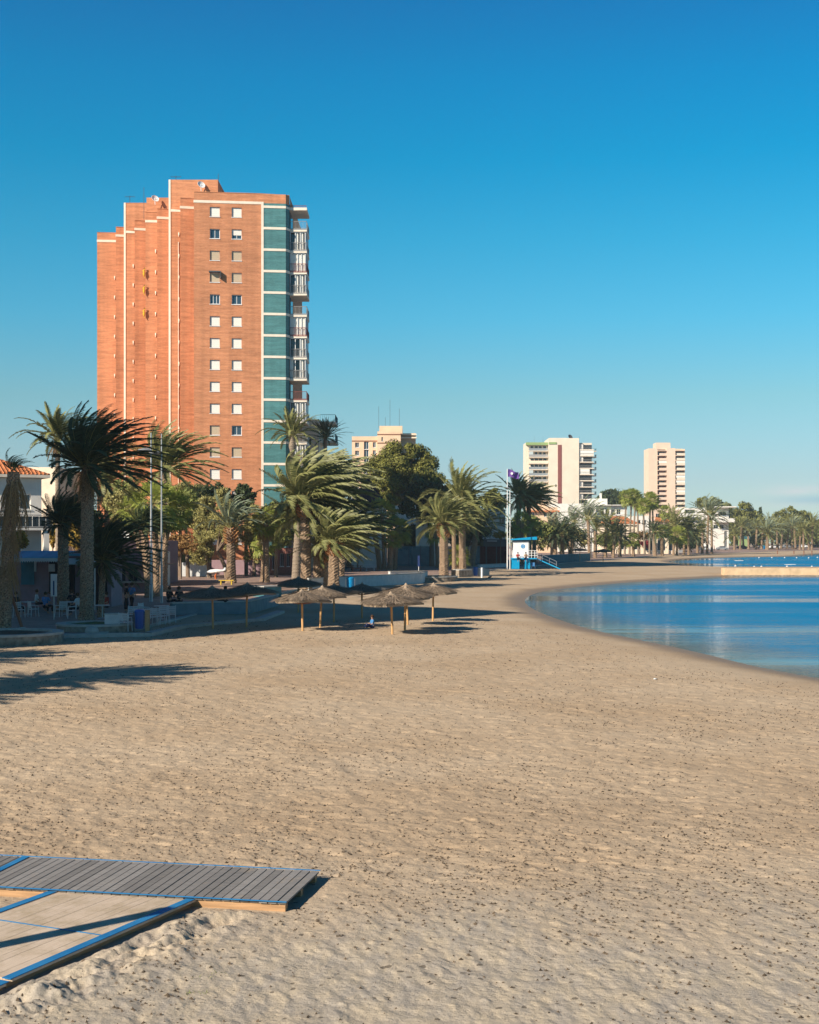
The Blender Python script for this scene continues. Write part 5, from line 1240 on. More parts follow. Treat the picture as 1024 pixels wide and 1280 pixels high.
# ------------------------------------------------------------------ straw parasols
def parasol_canopy(seed, rw, hh):
    rs = random.Random(seed); mb = MB()
    n = 1500
    for i in range(n):
        t = math.sqrt(rs.random()); a = rs.uniform(0, 6.283); wob = 1 + .07 * math.sin(3 * a + seed) + .04 * math.sin(7 * a)
        r0 = rw * t * wob; z0 = hh * (1 - t) ** 1.0 * .95 - .10 * hh * math.sin(a * 2 + seed); L_ = rs.uniform(.22, .42)
        d = Vector((math.cos(a + rs.uniform(-.25, .25)), math.sin(a + rs.uniform(-.25, .25)), -hh / rw * rs.uniform(.6, 1.3))).normalized()
        p = Vector((r0 * math.cos(a), r0 * math.sin(a), z0 + rs.uniform(0, .05))); s_ = Vector((-math.sin(a), math.cos(a), 0)) * .014
        mb.add((p - s_, p + s_, p + d * L_ + s_ * .5, p + d * L_ - s_ * .5), ((0, 1, 2, 3),))
    base = MB(); N_ = 28; v = [(0, 0, hh + .05)]; f = []
    for j, t in enumerate((.25, .5, .75, 1.0)):
        for k in range(N_):
            a = 2 * math.pi * k / N_; wob = 1 + .07 * math.sin(3 * a + seed) + .04 * math.sin(7 * a) + rs.uniform(-.02, .02)
            v.append((rw * t * wob * math.cos(a), rw * t * wob * math.sin(a), hh * (1 - t) * .95 - .10 * hh * math.sin(a * 2 + seed) - (.02 if j < 3 else .09)))
    for k in range(N_): f.append((0, 1 + k, 1 + (k + 1) % N_))
    for j in range(3):
        for k in range(N_): f.append((1 + j * N_ + k, 1 + (j + 1) * N_ + k, 1 + (j + 1) * N_ + (k + 1) % N_, 1 + j * N_ + (k + 1) % N_))
    nf = len(f); lw = [tuple(np.array(p) - (0, 0, .07)) for p in v]; v2 = v + [tuple(map(float, p)) for p in lw]; m_ = len(v)
    f2 = f + [tuple(i + m_ for i in q[::-1]) for q in f]
    for k in range(N_): a = 1 + 3 * N_ + k; b = 1 + 3 * N_ + (k + 1) % N_; f2.append((a, a + m_, b + m_, b))
    mb.add(v2, f2); mb.lathe([(.02, hh - .02), (.10, hh), (.06, hh + .06), (.01, hh + .11)], 8)
    return simple_mesh('canopy', mb, M['straw'])
CAN = [parasol_canopy(s, 1.27, .37) for s in (1, 2, 3)]
def parasol(x, yb, yt, label, i, rim=1.0, lean=0.0, dark_base=False):
    D = DG(yb); X = PX(x, D); Ht = PZ(yt, D); root = empty('straw_parasol', (X, D, 0), rnd.uniform(0, 6), label, 'beach parasol', 'straw parasols on the beach')
    root.rotation_euler = (0, 0, 0)
    from_mesh('canopy', CAN[i % 3], root, (lean, 0, Ht - .50), i * 1.1, (rim, rim, 1))
    mb = MB(); mb.tube([(0, 0, -.3), (lean * .5, 0, Ht * .5), (lean, 0, Ht - .14)], [.055, .052, .048], n=10); mb.build('post', M['wood'], root, smooth=True)
    mb = MB()
    for k in range(6): a = k * math.pi / 3; mb.tube([(lean, 0, Ht - .75), (lean + 1.0 * math.cos(a), 1.0 * math.sin(a), Ht - .62)], .02, n=4)
    mb.build('rib', M['old_wood'], root)
    return root
for i, (x, yb, yt, lab, rim, ln) in enumerate([
    (378.5, 789.5, 735.5, 'straw parasol with pale flattened canopy, leftmost of the sunlit ones', 1.05, -.05),
    (400, 785, 731, 'straw parasol with rounded drooping canopy, just right of the leftmost sunlit one', 1.0, .12),
    (417.5, 777.5, 728, 'shaded straw parasol behind the two leftmost sunlit ones', .95, 0),
    (452.5, 772, 727, 'dark shaded straw parasol on thin dark post beside the cyan bin', .95, 0),
    (490.8, 793.5, 738.5, 'straw parasol nearest the viewer, on the foremost orange post', 1.12, -.08),
    (506, 789, 731.5, 'straw parasol tucked right behind the nearest one', 1.05, .05),
    (510, 781.5, 728, 'rear parasol of the three overlapping ones in the middle', 1.0, -.1),
    (541, 775.5, 727.5, 'straw parasol with sharply pointed canopy, rightmost of the middle group', 1.0, .05),
    (373, 765, 719.5, 'dark straw parasol in shade, farthest behind the leftmost sunlit one', 1.05, 0),
    (308, 784, 727, 'dark straw parasol in full shade with drooping right edge', 1.12, .05),
    (266.5, 786, 731, 'dark straw parasol in full shade, leftmost of all the parasols', 1.25, -.05),
    (725, 702.5, 684, 'small far straw parasol beside the dark palm clump', 1.1, 0),
    (754, 704, 685.5, 'small far straw parasol, dark and low, right of the palm clump', 1.25, 0)]):
    parasol(x, yb, yt, lab, i, rim, ln)

# ------------------------------------------------------------------ walls, planters, kerbs
def ring_planter(label, x0, x1, ytop, ybot, m_wall, hh=.42, cap_h=.1, sy=1.0, grass='soil'):
    xc_ = (x0 + x1) / 2; Dn = DG(ybot); r = (x1 - x0) / 2 * Dn / F * 1.02; D = Dn + r * sy; X = PX(xc_, D)
    root = empty('planter_ring', (X, D, 0), 0, label, 'planter'); mb = MB(); mb.lathe([(r, -.3), (r, hh - cap_h), (r - .35, hh - cap_h), (r - .35, -.3)], 40, sy=sy); mb.build('stone_wall', M[m_wall], root)
    mb = MB(); mb.lathe([(r + .05, hh - cap_h + .003), (r + .05, hh), (r - .42, hh), (r - .42, hh - cap_h + .003)], 40, sy=sy); mb.build('coping', M['stone_cap'], root)
    mb = MB(); mb.lathe([(r - .36, .0), (r - .37, hh - .10), (r * .5, hh - .02), (.02, hh + .06)], 40, sy=sy); mb.build('soil', M[grass], root)
    return root
ring_planter('rubble stone planter around the leaning shaggy palm at the left edge', -60, 78, 785, 808, 'stone', .45)
ring_planter('round stone planter with grass around the big dark palm', 72, 166, 778, 792, 'stone', .40, grass='grass')
ring_planter('low round sandstone planter with grass under the arching palms', 505, 572, 712, 727, 'stone', .5, grass='grass')
def wall_run(label, pts, h, th=.3, m_='wall_white', base=0.0, cap=True, cat='wall', name='low_wall', groove=False):
    root = empty(name, (pts[0][0], pts[0][1], 0), 0, label, cat); ox, oy = pts[0]; mb = MB(); cp = MB()
    for (a, b) in zip(pts[:-1], pts[1:]):
        d = Vector((b[0] - a[0], b[1] - a[1])); L_ = d.length; d /= L_
        wbox(mb, (a[0] - ox, a[1] - oy), d, -.001, L_, base - .4, h - (.08 if cap else 0), -th, 0)
        if cap: wbox(cp, (a[0] - ox, a[1] - oy), d, -.03, L_ + .03, h - .077, h, -th - .03, .04)
    mb.build('wall', M[m_], root)
    if cap: cp.build('coping', M['stone_cap'], root)
    return root
def gp(x, y): return GP(x, y)[:2]
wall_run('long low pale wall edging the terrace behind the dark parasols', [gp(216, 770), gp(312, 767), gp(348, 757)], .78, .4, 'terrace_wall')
wall_run('low step kerb along the sand in front of the shaded terrace', [gp(80, 797), gp(190, 795), gp(232, 785), gp(330, 776), gp(356, 766)], .14, .5, 'stone_cap', cap=False, name='kerb_step', cat='kerb')
W1 = wall_run('long whitewashed wall beside the cyan bin under the palm group', [gp(386, 737), gp(527, 728.5), (GP(534, 724)[0], DG(727) + 3)], 1.0, .4, 'wall_white')
wall_run('short upper whitewashed wall stepping up behind the long one', [gp(488, 722), gp(533, 721)], .72, .4, 'wall_white')
wall_run('teal painted low wall left of the palm group', [gp(330, 747), gp(352, 746)], .85, 1.2, 'teal_paint')
wall_run('low curved concrete bench wall right of the arching palms', [gp(578, 721), gp(612, 720)], .85, 1.5, 'stone_cap', cap=False)
wall_run('square stone block seat left of the dark blue bin', [gp(574, 722), gp(590, 721.5)], .85, 1.2, 'stone', name='stone_seat', cat='seat')
wall_run('low white wall in shade behind the lifeguard flagpoles', [gp(600, 710.5), gp(634, 709)], .6, .3, 'wall_white')
wall_run('low pale promenade wall behind the far sand and shops', [gp(770, 691.5), gp(855, 691)], .95, .4, 'wall_white')
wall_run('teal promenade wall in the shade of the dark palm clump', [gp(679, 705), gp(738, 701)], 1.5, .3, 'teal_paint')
# groyne
gx0 = PX(907, 168); gr = empty('groyne', (gx0, 168, 0), 0, 'long straight sandstone groyne wall running out into the bay', 'groyne')
mb = MB(); L_ = 260
for i in range(65): mb.box(i * 4.0, i * 4.0 + 3.985, 0, 2.4, -1.5, .72 + .012 * math.sin(i * 2.1))
mb.build('block_wall', M['groyne'], gr); mb = MB(); mb.box(-.2, L_, -.25, -.003, -1.5, -.12); mb.build('footing', M['stone'], gr)

# ------------------------------------------------------------------ bins, posts, signs
def bin_(label, x, yb, yt, wpx, m_, lid='binblue'):
    D = DG(yb); k = D / F; r = wpx * k / 2; h = PZ(yt, D); root = empty('litter_bin', (PX(x, D), D, 0), 0, label, 'litter bin')
    mb = MB(); mb.lathe([(r * .86, .12), (r * .97, .5 * h), (r, h * .86), (r * .93, h * .865), (r * .93, h * .5)], 20); mb.build('body', M[m_], root, smooth=False)
    mb = MB(); mb.lathe([(r * 1.05, h * .862), (r * 1.07, h * .93), (r * .8, h), (.02, h + .02)], 20); mb.build('rim', M[lid], root)
    mb = MB(); mb.box(-r * 1.25, -r * 1.1, -.05, .05, -.2, h * .9); mb.box(r * 1.1, r * 1.25, -.05, .05, -.2, h * .9); mb.build('frame', M['white2'] if 'cyan' in label else M['dark_metal'], root)
    return root
bin_('navy blue barrel litter bin beside the pale wooden stump on the terrace', 174.5, 789, 762, 12, 'binblue')
bin_('cyan litter bin against the whitewashed wall', 438, 737.5, 721.5, 9.5, 'bincyan', 'bincyan')
bin_('dark blue litter bin between stone seat and white bollard', 594.5, 721, 709, 6, 'binblue')
def post_thing(name, label, cat, x, yb, yt, wpx, m_, cap_m=None, box=False, z0=0.0):
    D = DG(yb, z0); k = D / F; r = wpx * k / 2; h = PZ(yt, D) - z0; root = empty(name, (PX(x, D), D, z0), 0, label, cat); mb = MB()
    if box: mb.box(-r, r, -r, r, -.2, h - .06); 
    else: mb.tube([(0, 0, -.2), (0, 0, h * .9), (0, 0, h - .05)], [r, r, r * .9], n=12)
    mb.build('post', M[m_], root); mb = MB(); mb.lathe([(r * 1.15, h - .055), (r * 1.15, h - .02), (r * .5, h), (.01, h + .01)], 12) if not box else mb.box(-r * 1.05, r * 1.05, -r * 1.05, r * 1.05, h - .058, h); mb.build('cap', M[cap_m or m_], root)
    return root
post_thing('wooden_post', 'pale squared timber post beside the navy bin', 'post', 184.5, 790.5, 762.5, 5, 'beam', box=True)
post_thing('bollard', 'slim white bollard on the sand right of the dark blue bin', 'bollard', 602.5, 722.5, 709.5, 2.6, 'white2')
sg = empty('sign_board', (*gp(67.5, 776), 0), 0, 'tall narrow pale notice board on a thin pole before the terrace', 'sign'); D = DG(776); k = D / F
mb = MB(); mb.tube([(0, 0, -.1), (0, 0, PZ(745, D))], .03, n=8); mb.build('pole', M['metal'], sg); mb = MB(); mb.box(-3.8 * k, 3.8 * k, -.05, .03, PZ(745.5, D), PZ(717.5, D)); mb.build('board', M['plastic'], sg)
mb = MB(); mb.box(-.8 * k, 1.0 * k, -.056, -.053, PZ(744, D), PZ(726, D)); mb.build('printed_bar', M['navy_cloth'], sg)
sg = empty('info_sign', (*gp(523.5, 719), 0), 0, 'small navy sign on a thin pole above the whitewashed wall', 'sign'); D = DG(719)
mb = MB(); mb.tube([(0, 0, 0), (0, 0, PZ(704, D))], .035, n=8); mb.build('pole', M['white2'], sg); mb = MB(); mb.box(-.13, .13, -.05, .02, PZ(708, D), PZ(694.5, D)); mb.build('board', M['navy_cloth'], sg)
sr = empty('support_strut', (*gp(28, 795), .35), 0, 'red brown timber strut propping the leaning shaggy palm', 'strut'); D = DG(795)
mb = MB(); mb.tube([(0, 0, 0), (-17.5 * D / F, .2, PZ(737, D) - .35)], .075, n=8); mb.build('beam', M['old_wood'], sr); mb = MB(); mb.lathe([(.16, -.05), (.16, .03), (.1, .06)], 8); mb.build('foot', M['stone_cap'], sr)
mb = MB(); X, Dd, _ = GP(115, 793); bo = MB(); bo.lathe([(.05, -.05), (.3, .0), (.34, .16), (.26, .32), (.05, .38)], 9, sy=.8); tag(bo.build('boulder', M['stone_cap'], None, loc=(X, Dd, 0)), 'rounded pale boulder on the kerb before the big dark palm', 'boulder')

# lamp posts
def lamp_post(label, x, yb, yt, ylamp, rad=.07, double=False, D=None):
    D = D or DG(yb, .05); root = empty('street_lamp', (PX(x, D), D, .05), 0, label, 'street lamp', ); h = PZ(yt, D); zl_ = PZ(ylamp, D)
    mb = MB(); mb.tube([(0, 0, 0), (0, 0, 1.2), (0, 0, 1.25), (0, 0, h)], [rad * 1.5, rad * 1.45, rad, rad * .55], n=10); mb.build('pole', M['metal'], root)
    mb = MB(); mb.lathe([(.05, .12), (.42, .02), (.5, -.05), (.3, -.1), (.05, -.12)], 18, (-.45 if not double else 0, 0, zl_)); mb.tube([(0, 0, zl_ + .1), (-.45, 0, zl_ + .08)], .04, n=6); mb.build('lamp_head', M['metal'], root)
    return root
lamp_post('tall grey lamp post with saucer head, left one behind the dark palm fronds', 189, 752, 542, 563, .085)
lamp_post('second tall grey lamp post leaning against the sky beside the first', 202, 754, 543, 567, .07)
lamp_post('tall grey double lamp post under the big pine, left one', 537, 706, 603, 614, .15)
lamp_post('slimmer lamp post standing just right of the pine lamp post', 541.5, 707, 604, 613.5, .09)
for lab, x, yb, yt in (('thin grey pole beside the fan palm left of the palm group', 336, 727, 672), ('thin grey pole behind the palm group near the orange toy', 441.5, 708, 682), ('thin grey pole between the green fan palms', 485.5, 711, 672)):
    D = DG(yb, .05); root = empty('street_pole', (PX(x, D), D, .05), 0, lab, 'pole'); mb = MB(); mb.tube([(0, 0, 0), (0, 0, PZ(yt, D))], .075, n=8); mb.build('pole', M['metal'], root); mb = MB(); mb.lathe([(.08, 0), (.22, .06), (.2, .2), (.05, .3)], 10, (0, 0, PZ(yt, D))); mb.build('lamp_head', M['white2'], root)
gl = empty('street_lamp', (PX(739.5, 300), 300, .05), 0, 'promenade lamp with white globe among the windswept beach palms', 'street lamp'); mb = MB(); mb.tube([(0, 0, 0), (0, 0, PZ(667, 300))], .08, n=8); mb.build('pole', M['dark_metal'], gl)
mb = MB(); mb.lathe([(.1, -.5), (.42, -.25), (.5, 0), (.42, .28), (.1, .48)], 14, (0, 0, PZ(664, 300))); mb.build('globe', M['plastic'], gl)

# ------------------------------------------------------------------ flagpoles and lifeguard hut
DF = DG(712.5)
fp = empty('flagpole', (PX(634.3, DF), DF, 0), 0, 'tall white flagpole flying a purple flag beside the lifeguard hut', 'flagpole'); k = DF / F
mb = MB(); mb.tube([(0, 0, -.1), (0, 0, PZ(586, DF))], [.085, .05], n=10); mb.build('pole', M['white2'], fp)
mb = MB(); mb.lathe([(.12, 0), (.42, .12), (.42, .2), (.1, .3)], 14, (0, 0, PZ(611.5, DF))); mb.build('lamp_ring', M['metal'], fp)
mb = MB(); nx_, nz_ = 16, 8
for j in range(nz_ + 1):
    for i in range(nx_ + 1):
        t = i / nx_; s_ = j / nz_; x = t * 13.5 * k; z = PZ(586.5 + 9.5 * s_ + 4.2 * t - 1.5 * s_ * t, DF); mb.v.append((x + .08, .22 * math.sin(t * 8 + s_ * 1.5) * t ** .5, z + .08 * math.sin(t * 7)))
for j in range(nz_):
    for i in range(nx_): a = j * (nx_ + 1) + i; mb.f.append((a, a + 1, a + nx_ + 2, a + nx_ + 1))
fl_ = mb.build('flag', M['purple'], fp, smooth=True)
mb = MB(); mb.lathe([(.18, -.02), (.18, .02), (.01, .021)], 10); mt = Matrix.Rotation(R(90), 4, 'X'); mb.v = [tuple(mt @ Vector(p) + Vector((5.4 * k, -.30, PZ(592, DF)))) for p in mb.v]; mb.build('emblem', M['white2'], fl_)
fp2 = empty('flagpole', (PX(637.6, DF + 2), DF + 2, 0), 0, 'shorter bare flagpole right of the one with the purple flag', 'flagpole')
mb = MB(); mb.tube([(0, 0, -.1), (0, 0, PZ(612, DF + 2))], [.07, .05], n=10); mb.build('pole', M['white2'], fp2)
mb = MB()
for y in (644, 657, 684): mb.box(-.14, .14, -.2, -.08, PZ(y, DF + 2) - .12, PZ(y, DF + 2) + .12)
mb.build('bracket', M['metal'], fp2)

DL = DG(711.5); k = DL / F; lx = lambda p: (p - 640) * k; lz = lambda y: PZ(y, DL)
lg = empty('lifeguard_hut', (PX(640, DL), DL, 0), 0, 'white lifeguard hut with cyan roof on bright blue platform with ramp', 'lifeguard hut')
zf = lz(697.5)
mb = MB(); mb.box(lx(639.5), lx(671), -.6, 3.2, zf - .16, zf); mb.build('platform', M['hutblue'], lg)
for a, b in ((640, 649), (656, 662.5)):
    mb = MB(); mb.box(lx(a), lx(b), -.45, 1.0, -.2, zf - .163); mb.box(lx(a), lx(b), -.5, -.453, .1, zf - .3); mb.build('support', M['hutblue'], lg)
mb = MB(); mb.box(lx(642), lx(661), .55, 2.7, zf + .003, lz(677)); c_ = mb.build('cabin', M['white2'], lg)
mb = MB(); mb.box(lx(661) + .003, lx(662), .6, 2.6, zf + .003, lz(677)); mb.build('cabin_side', M['wall_white'], lg)
mb = MB(); x0, x1 = lx(638.2), lx(671.5); za, zb_ = lz(674.6), lz(670.2)
mb.add([(x0, .1, lz(675.2)), (x1, .1, lz(674.6)), (x1, 3.1, lz(674.6)), (x0, 3.1, lz(675.2)), (x0, .1, lz(673.8)), (x1, .1, lz(670.8)), (x1, 3.1, lz(670.8)), (x0, 3.1, lz(673.8))], [(3, 2, 1, 0), (4, 5, 6, 7), (0, 1, 5, 4), (1, 2, 6, 5), (2, 3, 7, 6), (3, 0, 4, 7)]); mb.build('roof', M['hutblue'], lg)
mb = MB(); mb.box(lx(642), lx(663), .5, 2.7, lz(677) + .002, lz(675.4)); mb.build('fascia', M['dark_metal'], lg)
mb = MB(); mb.lathe([(.30, 0), (.30, .02), (.01, .021)], 18); mt = Matrix.Rotation(R(90), 4, 'X'); mb.v = [tuple(mt @ Vector(p) + Vector((lx(654.2), .545, lz(683)))) for p in mb.v]; e = mb.build('emblem', M['bincyan'], c_)
mb = MB(); 
for i in range(5): a = i * 1.2566; mb.box(lx(654.2) + .15 * math.cos(a) - .04, lx(654.2) + .15 * math.cos(a) + .04, .505, .52, lz(683) + .15 * math.sin(a) - .04, lz(683) + .15 * math.sin(a) + .04)
mb.build('emblem_dots', M['white2'], c_)
mb = MB()
for p0, p1 in (((lx(640), -.5), (lx(644), -.5)), ((lx(660), -.5), (lx(671.5), -.5)), ((lx(671.5), -.5), (lx(671.5), 3.0))):
    for h_ in (.35, .7, 1.05): mb.tube([(*p0, zf + h_), (*p1, zf + h_)], .035, n=5)
    for q_ in (p0, p1): mb.tube([(*q_, zf), (*q_, zf + 1.05)], .04, n=5)
for q_ in (lx(664), lx(668)): mb.tube([(q_, -.5, zf), (q_, -.5, zf + 1.05)], .04, n=5)
mb.build('railing', M['white2'], lg)
rp = MB(); a = (lx(671), .6, zf - .08); b = (lx(699.5), -.6, .05)
rp.add([(a[0], a[1] - .6, a[2] - .08), (a[0], a[1] + .9, a[2] - .08), (b[0], b[1] + .9, b[2] - .08), (b[0], b[1] - .6, b[2] - .08), (a[0], a[1] - .6, a[2] + .06), (a[0], a[1] + .9, a[2] + .06), (b[0], b[1] + .9, b[2] + .06), (b[0], b[1] - .6, b[2] + .06)],
       [(3, 2, 1, 0), (4, 5, 6, 7), (0, 1, 5, 4), (1, 2, 6, 5), (2, 3, 7, 6), (3, 0, 4, 7)]); rp.build('ramp', M['hutblue'], lg)
mb = MB()
for h_ in (.5, .95):
    mb.tube([(a[0], a[1] + .9, a[2] + h_), (lx(696), b[1] + .95, .15 + h_)], .035, n=5)
for t in (0, .33, .66, 1): x = a[0] + (lx(696) - a[0]) * t; y = a[1] + .9 + (b[1] - a[1]) * t; z = a[2] + (.15 - a[2]) * t; mb.tube([(x, y, z), (x, y, z + .95)], .035, n=5)
mb.build('ramp_railing', M['metal'], lg)
wc = empty('beach_wheelchair', (PX(666.5, DL - .5), DL - .5, 0), 0, 'small wheeled chair parked under the lifeguard platform', 'wheelchair')
mb = MB()
for x in (-.3, .3):
    mb = MB(); pts = [(x, .32 * math.cos(t * math.pi / 6), .34 + .32 * math.sin(t * math.pi / 6)) for t in range(13)]; mb.tube(pts, .035, n=5, cap=False); mb.build('wheel', M['rubber'], wc)
mb = MB(); mb.box(-.25, .25, -.2, .25, .45, .5); mb.box(-.25, .25, .22, .27, .5, .95); mb.tube([(-.25, -.1, .4), (-.25, -.55, .1)], .02, n=5); mb.tube([(.25, -.1, .4), (.25, -.55, .1)], .02, n=5); mb.build('seat', M['blue_cloth'], wc)

# ------------------------------------------------------------------ people
def skin_body(name, chains, m_, parent, sub=1):
    """chains: lists of (point, radius); chains whose first point equals an existing point share it"""
    vs = []; rs_ = []; es = []; idx_ = {}
    for ch in chains:
        prev = None
        for p, r in ch:
            key = tuple(round(c, 4) for c in p)
            if key not in idx_: idx_[key] = len(vs); vs.append(p); rs_.append(r)
            i = idx_[key]
            if prev is not None and prev != i: es.append((prev, i))
            prev = i
    me_ = bpy.data.meshes.new(name); me_.from_pydata(vs, es, []); me_.materials.append(m_); o = bpy.data.objects.new(name, me_); C.objects.link(o); o.parent = parent
    sk_ = o.modifiers.new('skin', 'SKIN'); sk_.use_smooth_shade = True
    if not me_.skin_vertices: 
        bpy.context.view_layer.objects.active = o; me_.attributes  # layer comes with the modifier
    for i, r in enumerate(rs_): me_.skin_vertices[0].data[i].radius = (r, r)
    me_.skin_vertices[0].data[0].use_root = True
    ss = o.modifiers.new('sub', 'SUBSURF'); ss.levels = sub; ss.render_levels = sub
    return o
def person(label, loc, pose='stand', rz=0.0, shirt='white_cloth', pants='black_cloth', hair='hair', s=1.0, group=None, step=.25):
    root = empty('person', loc, rz, label, 'person', group); root.scale = (s, s, s)
    hip = .92 if pose == 'stand' else (.50 if pose == 'sit' else .14)
    P = Vector((0, 0, hip)); ln = Vector((0, .0, 0))
    chest = P + Vector((0, .02, .34)); neck = P + Vector((0, .0, .53)); head = P + Vector((0, -.03, .70)); top = P + Vector((0, -.02, .79))
    legs = []
    for sx in (-1, 1):
        h0 = P + Vector((sx * .10, 0, -.03))
        if pose == 'stand': k_ = Vector((sx * .11, -sx * step * .4, .48)); a_ = Vector((sx * .12, -sx * step * .2 + .04, .08)); t_ = a_ + Vector((0, -.18, -.04))
        elif pose == 'sit': k_ = h0 + Vector((sx * .06, -.44, .02)); a_ = k_ + Vector((0, -.03, -.42)); t_ = a_ + Vector((0, -.18, -.04))
        else: k_ = h0 + Vector((sx * .16, -.34, .22)); a_ = h0 + Vector((sx * .10, -.52, -.06)); t_ = a_ + Vector((0, -.17, .02))
        legs.append((h0, k_, a_, t_))
    arms = []
    for sx in (-1, 1):
        s0 = neck + Vector((sx * .19, 0, -.07))
        if pose == 'stand': e_ = s0 + Vector((sx * .06, .03, -.28)); w_ = e_ + Vector((0, -.12, -.22))
        else: e_ = s0 + Vector((sx * .07, -.08, -.26)); w_ = e_ + Vector((-sx * .06, -.23, -.04))
        arms.append((s0, e_, w_))
    ch = [[(tuple(P), .13), (tuple(P + Vector((0, .01, .17))), .115), (tuple(chest), .135), (tuple(neck), .055), (tuple(head), .095), (tuple(top), .07)]]
    for h0, k_, a_, t_ in legs: ch.append([(tuple(P), .13), (tuple(h0), .095), (tuple(k_), .06), (tuple(a_), .04), (tuple(t_), .035)])
    for s0, e_, w_ in arms: ch.append([(tuple(chest), .135), (tuple(s0), .055), (tuple(e_), .042), (tuple(w_), .03), (tuple(w_ + Vector((0, -.07, -.05))), .035)])
    skin_body('body', ch, M['skin'], root)
    ct = [[(tuple(P), .145), (tuple(P + Vector((0, .01, .17))), .135), (tuple(chest), .155), (tuple(neck + Vector((0, 0, -.03))), .075)]]
    for s0, e_, w_ in arms: ct.append([(tuple(chest), .155), (tuple(s0), .072), (tuple(s0.lerp(e_, .85)), .058)])
    skin_body('shirt', ct, M[shirt], root)
    cp = [[(tuple(P + Vector((0, 0, .04))), .15), (tuple(P), .148)]]
    for h0, k_, a_, t_ in legs: cp.append([(tuple(P), .148), (tuple(h0), .11), (tuple(k_), .075), (tuple(k_.lerp(a_, .85)), .055)])
    skin_body('trousers', cp, M[pants], root)
    mb = MB(); mb.lathe([(.03, .105), (.085, .07), (.112, 0), (.10, -.06), (.05, -.11)], 10, tuple(head + Vector((0, .025, .03)))); mb.build('hair', M[hair], root, smooth=True)
    return root
X, D, _ = GP(465.5, 785.5)
person('small child in a dark blue top sitting on the sand beneath the parasols', (X, D, -.02), 'floor', R(-70), 'blue_cloth', 'navy_cloth', 's' and 'hair', .72)
person('person in a red top sitting on the left of the lifeguard platform edge', (PX(647.5, DL - .55), DL - .55, zf - .48), 'sit', .2, 'red_cloth', 'black_cloth')
person('person in a tan top sitting on the right of the lifeguard platform edge', (PX(657.5, DL - .55), DL - .55, zf - .48), 'sit', -.2, 'tan_cloth', 'navy_cloth')
X, D, _ = GP(532.5, 706, .05); person('person in a tan top sitting on the promenade beside the lamp post', (X, D, .05), 'sit', -1.2, 'tan_cloth', 'black_cloth')
mbx = MB(); mbx.box(-.6, .3, -.3, .3, 0, .46); mbx.box(-.65, .35, -.35, .35, .463, .50); tag(mbx.build('bench', M['wall_white'], None, loc=(X, D + .05, .05)), 'low white block bench under the person by the lamp post', 'bench')
X, D, _ = GP(502.5, 704, .05); person('dark clothed person walking past the teal fence', (X, D, .05), 'stand', 1.2, 'black_cloth', 'black_cloth')
X, D, _ = GP(165, 764, .05); person('person in a pale blue shirt standing by the terrace chairs', (X, D, .05), 'stand', 2.6, 'blue_cloth', 'black_cloth')
X, D, _ = GP(158, 765, .05); person('person in black standing left of the one in the blue shirt', (X, D, .05), 'stand', 2.0, 'black_cloth', 'black_cloth')
wy = DG(770) + .2
for j, (x, dd_, zz_, lab) in enumerate(((212, 1.4, .33, 'dark clothed person sitting at the terrace edge, left one of the pair'), (224, 1.3, .33, 'dark clothed person sitting at the terrace edge, right one of the pair'), (282, 1.5, .34, 'person with head seen above the leftmost dark parasol'))):
    D = wy + dd_; person(lab, (PX(x, D), D, zz_), 'sit', R(150 + 40 * j), 'black_cloth', 'black_cloth')
for j, (x, yb, sh, lab) in enumerate(((20, 768, 'black_cloth', 'seated customer in black at the left end of the terrace'), (46, 764, 'white_cloth', 'seated customer in a pale top left of the notice board'), (57, 768, 'blue_cloth', 'seated customer in blue behind the notice board'), (90, 765, 'black_cloth', 'seated customer in black left of the big dark palm'), (97, 770, 'white_cloth', 'seated customer in a pale top beside the big dark palm trunk'), (133, 768, 'red_cloth', 'seated customer in red right of the big dark palm'))):
    X, D, _ = GP(x, yb, .05); person(lab, (X, D, .05), 'sit', R(60 + 50 * j), sh, 'black_cloth')

# ------------------------------------------------------------------ terrace bar with awning
DA = 84.0; k = DA / F; ax = lambda p: (p - 10) * k; az_ = lambda y: PZ(y, DA)
tb_ = empty('terrace_bar', (PX(10, DA), DA, 0), 0, 'beach bar terrace with long blue and white awning on thin posts', 'bar')
mb = MB(); y0_, y1_ = 0, 2.8; mb.add([(ax(12), 0, az_(698)), (ax(80), 0, az_(698)), (ax(80), 2.8, az_(690)), (ax(12), 2.8, az_(690)), (ax(12), 0, az_(697)), (ax(80), 0, az_(697)), (ax(80), 2.8, az_(689)), (ax(12), 2.8, az_(689))], [(3, 2, 1, 0), (4, 5, 6, 7), (0, 1, 5, 4), (1, 2, 6, 5), (2, 3, 7, 6), (3, 0, 4, 7)]); s_ = mb.build('awning', M['awning'], tb_)
mb = MB(); n = 22
for i in range(n):
    a = ax(12) + (ax(77.5) - ax(12)) * i / n; b = ax(12) + (ax(77.5) - ax(12)) * (i + 1) / n; z0_, z1_ = az_(701), az_(697.6); mb.add([(a, -.02, z1_), (b, -.02, z1_), (b, -.02, z0_), ((a + b) / 2, -.02, z0_ - .10), (a, -.02, z0_), (a, .01, z1_), (b, .01, z1_), (b, .01, z0_), ((a + b) / 2, .01, z0_ - .10), (a, .01, z0_)], [(4, 3, 2, 1, 0), (5, 6, 7, 8, 9), (0, 1, 6, 5)])
mb.build('valance', M['awning_val'], s_)
mb = MB(); mb.box(ax(80) + .03, ax(122), .3, 2.8, az_(695), az_(692.5)); mb.build('flat_roof', M['awning'], tb_)
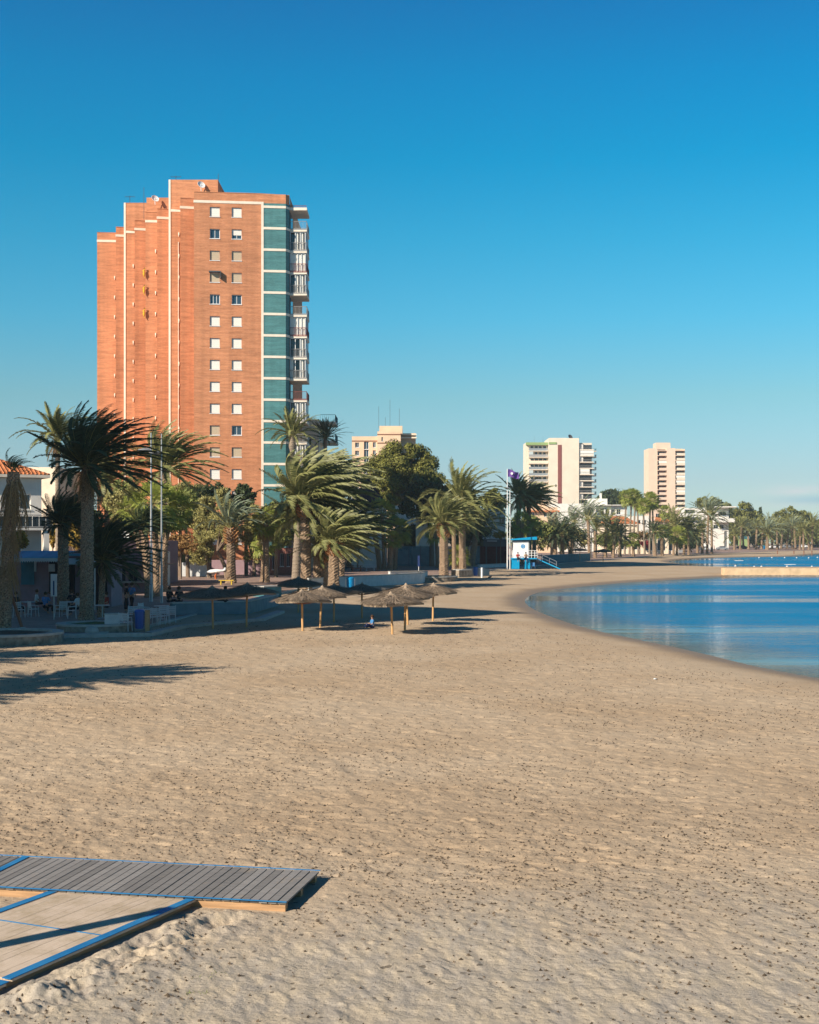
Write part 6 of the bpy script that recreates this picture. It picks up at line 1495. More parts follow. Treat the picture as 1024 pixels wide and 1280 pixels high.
for a, b in ((84.5, 101.5), (112, 119)):
    mb = MB(); mb.add([(ax(a), -.4, az_(705.5)), (ax(b), -.4, az_(705.5)), (ax(b), .3, az_(698.5)), (ax(a), .3, az_(698.5)), (ax(a), -.4, az_(704.5)), (ax(b), -.4, az_(704.5)), (ax(b), .3, az_(697.8)), (ax(a), .3, az_(697.8))], [(3, 2, 1, 0), (4, 5, 6, 7), (0, 1, 5, 4), (1, 2, 6, 5), (2, 3, 7, 6), (3, 0, 4, 7)]); mb.build('side_awning', M['awning_val'], tb_)
for p in (12, 80, 118): mb = MB(); mb.tube([(ax(p), .1, 0), (ax(p), .1, az_(698))], .05, n=8); mb.build('post', M['metal'], tb_)
mb = MB(); mb.box(ax(-10), ax(125), 3.2, 6.5, 0, az_(690)); mb.build('bar_wall', M['mauve'], tb_)
mb = MB(); mb.box(ax(45), ax(78), 3.1, 3.19, .9, az_(703)); mb.build('dark_bar_panel', M['dark'], tb_); mb = MB(); mb.box(ax(85), ax(120), 3.1, 3.19, .2, az_(703)); mb.build('dark_bar_panel', M['dark'], tb_)  # near-black panels on the wall stand for the unlit inside of the bar
for a, b, c, d in ((26, 28.5, 703, 716), (44.5, 52.5, 706, 716), (9, 26, 702, 733)): mb = MB(); mb.box(ax(a), ax(b), 3.0, 3.09, az_(d), az_(c)); mb.build('wall_panel', M['wall_white'] if a > 10 else M['teal_paint'], tb_)
mb = MB(); mb.box(ax(45), ax(78), 2.6, 3.0, .95, 1.02); mb.build('bar_counter', M['old_wood'], tb_)
# chairs and tables
def chair(label, x, yb, rz, m_='plastic', group='plastic chairs on the shaded terrace', src={}):
    if 'o' not in src:
        r_ = empty('terrace_chair', (0, 0, 0)); mb = MB(); mb.box(-.24, .24, -.22, .22, .42, .45); mb.build('seat', M['plastic'], r_)
        mb = MB()
        for j in range(4): mb.box(-.24, .24, .20 + .012 * j, .225 + .012 * j, .52 + .09 * j, .585 + .09 * j)
        for sx in (-.235, .235): mb.tube([(sx, .2, .42), (sx, .26, .90)], .02, n=5)
        mb.build('backrest', M['plastic'], r_)
        for sx in (-.22, .22):
            for sy in (-.2, .2): mb = MB(); mb.tube([(sx, sy, .42), (sx * 1.12, sy * 1.15, 0)], .02, n=5); mb.build('leg', M['plastic'], r_)
            mb = MB(); mb.tube([(sx * 1.05, -.2, .44), (sx * 1.05, -.18, .64), (sx * 1.05, .22, .66)], .02, n=5); mb.build('armrest', M['plastic'], r_)
        src['o'] = r_; o = r_
    else: o = copy_tree(src['o'])
    X, D, _ = GP(x, yb, .05); o.location = (X, D, .05); o.rotation_euler = (0, 0, rz); tag(o, label, 'chair', group); return o
for lab, x, yb, rz in (('slatted white chair just left of the navy bin', 157, 789, 2.9), ('white chair behind the first slatted one beside the blue shirted person', 166, 778, 3.4),
    ('white chair just right of the timber post', 191, 782, .4), ('white chair right of the timber post, second along the row', 198.5, 781, 2.7), ('third white chair along the row before the low wall', 206, 780, .3), ('fourth white chair along the row, nearest the low wall', 214, 778, 3.3),
    ('white chair at the back of the terrace left of the timber post', 181, 774, 1.2), ('dark seat at the left end of the awning terrace', 24, 772, .8), ('chair under the awning left of the notice board', 42, 771, 2.2), ('chair under the awning right of the notice board', 76, 771, 4.0), ('chair in the dark left of the big palm planter', 90, 773, 5.0)):
    chair(lab, x, yb, rz)
def table(label, x, yb, src={}):
    if 'o' not in src:
        r_ = empty('terrace_table', (0, 0, 0)); mb = MB(); mb.lathe([(.4, .70), (.42, .72), (.4, .745)], 20); mb.build('table_top', M['plastic'], r_)
        mb = MB(); mb.tube([(0, 0, 0), (0, 0, .7)], .035, n=8); mb.lathe([(.25, 0), (.22, .03), (.04, .05)], 12); mb.build('pedestal', M['metal'], r_); src['o'] = r_; o = r_
    else: o = copy_tree(src['o'])
    X, D, _ = GP(x, yb, .05); o.location = (X, D, .05); tag(o, label, 'table', 'round tables on the shaded terrace'); return o
table('round white table just behind the navy bin', 175, 780); table('round white table between the row of white chairs', 202, 774); table('round table under the awning left of the notice board', 35, 768); table('round table under the awning right of the notice board', 84, 768); table('round table right of the big dark palm', 128, 773)
bo = empty('concrete_block', (*gp(140, 790), 0), 0, 'pale concrete cube behind the big palm planter', 'concrete block'); mb = MB(); mb.box(-.35, .35, 0, .7, -.1, .82); mb.build('block', M['wall_white'], bo); mb = MB(); mb.box(-.38, .38, -.03, .73, .823, .88); mb.build('cap', M['stone_cap'], bo)

# ------------------------------------------------------------------ play corner and small things on the promenade
X, D, _ = GP(270, 724, .05); pl = empty('toy_plane', (X, D, .05), 0, 'small white toy plane ride on the paving behind the dark parasols', 'toy plane')
mb = MB(); mb.tube([(-.95, 0, .75), (-.6, 0, .82), (0, 0, .85), (.7, 0, .9), (.95, 0, .98)], [.08, .2, .24, .14, .06], n=10); mb.build('fuselage', M['white2'], pl, smooth=True); mb = MB(); mb.box(-.3, .2, -.9, .9, .78, .84); mb.build('wing', M['white2'], pl)
mb = MB(); mb.add([(.7, -.02, .95), (1.0, -.02, .95), (1.05, -.02, 1.25), (.9, -.02, 1.25), (.7, .02, .95), (1.0, .02, .95), (1.05, .02, 1.25), (.9, .02, 1.25)], [(0, 1, 2, 3), (7, 6, 5, 4), (0, 4, 5, 1), (1, 5, 6, 2), (2, 6, 7, 3), (3, 7, 4, 0)]); mb.build('tail_fin', M['white2'], pl)
mb = MB(); mb.tube([(0, 0, 0), (-.08, 0, .3), (.05, 0, .65)], .09, n=8); mb.build('spring_base', M['orange_plastic'], pl)
X, D, _ = GP(283, 731, .05); pl = empty('play_bench', (X, D, .05), 0, 'yellow low play bench near the grey green palm foot', 'bench'); mb = MB(); mb.box(-.7, .7, -.2, .2, .38, .45); mb.build('seat', M['yellow'], pl); mb = MB(); mb.box(-.55, -.45, -.15, .15, 0, .378); mb.box(.45, .55, -.15, .15, 0, .378); mb.build('leg', M['yellow'], pl)
X, D, _ = GP(453.5, 707, .05); k = D / F; tk = empty('orange_toy_house', (X, D, .05), 0, 'small orange play house behind the picnic tables', 'play house'); mb = MB(); mb.prism([(-.55, -.4), (.55, -.4), (.55, .4), (-.55, .4)], 0, .8); mb.build('body', M['orange_plastic'], tk)
mb = MB(); mb.add([(-.7, -.5, .8), (.7, -.5, .8), (.7, .5, .8), (-.7, .5, .8), (-.5, 0, 1.35), (.6, 0, 1.25)], [(0, 1, 5, 4), (1, 2, 5), (2, 3, 4, 5), (3, 0, 4), (3, 2, 1, 0)]); mb.build('roof', M['orange_plastic'], tk)
def picnic(label, x, yb, m_, ln=1.6):
    X, D, _ = GP(x, yb, .05); r_ = empty('picnic_table', (X, D, .05), .1, label, 'picnic table', 'picnic tables by the palms'); mb = MB(); mb.box(-ln / 2, ln / 2, -.4, .4, .72, .78); mb.build('table_top', M[m_], r_)
    for sy in (-.75, .75): mb = MB(); mb.box(-ln / 2, ln / 2, sy - .14, sy + .14, .42, .47); mb.build('bench_seat', M[m_], r_)
    for sx in (-ln / 3, ln / 3): mb = MB(); mb.box(sx - .06, sx + .06, -.7, .7, .36, .417); mb.tube([(sx, -.65, 0), (sx, -.25, .72)], .05, n=5); mb.tube([(sx, .65, 0), (sx, .25, .72)], .05, n=5); mb.build('leg', M[m_], r_)
picnic('dark picnic table at the left, right of the palm trunks', 435, 713.5, 'black_cloth', 1.5); picnic('brown picnic table in the middle, below the orange play house', 446, 714.5, 'old_wood', 1.5); picnic('picnic table draped in white, at the right', 463, 713.5, 'white_cloth', 1.5)

# ------------------------------------------------------------------ vehicles under the far palms
def car(label, x, yb, D, col, rz=0.0, group='cars parked under the far palms', src={}):
    if 'o' not in src:
        r_ = empty('parked_car', (0, 0, 0)); prof = [(-2.1, .35), (-2.15, .75), (-1.95, .92), (-1.35, 1.0), (-.85, 1.42), (.55, 1.45), (1.15, 1.02), (1.95, .88), (2.12, .6), (2.1, .35)]
        mb = MB(); n = len(prof); v = [(p[0], -.85 + (.12 if p[1] > 1.2 else 0), p[1]) for p in prof] + [(p[0], .85 - (.12 if p[1] > 1.2 else 0), p[1]) for p in prof]
        mb.add(v, [tuple(range(n)), tuple(range(n, 2 * n))[::-1]] + [(i, i + n, (i + 1) % n + n, (i + 1) % n) for i in range(n)]); mb.build('body', M['white2'], r_)
        mb = MB()
        for sy in (-1, 1): q_ = [(-1.2, sy * .86, 1.03), (-.78, sy * .765, 1.36), (.5, sy * .765, 1.38), (.98, sy * .86, 1.03)]; mb.add(q_, [(0, 1, 2, 3)])
        mb.build('side_windows', M['darkglass'], r_)
        for sx in (-1.3, 1.3):
            for sy in (-.8, .8):
                mb = MB(); mb.tube([(sx, sy - .1, .32), (sx, sy + .1, .32)], .32, n=16); wv = mb.build('wheel', M['rubber'], r_)
                mb = MB(); mb.tube([(sx, sy - .11, .32), (sx, sy + .11, .32)], .18, n=10); mb.build('rim', M['metal'], wv)
        src['o'] = r_; o = r_
    else: o = copy_tree(src['o'])
    o.location = (PX(x, D), D, .05); o.rotation_euler = (0, 0, rz); tag(o, label, 'car', group)
    if col != 'white2':
        b = [c for c in o.children if c.name.startswith('body')][0]; b.data = b.data.copy(); b.data.materials[0] = M[col]
    return o
for lab, x, D, col, rz in (('white car parked left of the modernist villa foot', 880, 470, 'white2', .3), ('dark car parked under the palms left of the white villa', 875, 455, 'dark_metal', 1.3), ('silver car parked under the white villa', 903, 480, 'metal', 0), ('white van like car parked at the foot of the far right palms', 968, 560, 'white2', .2), ('dark car beside the green kiosk under the far palms', 955, 570, 'dark_metal', 0), ('silver car under the rightmost palm clump', 983, 575, 'metal', .1), ('grey car between the trunks of the rightmost palms', 995, 570, 'dark_metal', .5), ('black boxy car before the white wall at the far right', 1016, 600, 'rubber', 0), ('dark blue car right of the white villa', 928, 540, 'navy_cloth', 0), ('pale car behind the long far beach wall', 1004, 590, 'white2', 0)):
    car(lab, x, 690, D, col, rz)
for lab, x, D, m_, h_, w_ in (('bright green kiosk hut between the far palms', 931, 585, 'green_paint', 5.0, 4.0), ('teal green recycling bin by the far sand', 957, 520, 'bincyan', 1.6, 1.3)):
    r_ = empty('kiosk' if h_ > 2 else 'recycling_bin', (PX(x, D), D, 0), 0, lab, 'kiosk' if h_ > 2 else 'bin'); mb = MB(); mb.box(-w_ / 2, w_ / 2, 0, w_ * .8, 0, h_ * .8); mb.build('body', M[m_], r_); mb = MB(); mb.prism([(-w_ / 2 - .2, -.2), (w_ / 2 + .2, -.2), (w_ / 2 + .2, w_ * .8 + .2), (-w_ / 2 - .2, w_ * .8 + .2)], h_ * .8 + .003, h_); mb.build('lid', M['teal_paint'], r_)
for j, (x, D, sh, lab) in enumerate(((948, 505, 'white_cloth', 'tiny walker in white on the far sand, right of the villa'), (771, 345, 'tan_cloth', 'tiny walker in tan by the shopfront with pale awning'), (768, 350, 'navy_cloth', 'tiny walker in navy by the beach palms'), (879, 440, 'white_cloth', 'tiny walker in white under the palm left of the villa'), (893, 460, 'red_cloth', 'tiny walker in red under the palm left of the villa'), (973, 500, 'black_cloth', 'tiny dark walker near the middle of the far palms'))):
    person(lab, (PX(x, D), D, .0), 'stand', j * 1.1, sh, 'black_cloth')
X, D, _ = GP(612.5, 723.5); o = MB(); o.tube([(-.22, 0, .16), (0, 0, .2), (.16, 0, .24)], [.04, .1, .06], n=8); o.lathe([(.01, -.06), (.055, 0), (.01, .07)], 8, (.24, 0, .34)); o.tube([(.14, 0, .25), (.24, 0, .34)], .035, n=6); o.tube([(0, .03, 0), (0, .03, .14)], .012, n=4); o.tube([(0, -.03, 0), (.03, -.03, .14)], .012, n=4)
tag(o.build('pigeon', M['dark_metal'], None, loc=(X, D, 0)), 'dark pigeon standing on the sand right of the white bollard', 'bird')
# swimming line buoys and stakes
BL = ['white buoy leftmost in the far row before the mooring posts', 'second white buoy from left in the far row', 'third white buoy from left in the far row', 'fourth white buoy from left in the far row', 'fifth white buoy of the far row, nearly at its right end', 'last white buoy at the right end of the far row',
      'white buoy alone near the left end of the groyne top', 'white buoy just above the groyne, right of the lone left one', 'white buoy just above the groyne, third along', 'white buoy just above the groyne near the right edge', 'white buoy close beside another above the groyne, left of the pair']
src = None
for i, (x, y) in enumerate([(949, 697.5), (965, 697.5), (981, 697.5), (996, 697.6), (1011, 697.8), (1022, 697.2), (919.5, 708.0), (952, 709.0), (984, 708.9), (1015, 709), (943, 709.2)]):
    D = DG(y, WZ)
    if src is None: mb = MB(); mb.lathe([(.05, -.15), (.16, -.06), (.2, .06), (.12, .2), (.03, .26)], 10); src = mb.build('buoy', M['plastic'], None); o = src
    else: o = inst(src)
    o.location = (PX(x, D), D, WZ); o.rotation_euler = (0, 0, i)
    tag(o, BL[i], 'buoy', 'white buoys of the far swimming line')
src = None
for i, (x, y) in enumerate([(972, 693.6), (992.5, 693.6), (1005, 693.6), (1015, 693.7)]):
    D = DG(y, WZ)
    if src is None: mb = MB(); mb.tube([(0, 0, -.8), (0, 0, 1.0)], .14, n=8); mb.lathe([(.15, 0), (.2, .1), (.02, .2)], 8, (0, 0, 1.0)); src = mb.build('mooring_post', M['old_wood'], None); o = src
    else: o = inst(src)
    o.location = (PX(x, D), D, WZ); tag(o, ('leftmost brown mooring post', 'second brown mooring post from left', 'third brown mooring post from left', 'rightmost brown mooring post')[i] + ' in the shallows off the far beach', 'mooring post', 'mooring posts off the far beach')
for (x, y, w_, lab) in ((924, 701, .9, 'white ring float low on the far lagoon, left one'), (988, 706, 1.0, 'white ring float low on the far lagoon, right one')):
    D = DG(y, WZ); mb = MB(); pts = [(w_ * math.cos(t * math.pi / 8), w_ * math.sin(t * math.pi / 8), .05) for t in range(13)]; mb.tube(pts, .05, n=5); tag(mb.build('floating_boom', M['plastic'], None, loc=(PX(x, D), D, WZ)), lab, 'floating boom')
X, D, _ = GP(819, 850); mb = MB(); mb.lathe([(.02, 0), (.06, .01), (.05, .03), (.01, .04)], 7, sy=.6); tag(mb.build('litter_scrap', M['plastic'], None, loc=(X, D, .02)), 'tiny white scrap of litter alone on the open sand', 'litter')
# ------------------------------------------------------------------ the palms, left to right
G1 = 'palms along the terrace and promenade'
r_ = palm('leaning shaggy palm hung with dead fronds at the left edge', 5, 800, 17, 590, None, 15, 1.0, True, 'long', G1, D=62, flare=1.2)
for c_ in list(r_.children):
    if c_.name.startswith('dead'): c_.scale = (.62, .62, .9)
from_mesh('crown', crown('torn_dark'), r_, (PX(17, 62) - PX(5, 62), 0, PZ(590, 62)), 0, (.28, .28, .3))
for zf_ in (.8, .62, .45): from_mesh('dead_fronds', skirt('long'), r_, ((PX(17, 62) - PX(5, 62)) * zf_, 0, (PZ(590, 62)) * zf_ + .4), 2 * zf_, (.42, .42, .8))
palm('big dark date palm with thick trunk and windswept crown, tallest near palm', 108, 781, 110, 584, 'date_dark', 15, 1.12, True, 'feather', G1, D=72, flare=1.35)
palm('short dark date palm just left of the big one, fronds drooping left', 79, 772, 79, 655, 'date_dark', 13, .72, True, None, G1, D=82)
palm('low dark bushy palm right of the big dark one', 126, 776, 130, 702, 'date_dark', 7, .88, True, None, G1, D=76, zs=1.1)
palm('slim sunlit palm with small crown against the sky, far left', 73, 742, 72, 550, 'date_open', 7.0, 1.08, False, 'feather', G1, D=118, bulge=.5)
palm('palm with hanging yellow lit fronds behind the big dark palm', 134, 722, 134, 605, 'date_lit', 7, 1.30, True, 'feather', G1, D=160)
palm('large sunlit date palm before the brick tower, fronds sweeping right', 203, 748, 206, 588, 'date_wind', 11, 1.3, True, None, G1, D=112, bulge=.15)
palm('palm with dappled pale trunk and dark low crown beside the lamp posts', 187, 757, 179, 660, 'date_dark', 9.5, .62, True, None, G1, D=101)
palm('slender fan palm behind the lamp posts with bright green crown', 196, 757, 193, 632, 'fan', 7, 1.25, True, 'fan', G1, D=103)
palm('fan palm right of the lamp posts with crown hanging over the rusty tree', 199.5, 757, 214, 640, 'fan2', 6, 1.2, True, None, G1, D=106)
palm('fan palm with bright crown left of the lamp posts', 180, 752, 166, 640, 'fan', 6, 1.0, True, None, G1, D=118)
palm('grey green feather palm with tall bottle trunk and fronds arching right', 289, 729, 289, 660, 'butia', 10.5, 1.22, True, None, G1, boss=True, bulge=.12)
palm('fan palm with reddish trunk standing before the teal brick strip', 333, 728, 332, 655, 'fan', 7, 1.12, True, 'fan', G1, boss=True)
palm('short bright fan palm left of the reddish trunked one', 329, 727, 331, 680, 'fan2', 6, .95, True, None, G1)
palm('tall slim palm with round crown before the tower balconies', 363, 716, 366, 545, 'date_open', 6.2, 1.18, False, None, G1, D=165, bulge=.9)
palm('distant round dark palm behind the tall slim one', 408, 700, 407, 548, 'round_dark', 5, 1.15, False, None, G1, D=186)
palm('dark torn palm blown to the right before the peach block', 437, 700, 437, 600, 'torn_dark', 5, 1.25, True, None, G1, D=205, bulge=.5)
palm('smooth grey trunked palm at the left of the windswept group', 370, 733, 374, 650, 'date_wind', 11.5, .98, False, None, G1, flare=1.1, D=129)
palm('rough trunked palm second from left in the windswept group, tallest crown', 383, 736, 381, 625, 'date_wind2', 12, 1.62, True, None, G1, boss=True)
palm('dark trunked palm in the shade at the heart of the windswept group', 396, 735, 398, 640, 'date_wind', 9, 1.45, True, None, G1)
palm('shorter rough palm right of centre in the windswept group', 405, 735, 406, 690, 'date_wind', 9, .85, True, None, G1, boss=True)
palm('stout front palm at the right of the windswept group', 417.5, 738, 417, 678, 'date_wind2', 12.5, 1.15, True, None, G1, boss=True, D=116)
palm('dark leaning palm rising over the windswept group', 402, 730, 399, 612, 'date_wind2', 7, 1.6, True, None, G1, D=134)
palm('shaded palm at the back right of the windswept group', 425, 728, 432, 665, 'date_dark', 9, 1.25, True, None, G1, D=138)
G2 = 'green fan palms before the teal fence'
palm('leaning fan palm at the left of the green four', 475, 712, 466, 655, 'fan', 6.0, .9, True, None, G2)
palm('tall slim fan palm with the highest crown of the green four', 480.5, 712, 478, 645, 'fan2', 4.2, 1.5, True, None, G2)
palm('short fan palm in the middle of the green four', 487.5, 713, 490, 675, 'fan', 6, .9, True, None, G2)
palm('fan palm at the right of the green four with mid height crown', 492.5, 712, 497, 665, 'fan', 6.8, 1.35, True, 'fan', G2)
G3 = 'arching palms on the grass mound'
palm('stout bottle trunked palm with arching crown on the grass mound', 555, 721.5, 555, 655, 'date_wind', 10, 1.22, True, None, G3, boss=True, bulge=.3)
palm('tall palm with the highest spiky crown on the grass mound', 578.5, 719, 577.5, 628, 'date_lit', 8, 1.45, True, 'feather', G3, bulge=.1)
palm('slim trunk between the two big palms of the grass mound', 568, 716, 567, 650, 'date_wind', 5, 1.1, True, None, G3)
palm('low green fan palm at the foot of the arching palms', 573, 714, 573, 695, 'fan', 9, 1.05, True, 'fan', G3)
palm('dark leaning palm sweeping right behind the arching palms', 590, 712, 597, 660, 'date_wind', 7, 1.3, True, None, G3, D=212)
palm('small fan palm in the dark behind the grass mound', 547, 710, 545, 668, 'fan2', 4, 1.1, True, None, G3, D=200)
G4 = 'beach palms around the lifeguard hut'
palm('upright palm behind the flagpoles with spiky crown', 648, 700, 648, 622, 'date_lit', 5, 1.35, True, 'feather', G4, D=232)
palm('windswept palm right behind the flagpole, crown blown right', 662, 700, 661, 628, 'date_wind2', 5.5, 1.45, True, None, G4, D=235)
palm('fan palm half hidden behind the lifeguard hut roof', 652, 702, 653, 655, 'fan2', 4.5, 1.3, True, None, G4, D=225)
palm('green fan palm over the lifeguard hut', 668, 700, 668, 662, 'fan', 5, 1.1, True, 'fan', G4, D=245)
for i, (lab, x, yt, kd, R_) in enumerate((('leftmost stem of the broad dark palm clump', 694, 672, 'far_dark', 1.25), ('middle stem of the broad dark palm clump', 703, 668, 'far_dark', 1.45), ('rightmost stem of the broad dark palm clump', 713, 673, 'far_dark', 1.3))):
    palm(lab, x, 701, x, yt, kd, 5, R_, True, None, 'broad dark palm clump on the beach', D=262 + 4 * i)
G5 = 'windswept palms along the far beach'
rows_ = [
 ('grey green palm behind the left of the dark clump', 690, 662, 'far_date2', 1.5, 300), ('grey green palm rising over the dark clump', 715, 655, 'far_date2', 1.6, 300),
 ('tall windswept palm by the globe lamp, crown streaming right', 737, 650, 'far_date2', 1.8, 290), ('palm right behind the globe lamp', 744, 662, 'far_date', 1.5, 300),
 ('sunlit palm right of the globe lamp with pale trunk', 757, 656, 'far_date', 1.6, 305), ('short dark palm before the terracotta roofed house', 767, 668, 'far_dark', 1.5, 300), ('second dark palm before the terracotta roofed house', 775, 670, 'far_dark', 1.2, 312),
 ('young bright fan palm before the shopfronts', 792, 676, 'fan', 1.3, 320),
 ('dark palm standing before the right shopfronts', 819, 666, 'far_dark', 1.3, 330), ('fan palm right of the shopfronts', 828, 666, 'fan', 1.3, 335),
 ('spiky palm at the left of the group under the slim tower', 842, 657, 'far_date', 2.0, 345), ('low green fan palm under the slim tower', 846, 670, 'fan', 1.7, 340), ('dark palm between the trunks under the slim tower', 855, 668, 'far_dark', 1.9, 350), ('palm with blue painted trunk foot right of the slim tower', 861, 662, 'far_date', 1.7, 348),
 ('tall feathery palm left of the white villa', 884, 643, 'far_date2', 1.9, 372), ('twin of the tall feathery palm, a little right and lower', 890, 649, 'far_date', 2.0, 376), ('low dark palm in the gap left of the white villa', 872, 672, 'far_dark', 1.6, 390), ('short palm under the feathery pair', 878, 664, 'far_date', 1.5, 380)]
for lab, x, yt, kd, R_, D in rows_: palm(lab, x, 690, x + rnd.uniform(-2, 2), yt, kd, 3.6 if D < 340 else 2.8, R_, True, None, G5, D=D, rz=rnd.uniform(-.4, .4))
G6 = 'tall slim fan palms by the pink tower'
for lab, x, yt, D in (('tall fan palm furthest left in the cluster by the pink tower', 781, 622, 352), ('second tall fan palm from left in the cluster by the pink tower', 787, 620, 356), ('third tall fan palm from left in the cluster by the pink tower', 792, 622, 362), ('fourth tall fan palm from left, slightly lower crown', 798, 627, 366), ('fifth tall fan palm, left of the pink tower base', 806, 632, 350), ('tall fan palm with the highest crown right beside the pink tower', 812, 624, 358), ('tall fan palm crossing the left edge of the pink tower', 817, 627, 354), ('lone fan palm before the foot of the pink tower', 829, 640, 400)):
    palm(lab, x, 690, x + rnd.uniform(-2, 3), yt, 'fan_tall', 2.6, 1.35, False, 'fan', G6, D=D)
G7 = 'date palms along the far right promenade'
rs7 = random.Random(77)
lb7 = ['leftmost of the far right palms, above the green kiosk', 'second of the far right palms from the left', 'pale tall palm third from left of the far right row', 'dark palm fourth from left of the far right row', 'fifth palm from left of the far right row', 'sixth palm from left of the far right row, low crown', 'seventh palm of the far right row near its middle', 'middle palm of the far right row with tall trunk', 'ninth palm of the far right row with pale trunk', 'tenth palm of the far right row', 'eleventh palm of the far right row', 'twelfth palm of the far right row, broad crown', 'thirteenth palm of the far right row', 'palm second from the right edge of the far row', 'palm at the far right edge of the view', 'low palm just left of the green kiosk', 'low palm behind the teal green bin', 'low palm at the foot of the rightmost palms']
for i, lab in enumerate(lb7):
    if i < 15: x = 924 + i * 6.6 + rs7.uniform(-2, 2); yt = 661 + rs7.uniform(-6, 5); D = 505 + rs7.uniform(-15, 50); kd = rs7.choice(['far_date', 'far_date2', 'far_date']); sc_ = rs7.uniform(1.5, 2.0)
    else: x = (918, 960, 1000)[i - 15]; yt = 670; D = 495; kd = 'far_date'; sc_ = 1.7
    palm(lab, x, 690, x + rs7.uniform(-2, 2), yt, kd, 2.4, sc_, True, None, G7, D=D, rz=rs7.uniform(-.5, .5))
# two palms outside the left edge that shade the sand
palm('date palm standing on the sand left of the view, nearer one', -300, 0, -300, 0, None, 1, 1, D=40) if False else None
for lab, sx_, sy_, hh_ in (('date palm standing left of the view beside the near sand', -12.0, 43.4, 8.6), ('second date palm left of the view beside the near sand', -15.5, 38.2, 8.2), ('third date palm left of the view, near the stone planter', -18.5, 50.0, 9.0)):
    off = hh_ / tl; X = sx_ - LX / hl * off; Y = sy_ - LY / hl * off; r_ = empty('palm_tree', (X, Y, 0), 0, lab, 'palm tree', 'palms left of the view')
    trunk_mb(hh_, 0, .28, .26, True, 1.3).build('trunk', M['trunk'], r_); from_mesh('crown', crown('date_dark'), r_, (0, 0, hh_ - .05), 0, (1.05, 1.05, .9))

# ------------------------------------------------------------------ broadleaf trees, pines, shrubs
tree('pine_tree', 'huge rounded stone pine with dense green dome before the peach block', 512, 703, 447, 553, 551, 634, 'leaf_pine', 52000, .25, 5, D=246, trunk_r=.5, cat='pine tree',
     lobes=[(-.62, -.1, .40, .45), (-.38, .25, .42, .5), (0, .42, .5, .55), (.35, .30, .45, .55), (.62, -.02, .38, .5), (-.15, -.12, .5, .5), (.25, -.25, .5, .5), (-.55, -.45, .3, .32), (.62, -.5, .36, .4), (.1, .0, .6, .6), (.8, -.35, .22, .35), (.0, -.62, .4, .35)], flat=.4)
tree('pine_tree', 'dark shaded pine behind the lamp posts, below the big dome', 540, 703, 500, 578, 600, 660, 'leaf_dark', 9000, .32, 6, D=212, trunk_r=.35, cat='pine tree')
tree('pine_tree', 'dark pine bough mass right of the big dome', 565, 700, 548, 604, 606, 650, 'leaf_pine', 5000, .32, 8, D=240, trunk_r=.3, cat='pine tree')
tree('pine_tree', 'round pine top between the arching palms and the flagpole', 618, 700, 600, 634, 611, 650, 'leaf_pine', 4500, .36, 9, D=290, trunk_r=.3, cat='pine tree')
tree('leafy_tree', 'small gold leaved bush before the dark red shutters', 626, 700, 617, 634, 663, 676, 'leaf_gold', 900, .16, 10, D=222, trunk_r=.08)
tree('leafy_tree', 'olive green hanging tree left of the grey green palm, left crown', 262, 716, 236, 272, 612, 712, 'leaf_olive', 13000, .17, 11, D=150, trunk_r=.22, hang=.8, nl=10)
tree('leafy_tree', 'olive green hanging tree with leaning trunk beside the grey green palm', 284, 716, 264, 300, 610, 700, 'leaf_olive', 12000, .17, 12, D=148, trunk_r=.22, hang=.8, nl=10, lean=-1.0)
tree('leafy_tree', 'olive tree filling the shade right of the grey green palm', 318, 714, 296, 336, 625, 712, 'leaf_olive', 10000, .17, 13, D=157, trunk_r=.2, hang=.5, nl=9)
tree('leafy_tree', 'dark treetop behind the olive trees, against the brick tower', 262, 714, 240, 290, 598, 640, 'leaf_dark', 3500, .2, 14, D=158, trunk_r=.2)
tree('leafy_tree', 'dark treetop just left of the teal strip behind the olive trees', 308, 714, 286, 322, 600, 650, 'leaf_dark', 3000, .2, 15, D=159, trunk_r=.2)
tree('leafy_tree', 'small rusty brown leaved tree on the paving', 226, 724, 202, 250, 664, 698, 'leaf_rust', 3600, .13, 16, D=146, trunk_r=.1, nl=8)
tree('leafy_tree', 'green tree mass above the rusty tree, right of the lamp posts', 235, 716, 205, 250, 606, 670, 'leaf_green', 4500, .2, 17, D=152, trunk_r=.2)
tree('leafy_tree', 'yellow green tree behind the lamp posts, left of the tower wall', 155, 716, 130, 178, 600, 668, 'leaf_green', 4500, .2, 18, D=150, trunk_r=.2)
tree('leafy_tree', 'small green tree left of the orange play house', 438, 706, 427, 446, 674, 694, 'leaf_olive', 1600, .15, 19, D=205, trunk_r=.09)
tree('leafy_tree', 'small rusty tree beside the orange play house', 447, 708, 443, 462, 663, 690, 'leaf_rust', 1700, .15, 20, D=203, trunk_r=.09)
tree('shrub', 'golden leaved bush glowing between the two left palms, left one', 66, 715, 57, 75, 646, 694, 'leaf_gold', 2600, .13, 21, D=122, trunk_r=.08, cat='bush')
tree('shrub', 'golden leaved bush glowing just left of the big dark palm', 92, 715, 82, 103, 656, 694, 'leaf_gold', 2600, .13, 22, D=122, trunk_r=.08, cat='bush')
tree('shrub', 'orange tinged bush under the house balcony at the left', 24, 715, 8, 36, 664, 694, 'leaf_gold', 2200, .14, 23, D=98, trunk_r=.08, cat='bush')
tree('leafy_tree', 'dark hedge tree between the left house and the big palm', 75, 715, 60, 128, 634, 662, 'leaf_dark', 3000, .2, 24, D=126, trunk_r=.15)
tree('leafy_tree', 'dark tree filling the gap between palms above the beach bar', 140, 716, 100, 176, 655, 700, 'leaf_dark', 4500, .2, 25, D=134, trunk_r=.15)
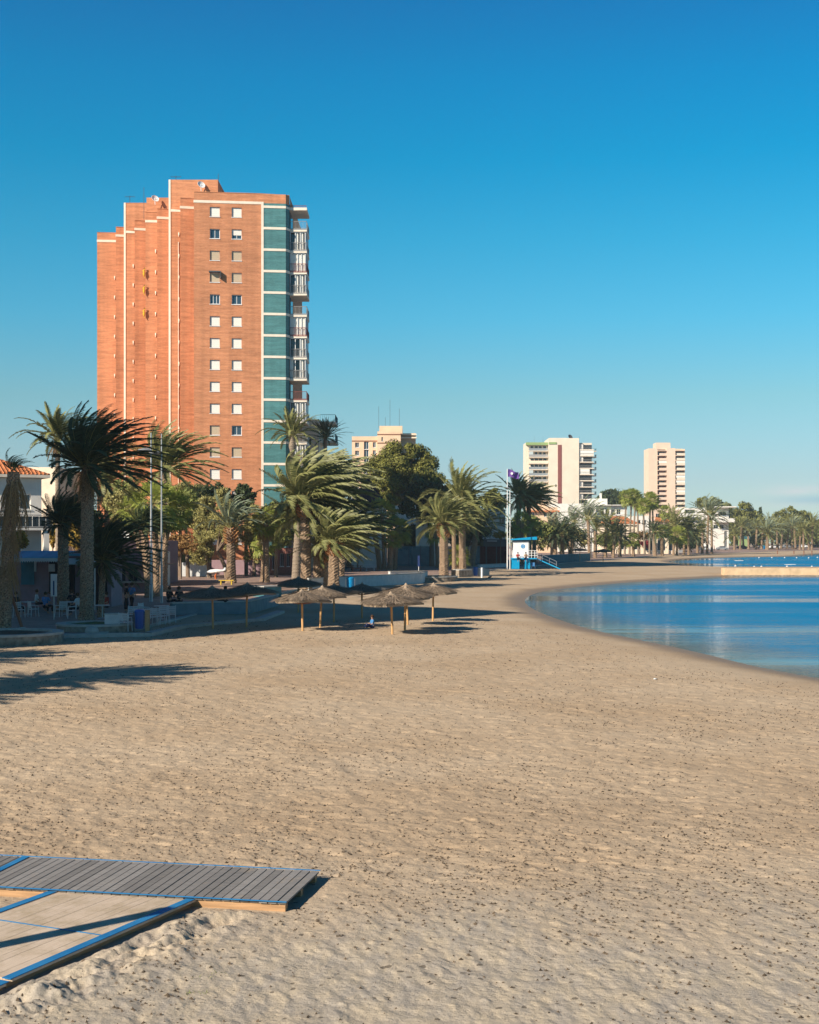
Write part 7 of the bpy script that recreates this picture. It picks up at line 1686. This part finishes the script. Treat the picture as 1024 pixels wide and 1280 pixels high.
tree('leafy_tree', 'dark green tree mass in the shade behind the palm group', 430, 706, 395, 470, 640, 690, 'leaf_dark', 5000, .25, 26, D=218, trunk_r=.2)
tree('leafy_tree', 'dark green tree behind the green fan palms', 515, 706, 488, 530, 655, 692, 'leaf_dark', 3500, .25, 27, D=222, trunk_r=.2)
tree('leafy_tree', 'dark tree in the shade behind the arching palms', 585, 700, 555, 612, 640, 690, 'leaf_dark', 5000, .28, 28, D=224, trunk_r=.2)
tree('leafy_tree', 'green bush mass between flagpole and peach terrace house', 655, 696, 630, 690, 640, 688, 'leaf_green', 4200, .3, 29, D=262, trunk_r=.2)
tree('leafy_tree', 'olive green trees behind the broad dark palm clump', 700, 694, 668, 745, 650, 690, 'leaf_olive', 5500, .34, 30, D=330, trunk_r=.25)
tree('leafy_tree', 'green trees behind the globe lamp palms', 765, 692, 738, 790, 662, 690, 'leaf_green', 3500, .34, 31, D=340, trunk_r=.2)
tree('leafy_tree', 'red flowering bush among the shopfronts', 806, 690, 796, 815, 673, 688, 'leaf_red', 900, .2, 32, D=368, trunk_r=.1)
tree('leafy_tree', 'rusty creeper tree over the shopfronts', 800, 690, 788, 815, 664, 676, 'leaf_rust', 1500, .25, 33, D=369, trunk_r=.12)
tree('leafy_tree', 'dark tree between the slim tower and the villa', 865, 690, 836, 882, 668, 690, 'leaf_dark', 3000, .34, 34, D=405, trunk_r=.2)
tree('shrub', 'rounded green shrub on the far beach edge', 742, 692, 756, 768, 678, 692, 'leaf_green', 700, .2, 35, D=312, trunk_r=.1, cat='bush')
tree('pine_tree', 'dark pines behind the white terraced villa', 762, 690, 745, 792, 611, 635, 'leaf_dark', 3500, .5, 36, D=540, trunk_r=.4, cat='pine tree')
tree('pine_tree', 'broad sloping stone pine above the white modernist villa', 893, 690, 872, 925, 622, 652, 'leaf_pine', 9000, .5, 37, D=600, trunk_r=.6, cat='pine tree', lobes=[(-.75, .55, .28, .5), (-.4, .5, .35, .5), (0, .25, .4, .5), (.35, .0, .4, .5), (.7, -.35, .35, .5), (0, -.3, .6, .5)])
tree('pine_tree', 'green pine slope right of the white modernist villa', 925, 690, 903, 952, 631, 682, 'leaf_pine', 11000, .5, 38, D=590, trunk_r=.5, cat='pine tree')
tree('pine_tree', 'small pointed conifer standing above the far right palms', 950, 690, 945, 956, 633, 655, 'leaf_dark', 1200, .45, 39, D=620, trunk_r=.3, cat='pine tree', lobes=[(0, .6, .25, .4), (0, .2, .5, .4), (0, -.4, .9, .5)])
tree('pine_tree', 'rounded pine crown above the far right palms, left of two', 982, 690, 962, 1005, 632, 676, 'leaf_pine', 10000, .5, 40, D=620, trunk_r=.5, cat='pine tree')
tree('pine_tree', 'rounded pine crown above the far right palms, right of two', 1000, 690, 985, 1026, 633, 678, 'leaf_pine', 10000, .5, 41, D=640, trunk_r=.5, cat='pine tree')
tree('pine_tree', 'pine falling away at the right edge of the view', 1026, 690, 1005, 1050, 642, 686, 'leaf_pine', 9000, .5, 42, D=620, trunk_r=.5, cat='pine tree')
tree('leafy_tree', 'low mixed trees behind the far right palms, left half', 945, 690, 912, 978, 644, 690, 'leaf_green', 12000, .45, 43, D=600, trunk_r=.3, nl=10)
tree('leafy_tree', 'low mixed trees behind the far right palms, right half', 1000, 690, 968, 1044, 650, 690, 'leaf_green', 12000, .45, 44, D=605, trunk_r=.3, nl=10)
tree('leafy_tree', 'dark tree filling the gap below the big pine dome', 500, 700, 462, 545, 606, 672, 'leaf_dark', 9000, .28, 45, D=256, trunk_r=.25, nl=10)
tree('leafy_tree', 'olive green treetops left of the lamp posts, before the brick tower', 225, 716, 186, 268, 598, 668, 'leaf_olive', 14000, .17, 46, D=154, trunk_r=.2, nl=9)
tree('leafy_tree', 'yellow green tree between the big dark palm and the lamp posts', 160, 716, 128, 190, 606, 668, 'leaf_olive', 9000, .17, 47, D=148, trunk_r=.2, nl=9)
tree('leafy_tree', 'yellow green tree right of the fan palm before the teal strip', 345, 716, 320, 372, 622, 690, 'leaf_green', 8000, .17, 48, D=152, trunk_r=.2, nl=9)
tree('leafy_tree', 'dense green trees behind the far sand, left of the villa', 850, 692, 815, 885, 652, 690, 'leaf_green', 9000, .34, 49, D=420, trunk_r=.25, nl=10)
# distant wood that closes the view between the houses
rs = random.Random(8); lbw = []
for i in range(46): x = -900 + i * 52 + rs.uniform(-10, 10); lbw.append((x, 760 + rs.uniform(-15, 25), 4.5 + rs.uniform(0, 2.5), 30, 9, 5.5 + rs.uniform(0, 2)))
tag(foliage_mb(lbw, 26000, 1.3, 99).build('distant_wood', M['leaf_green'], None), kind='stuff')

# ------------------------------------------------------------------ sea air
hz = bpy.data.materials.new('sea_air'); hz.use_nodes = True; t = hz.node_tree; t.nodes.clear()
vo_ = t.nodes.new('ShaderNodeVolumePrincipled'); vo_.inputs['Density'].default_value = 0.00018; vo_.inputs['Color'].default_value = (.80, .92, 1.0, 1); vo_.inputs['Anisotropy'].default_value = 0.2
mo = t.nodes.new('ShaderNodeOutputMaterial'); t.links.new(vo_.outputs[0], mo.inputs['Volume'])
mb = MB(); mb.box(-1210, 1310, -420, 1110, -4, 68); tag(mb.build('haze', hz, None), kind='stuff')
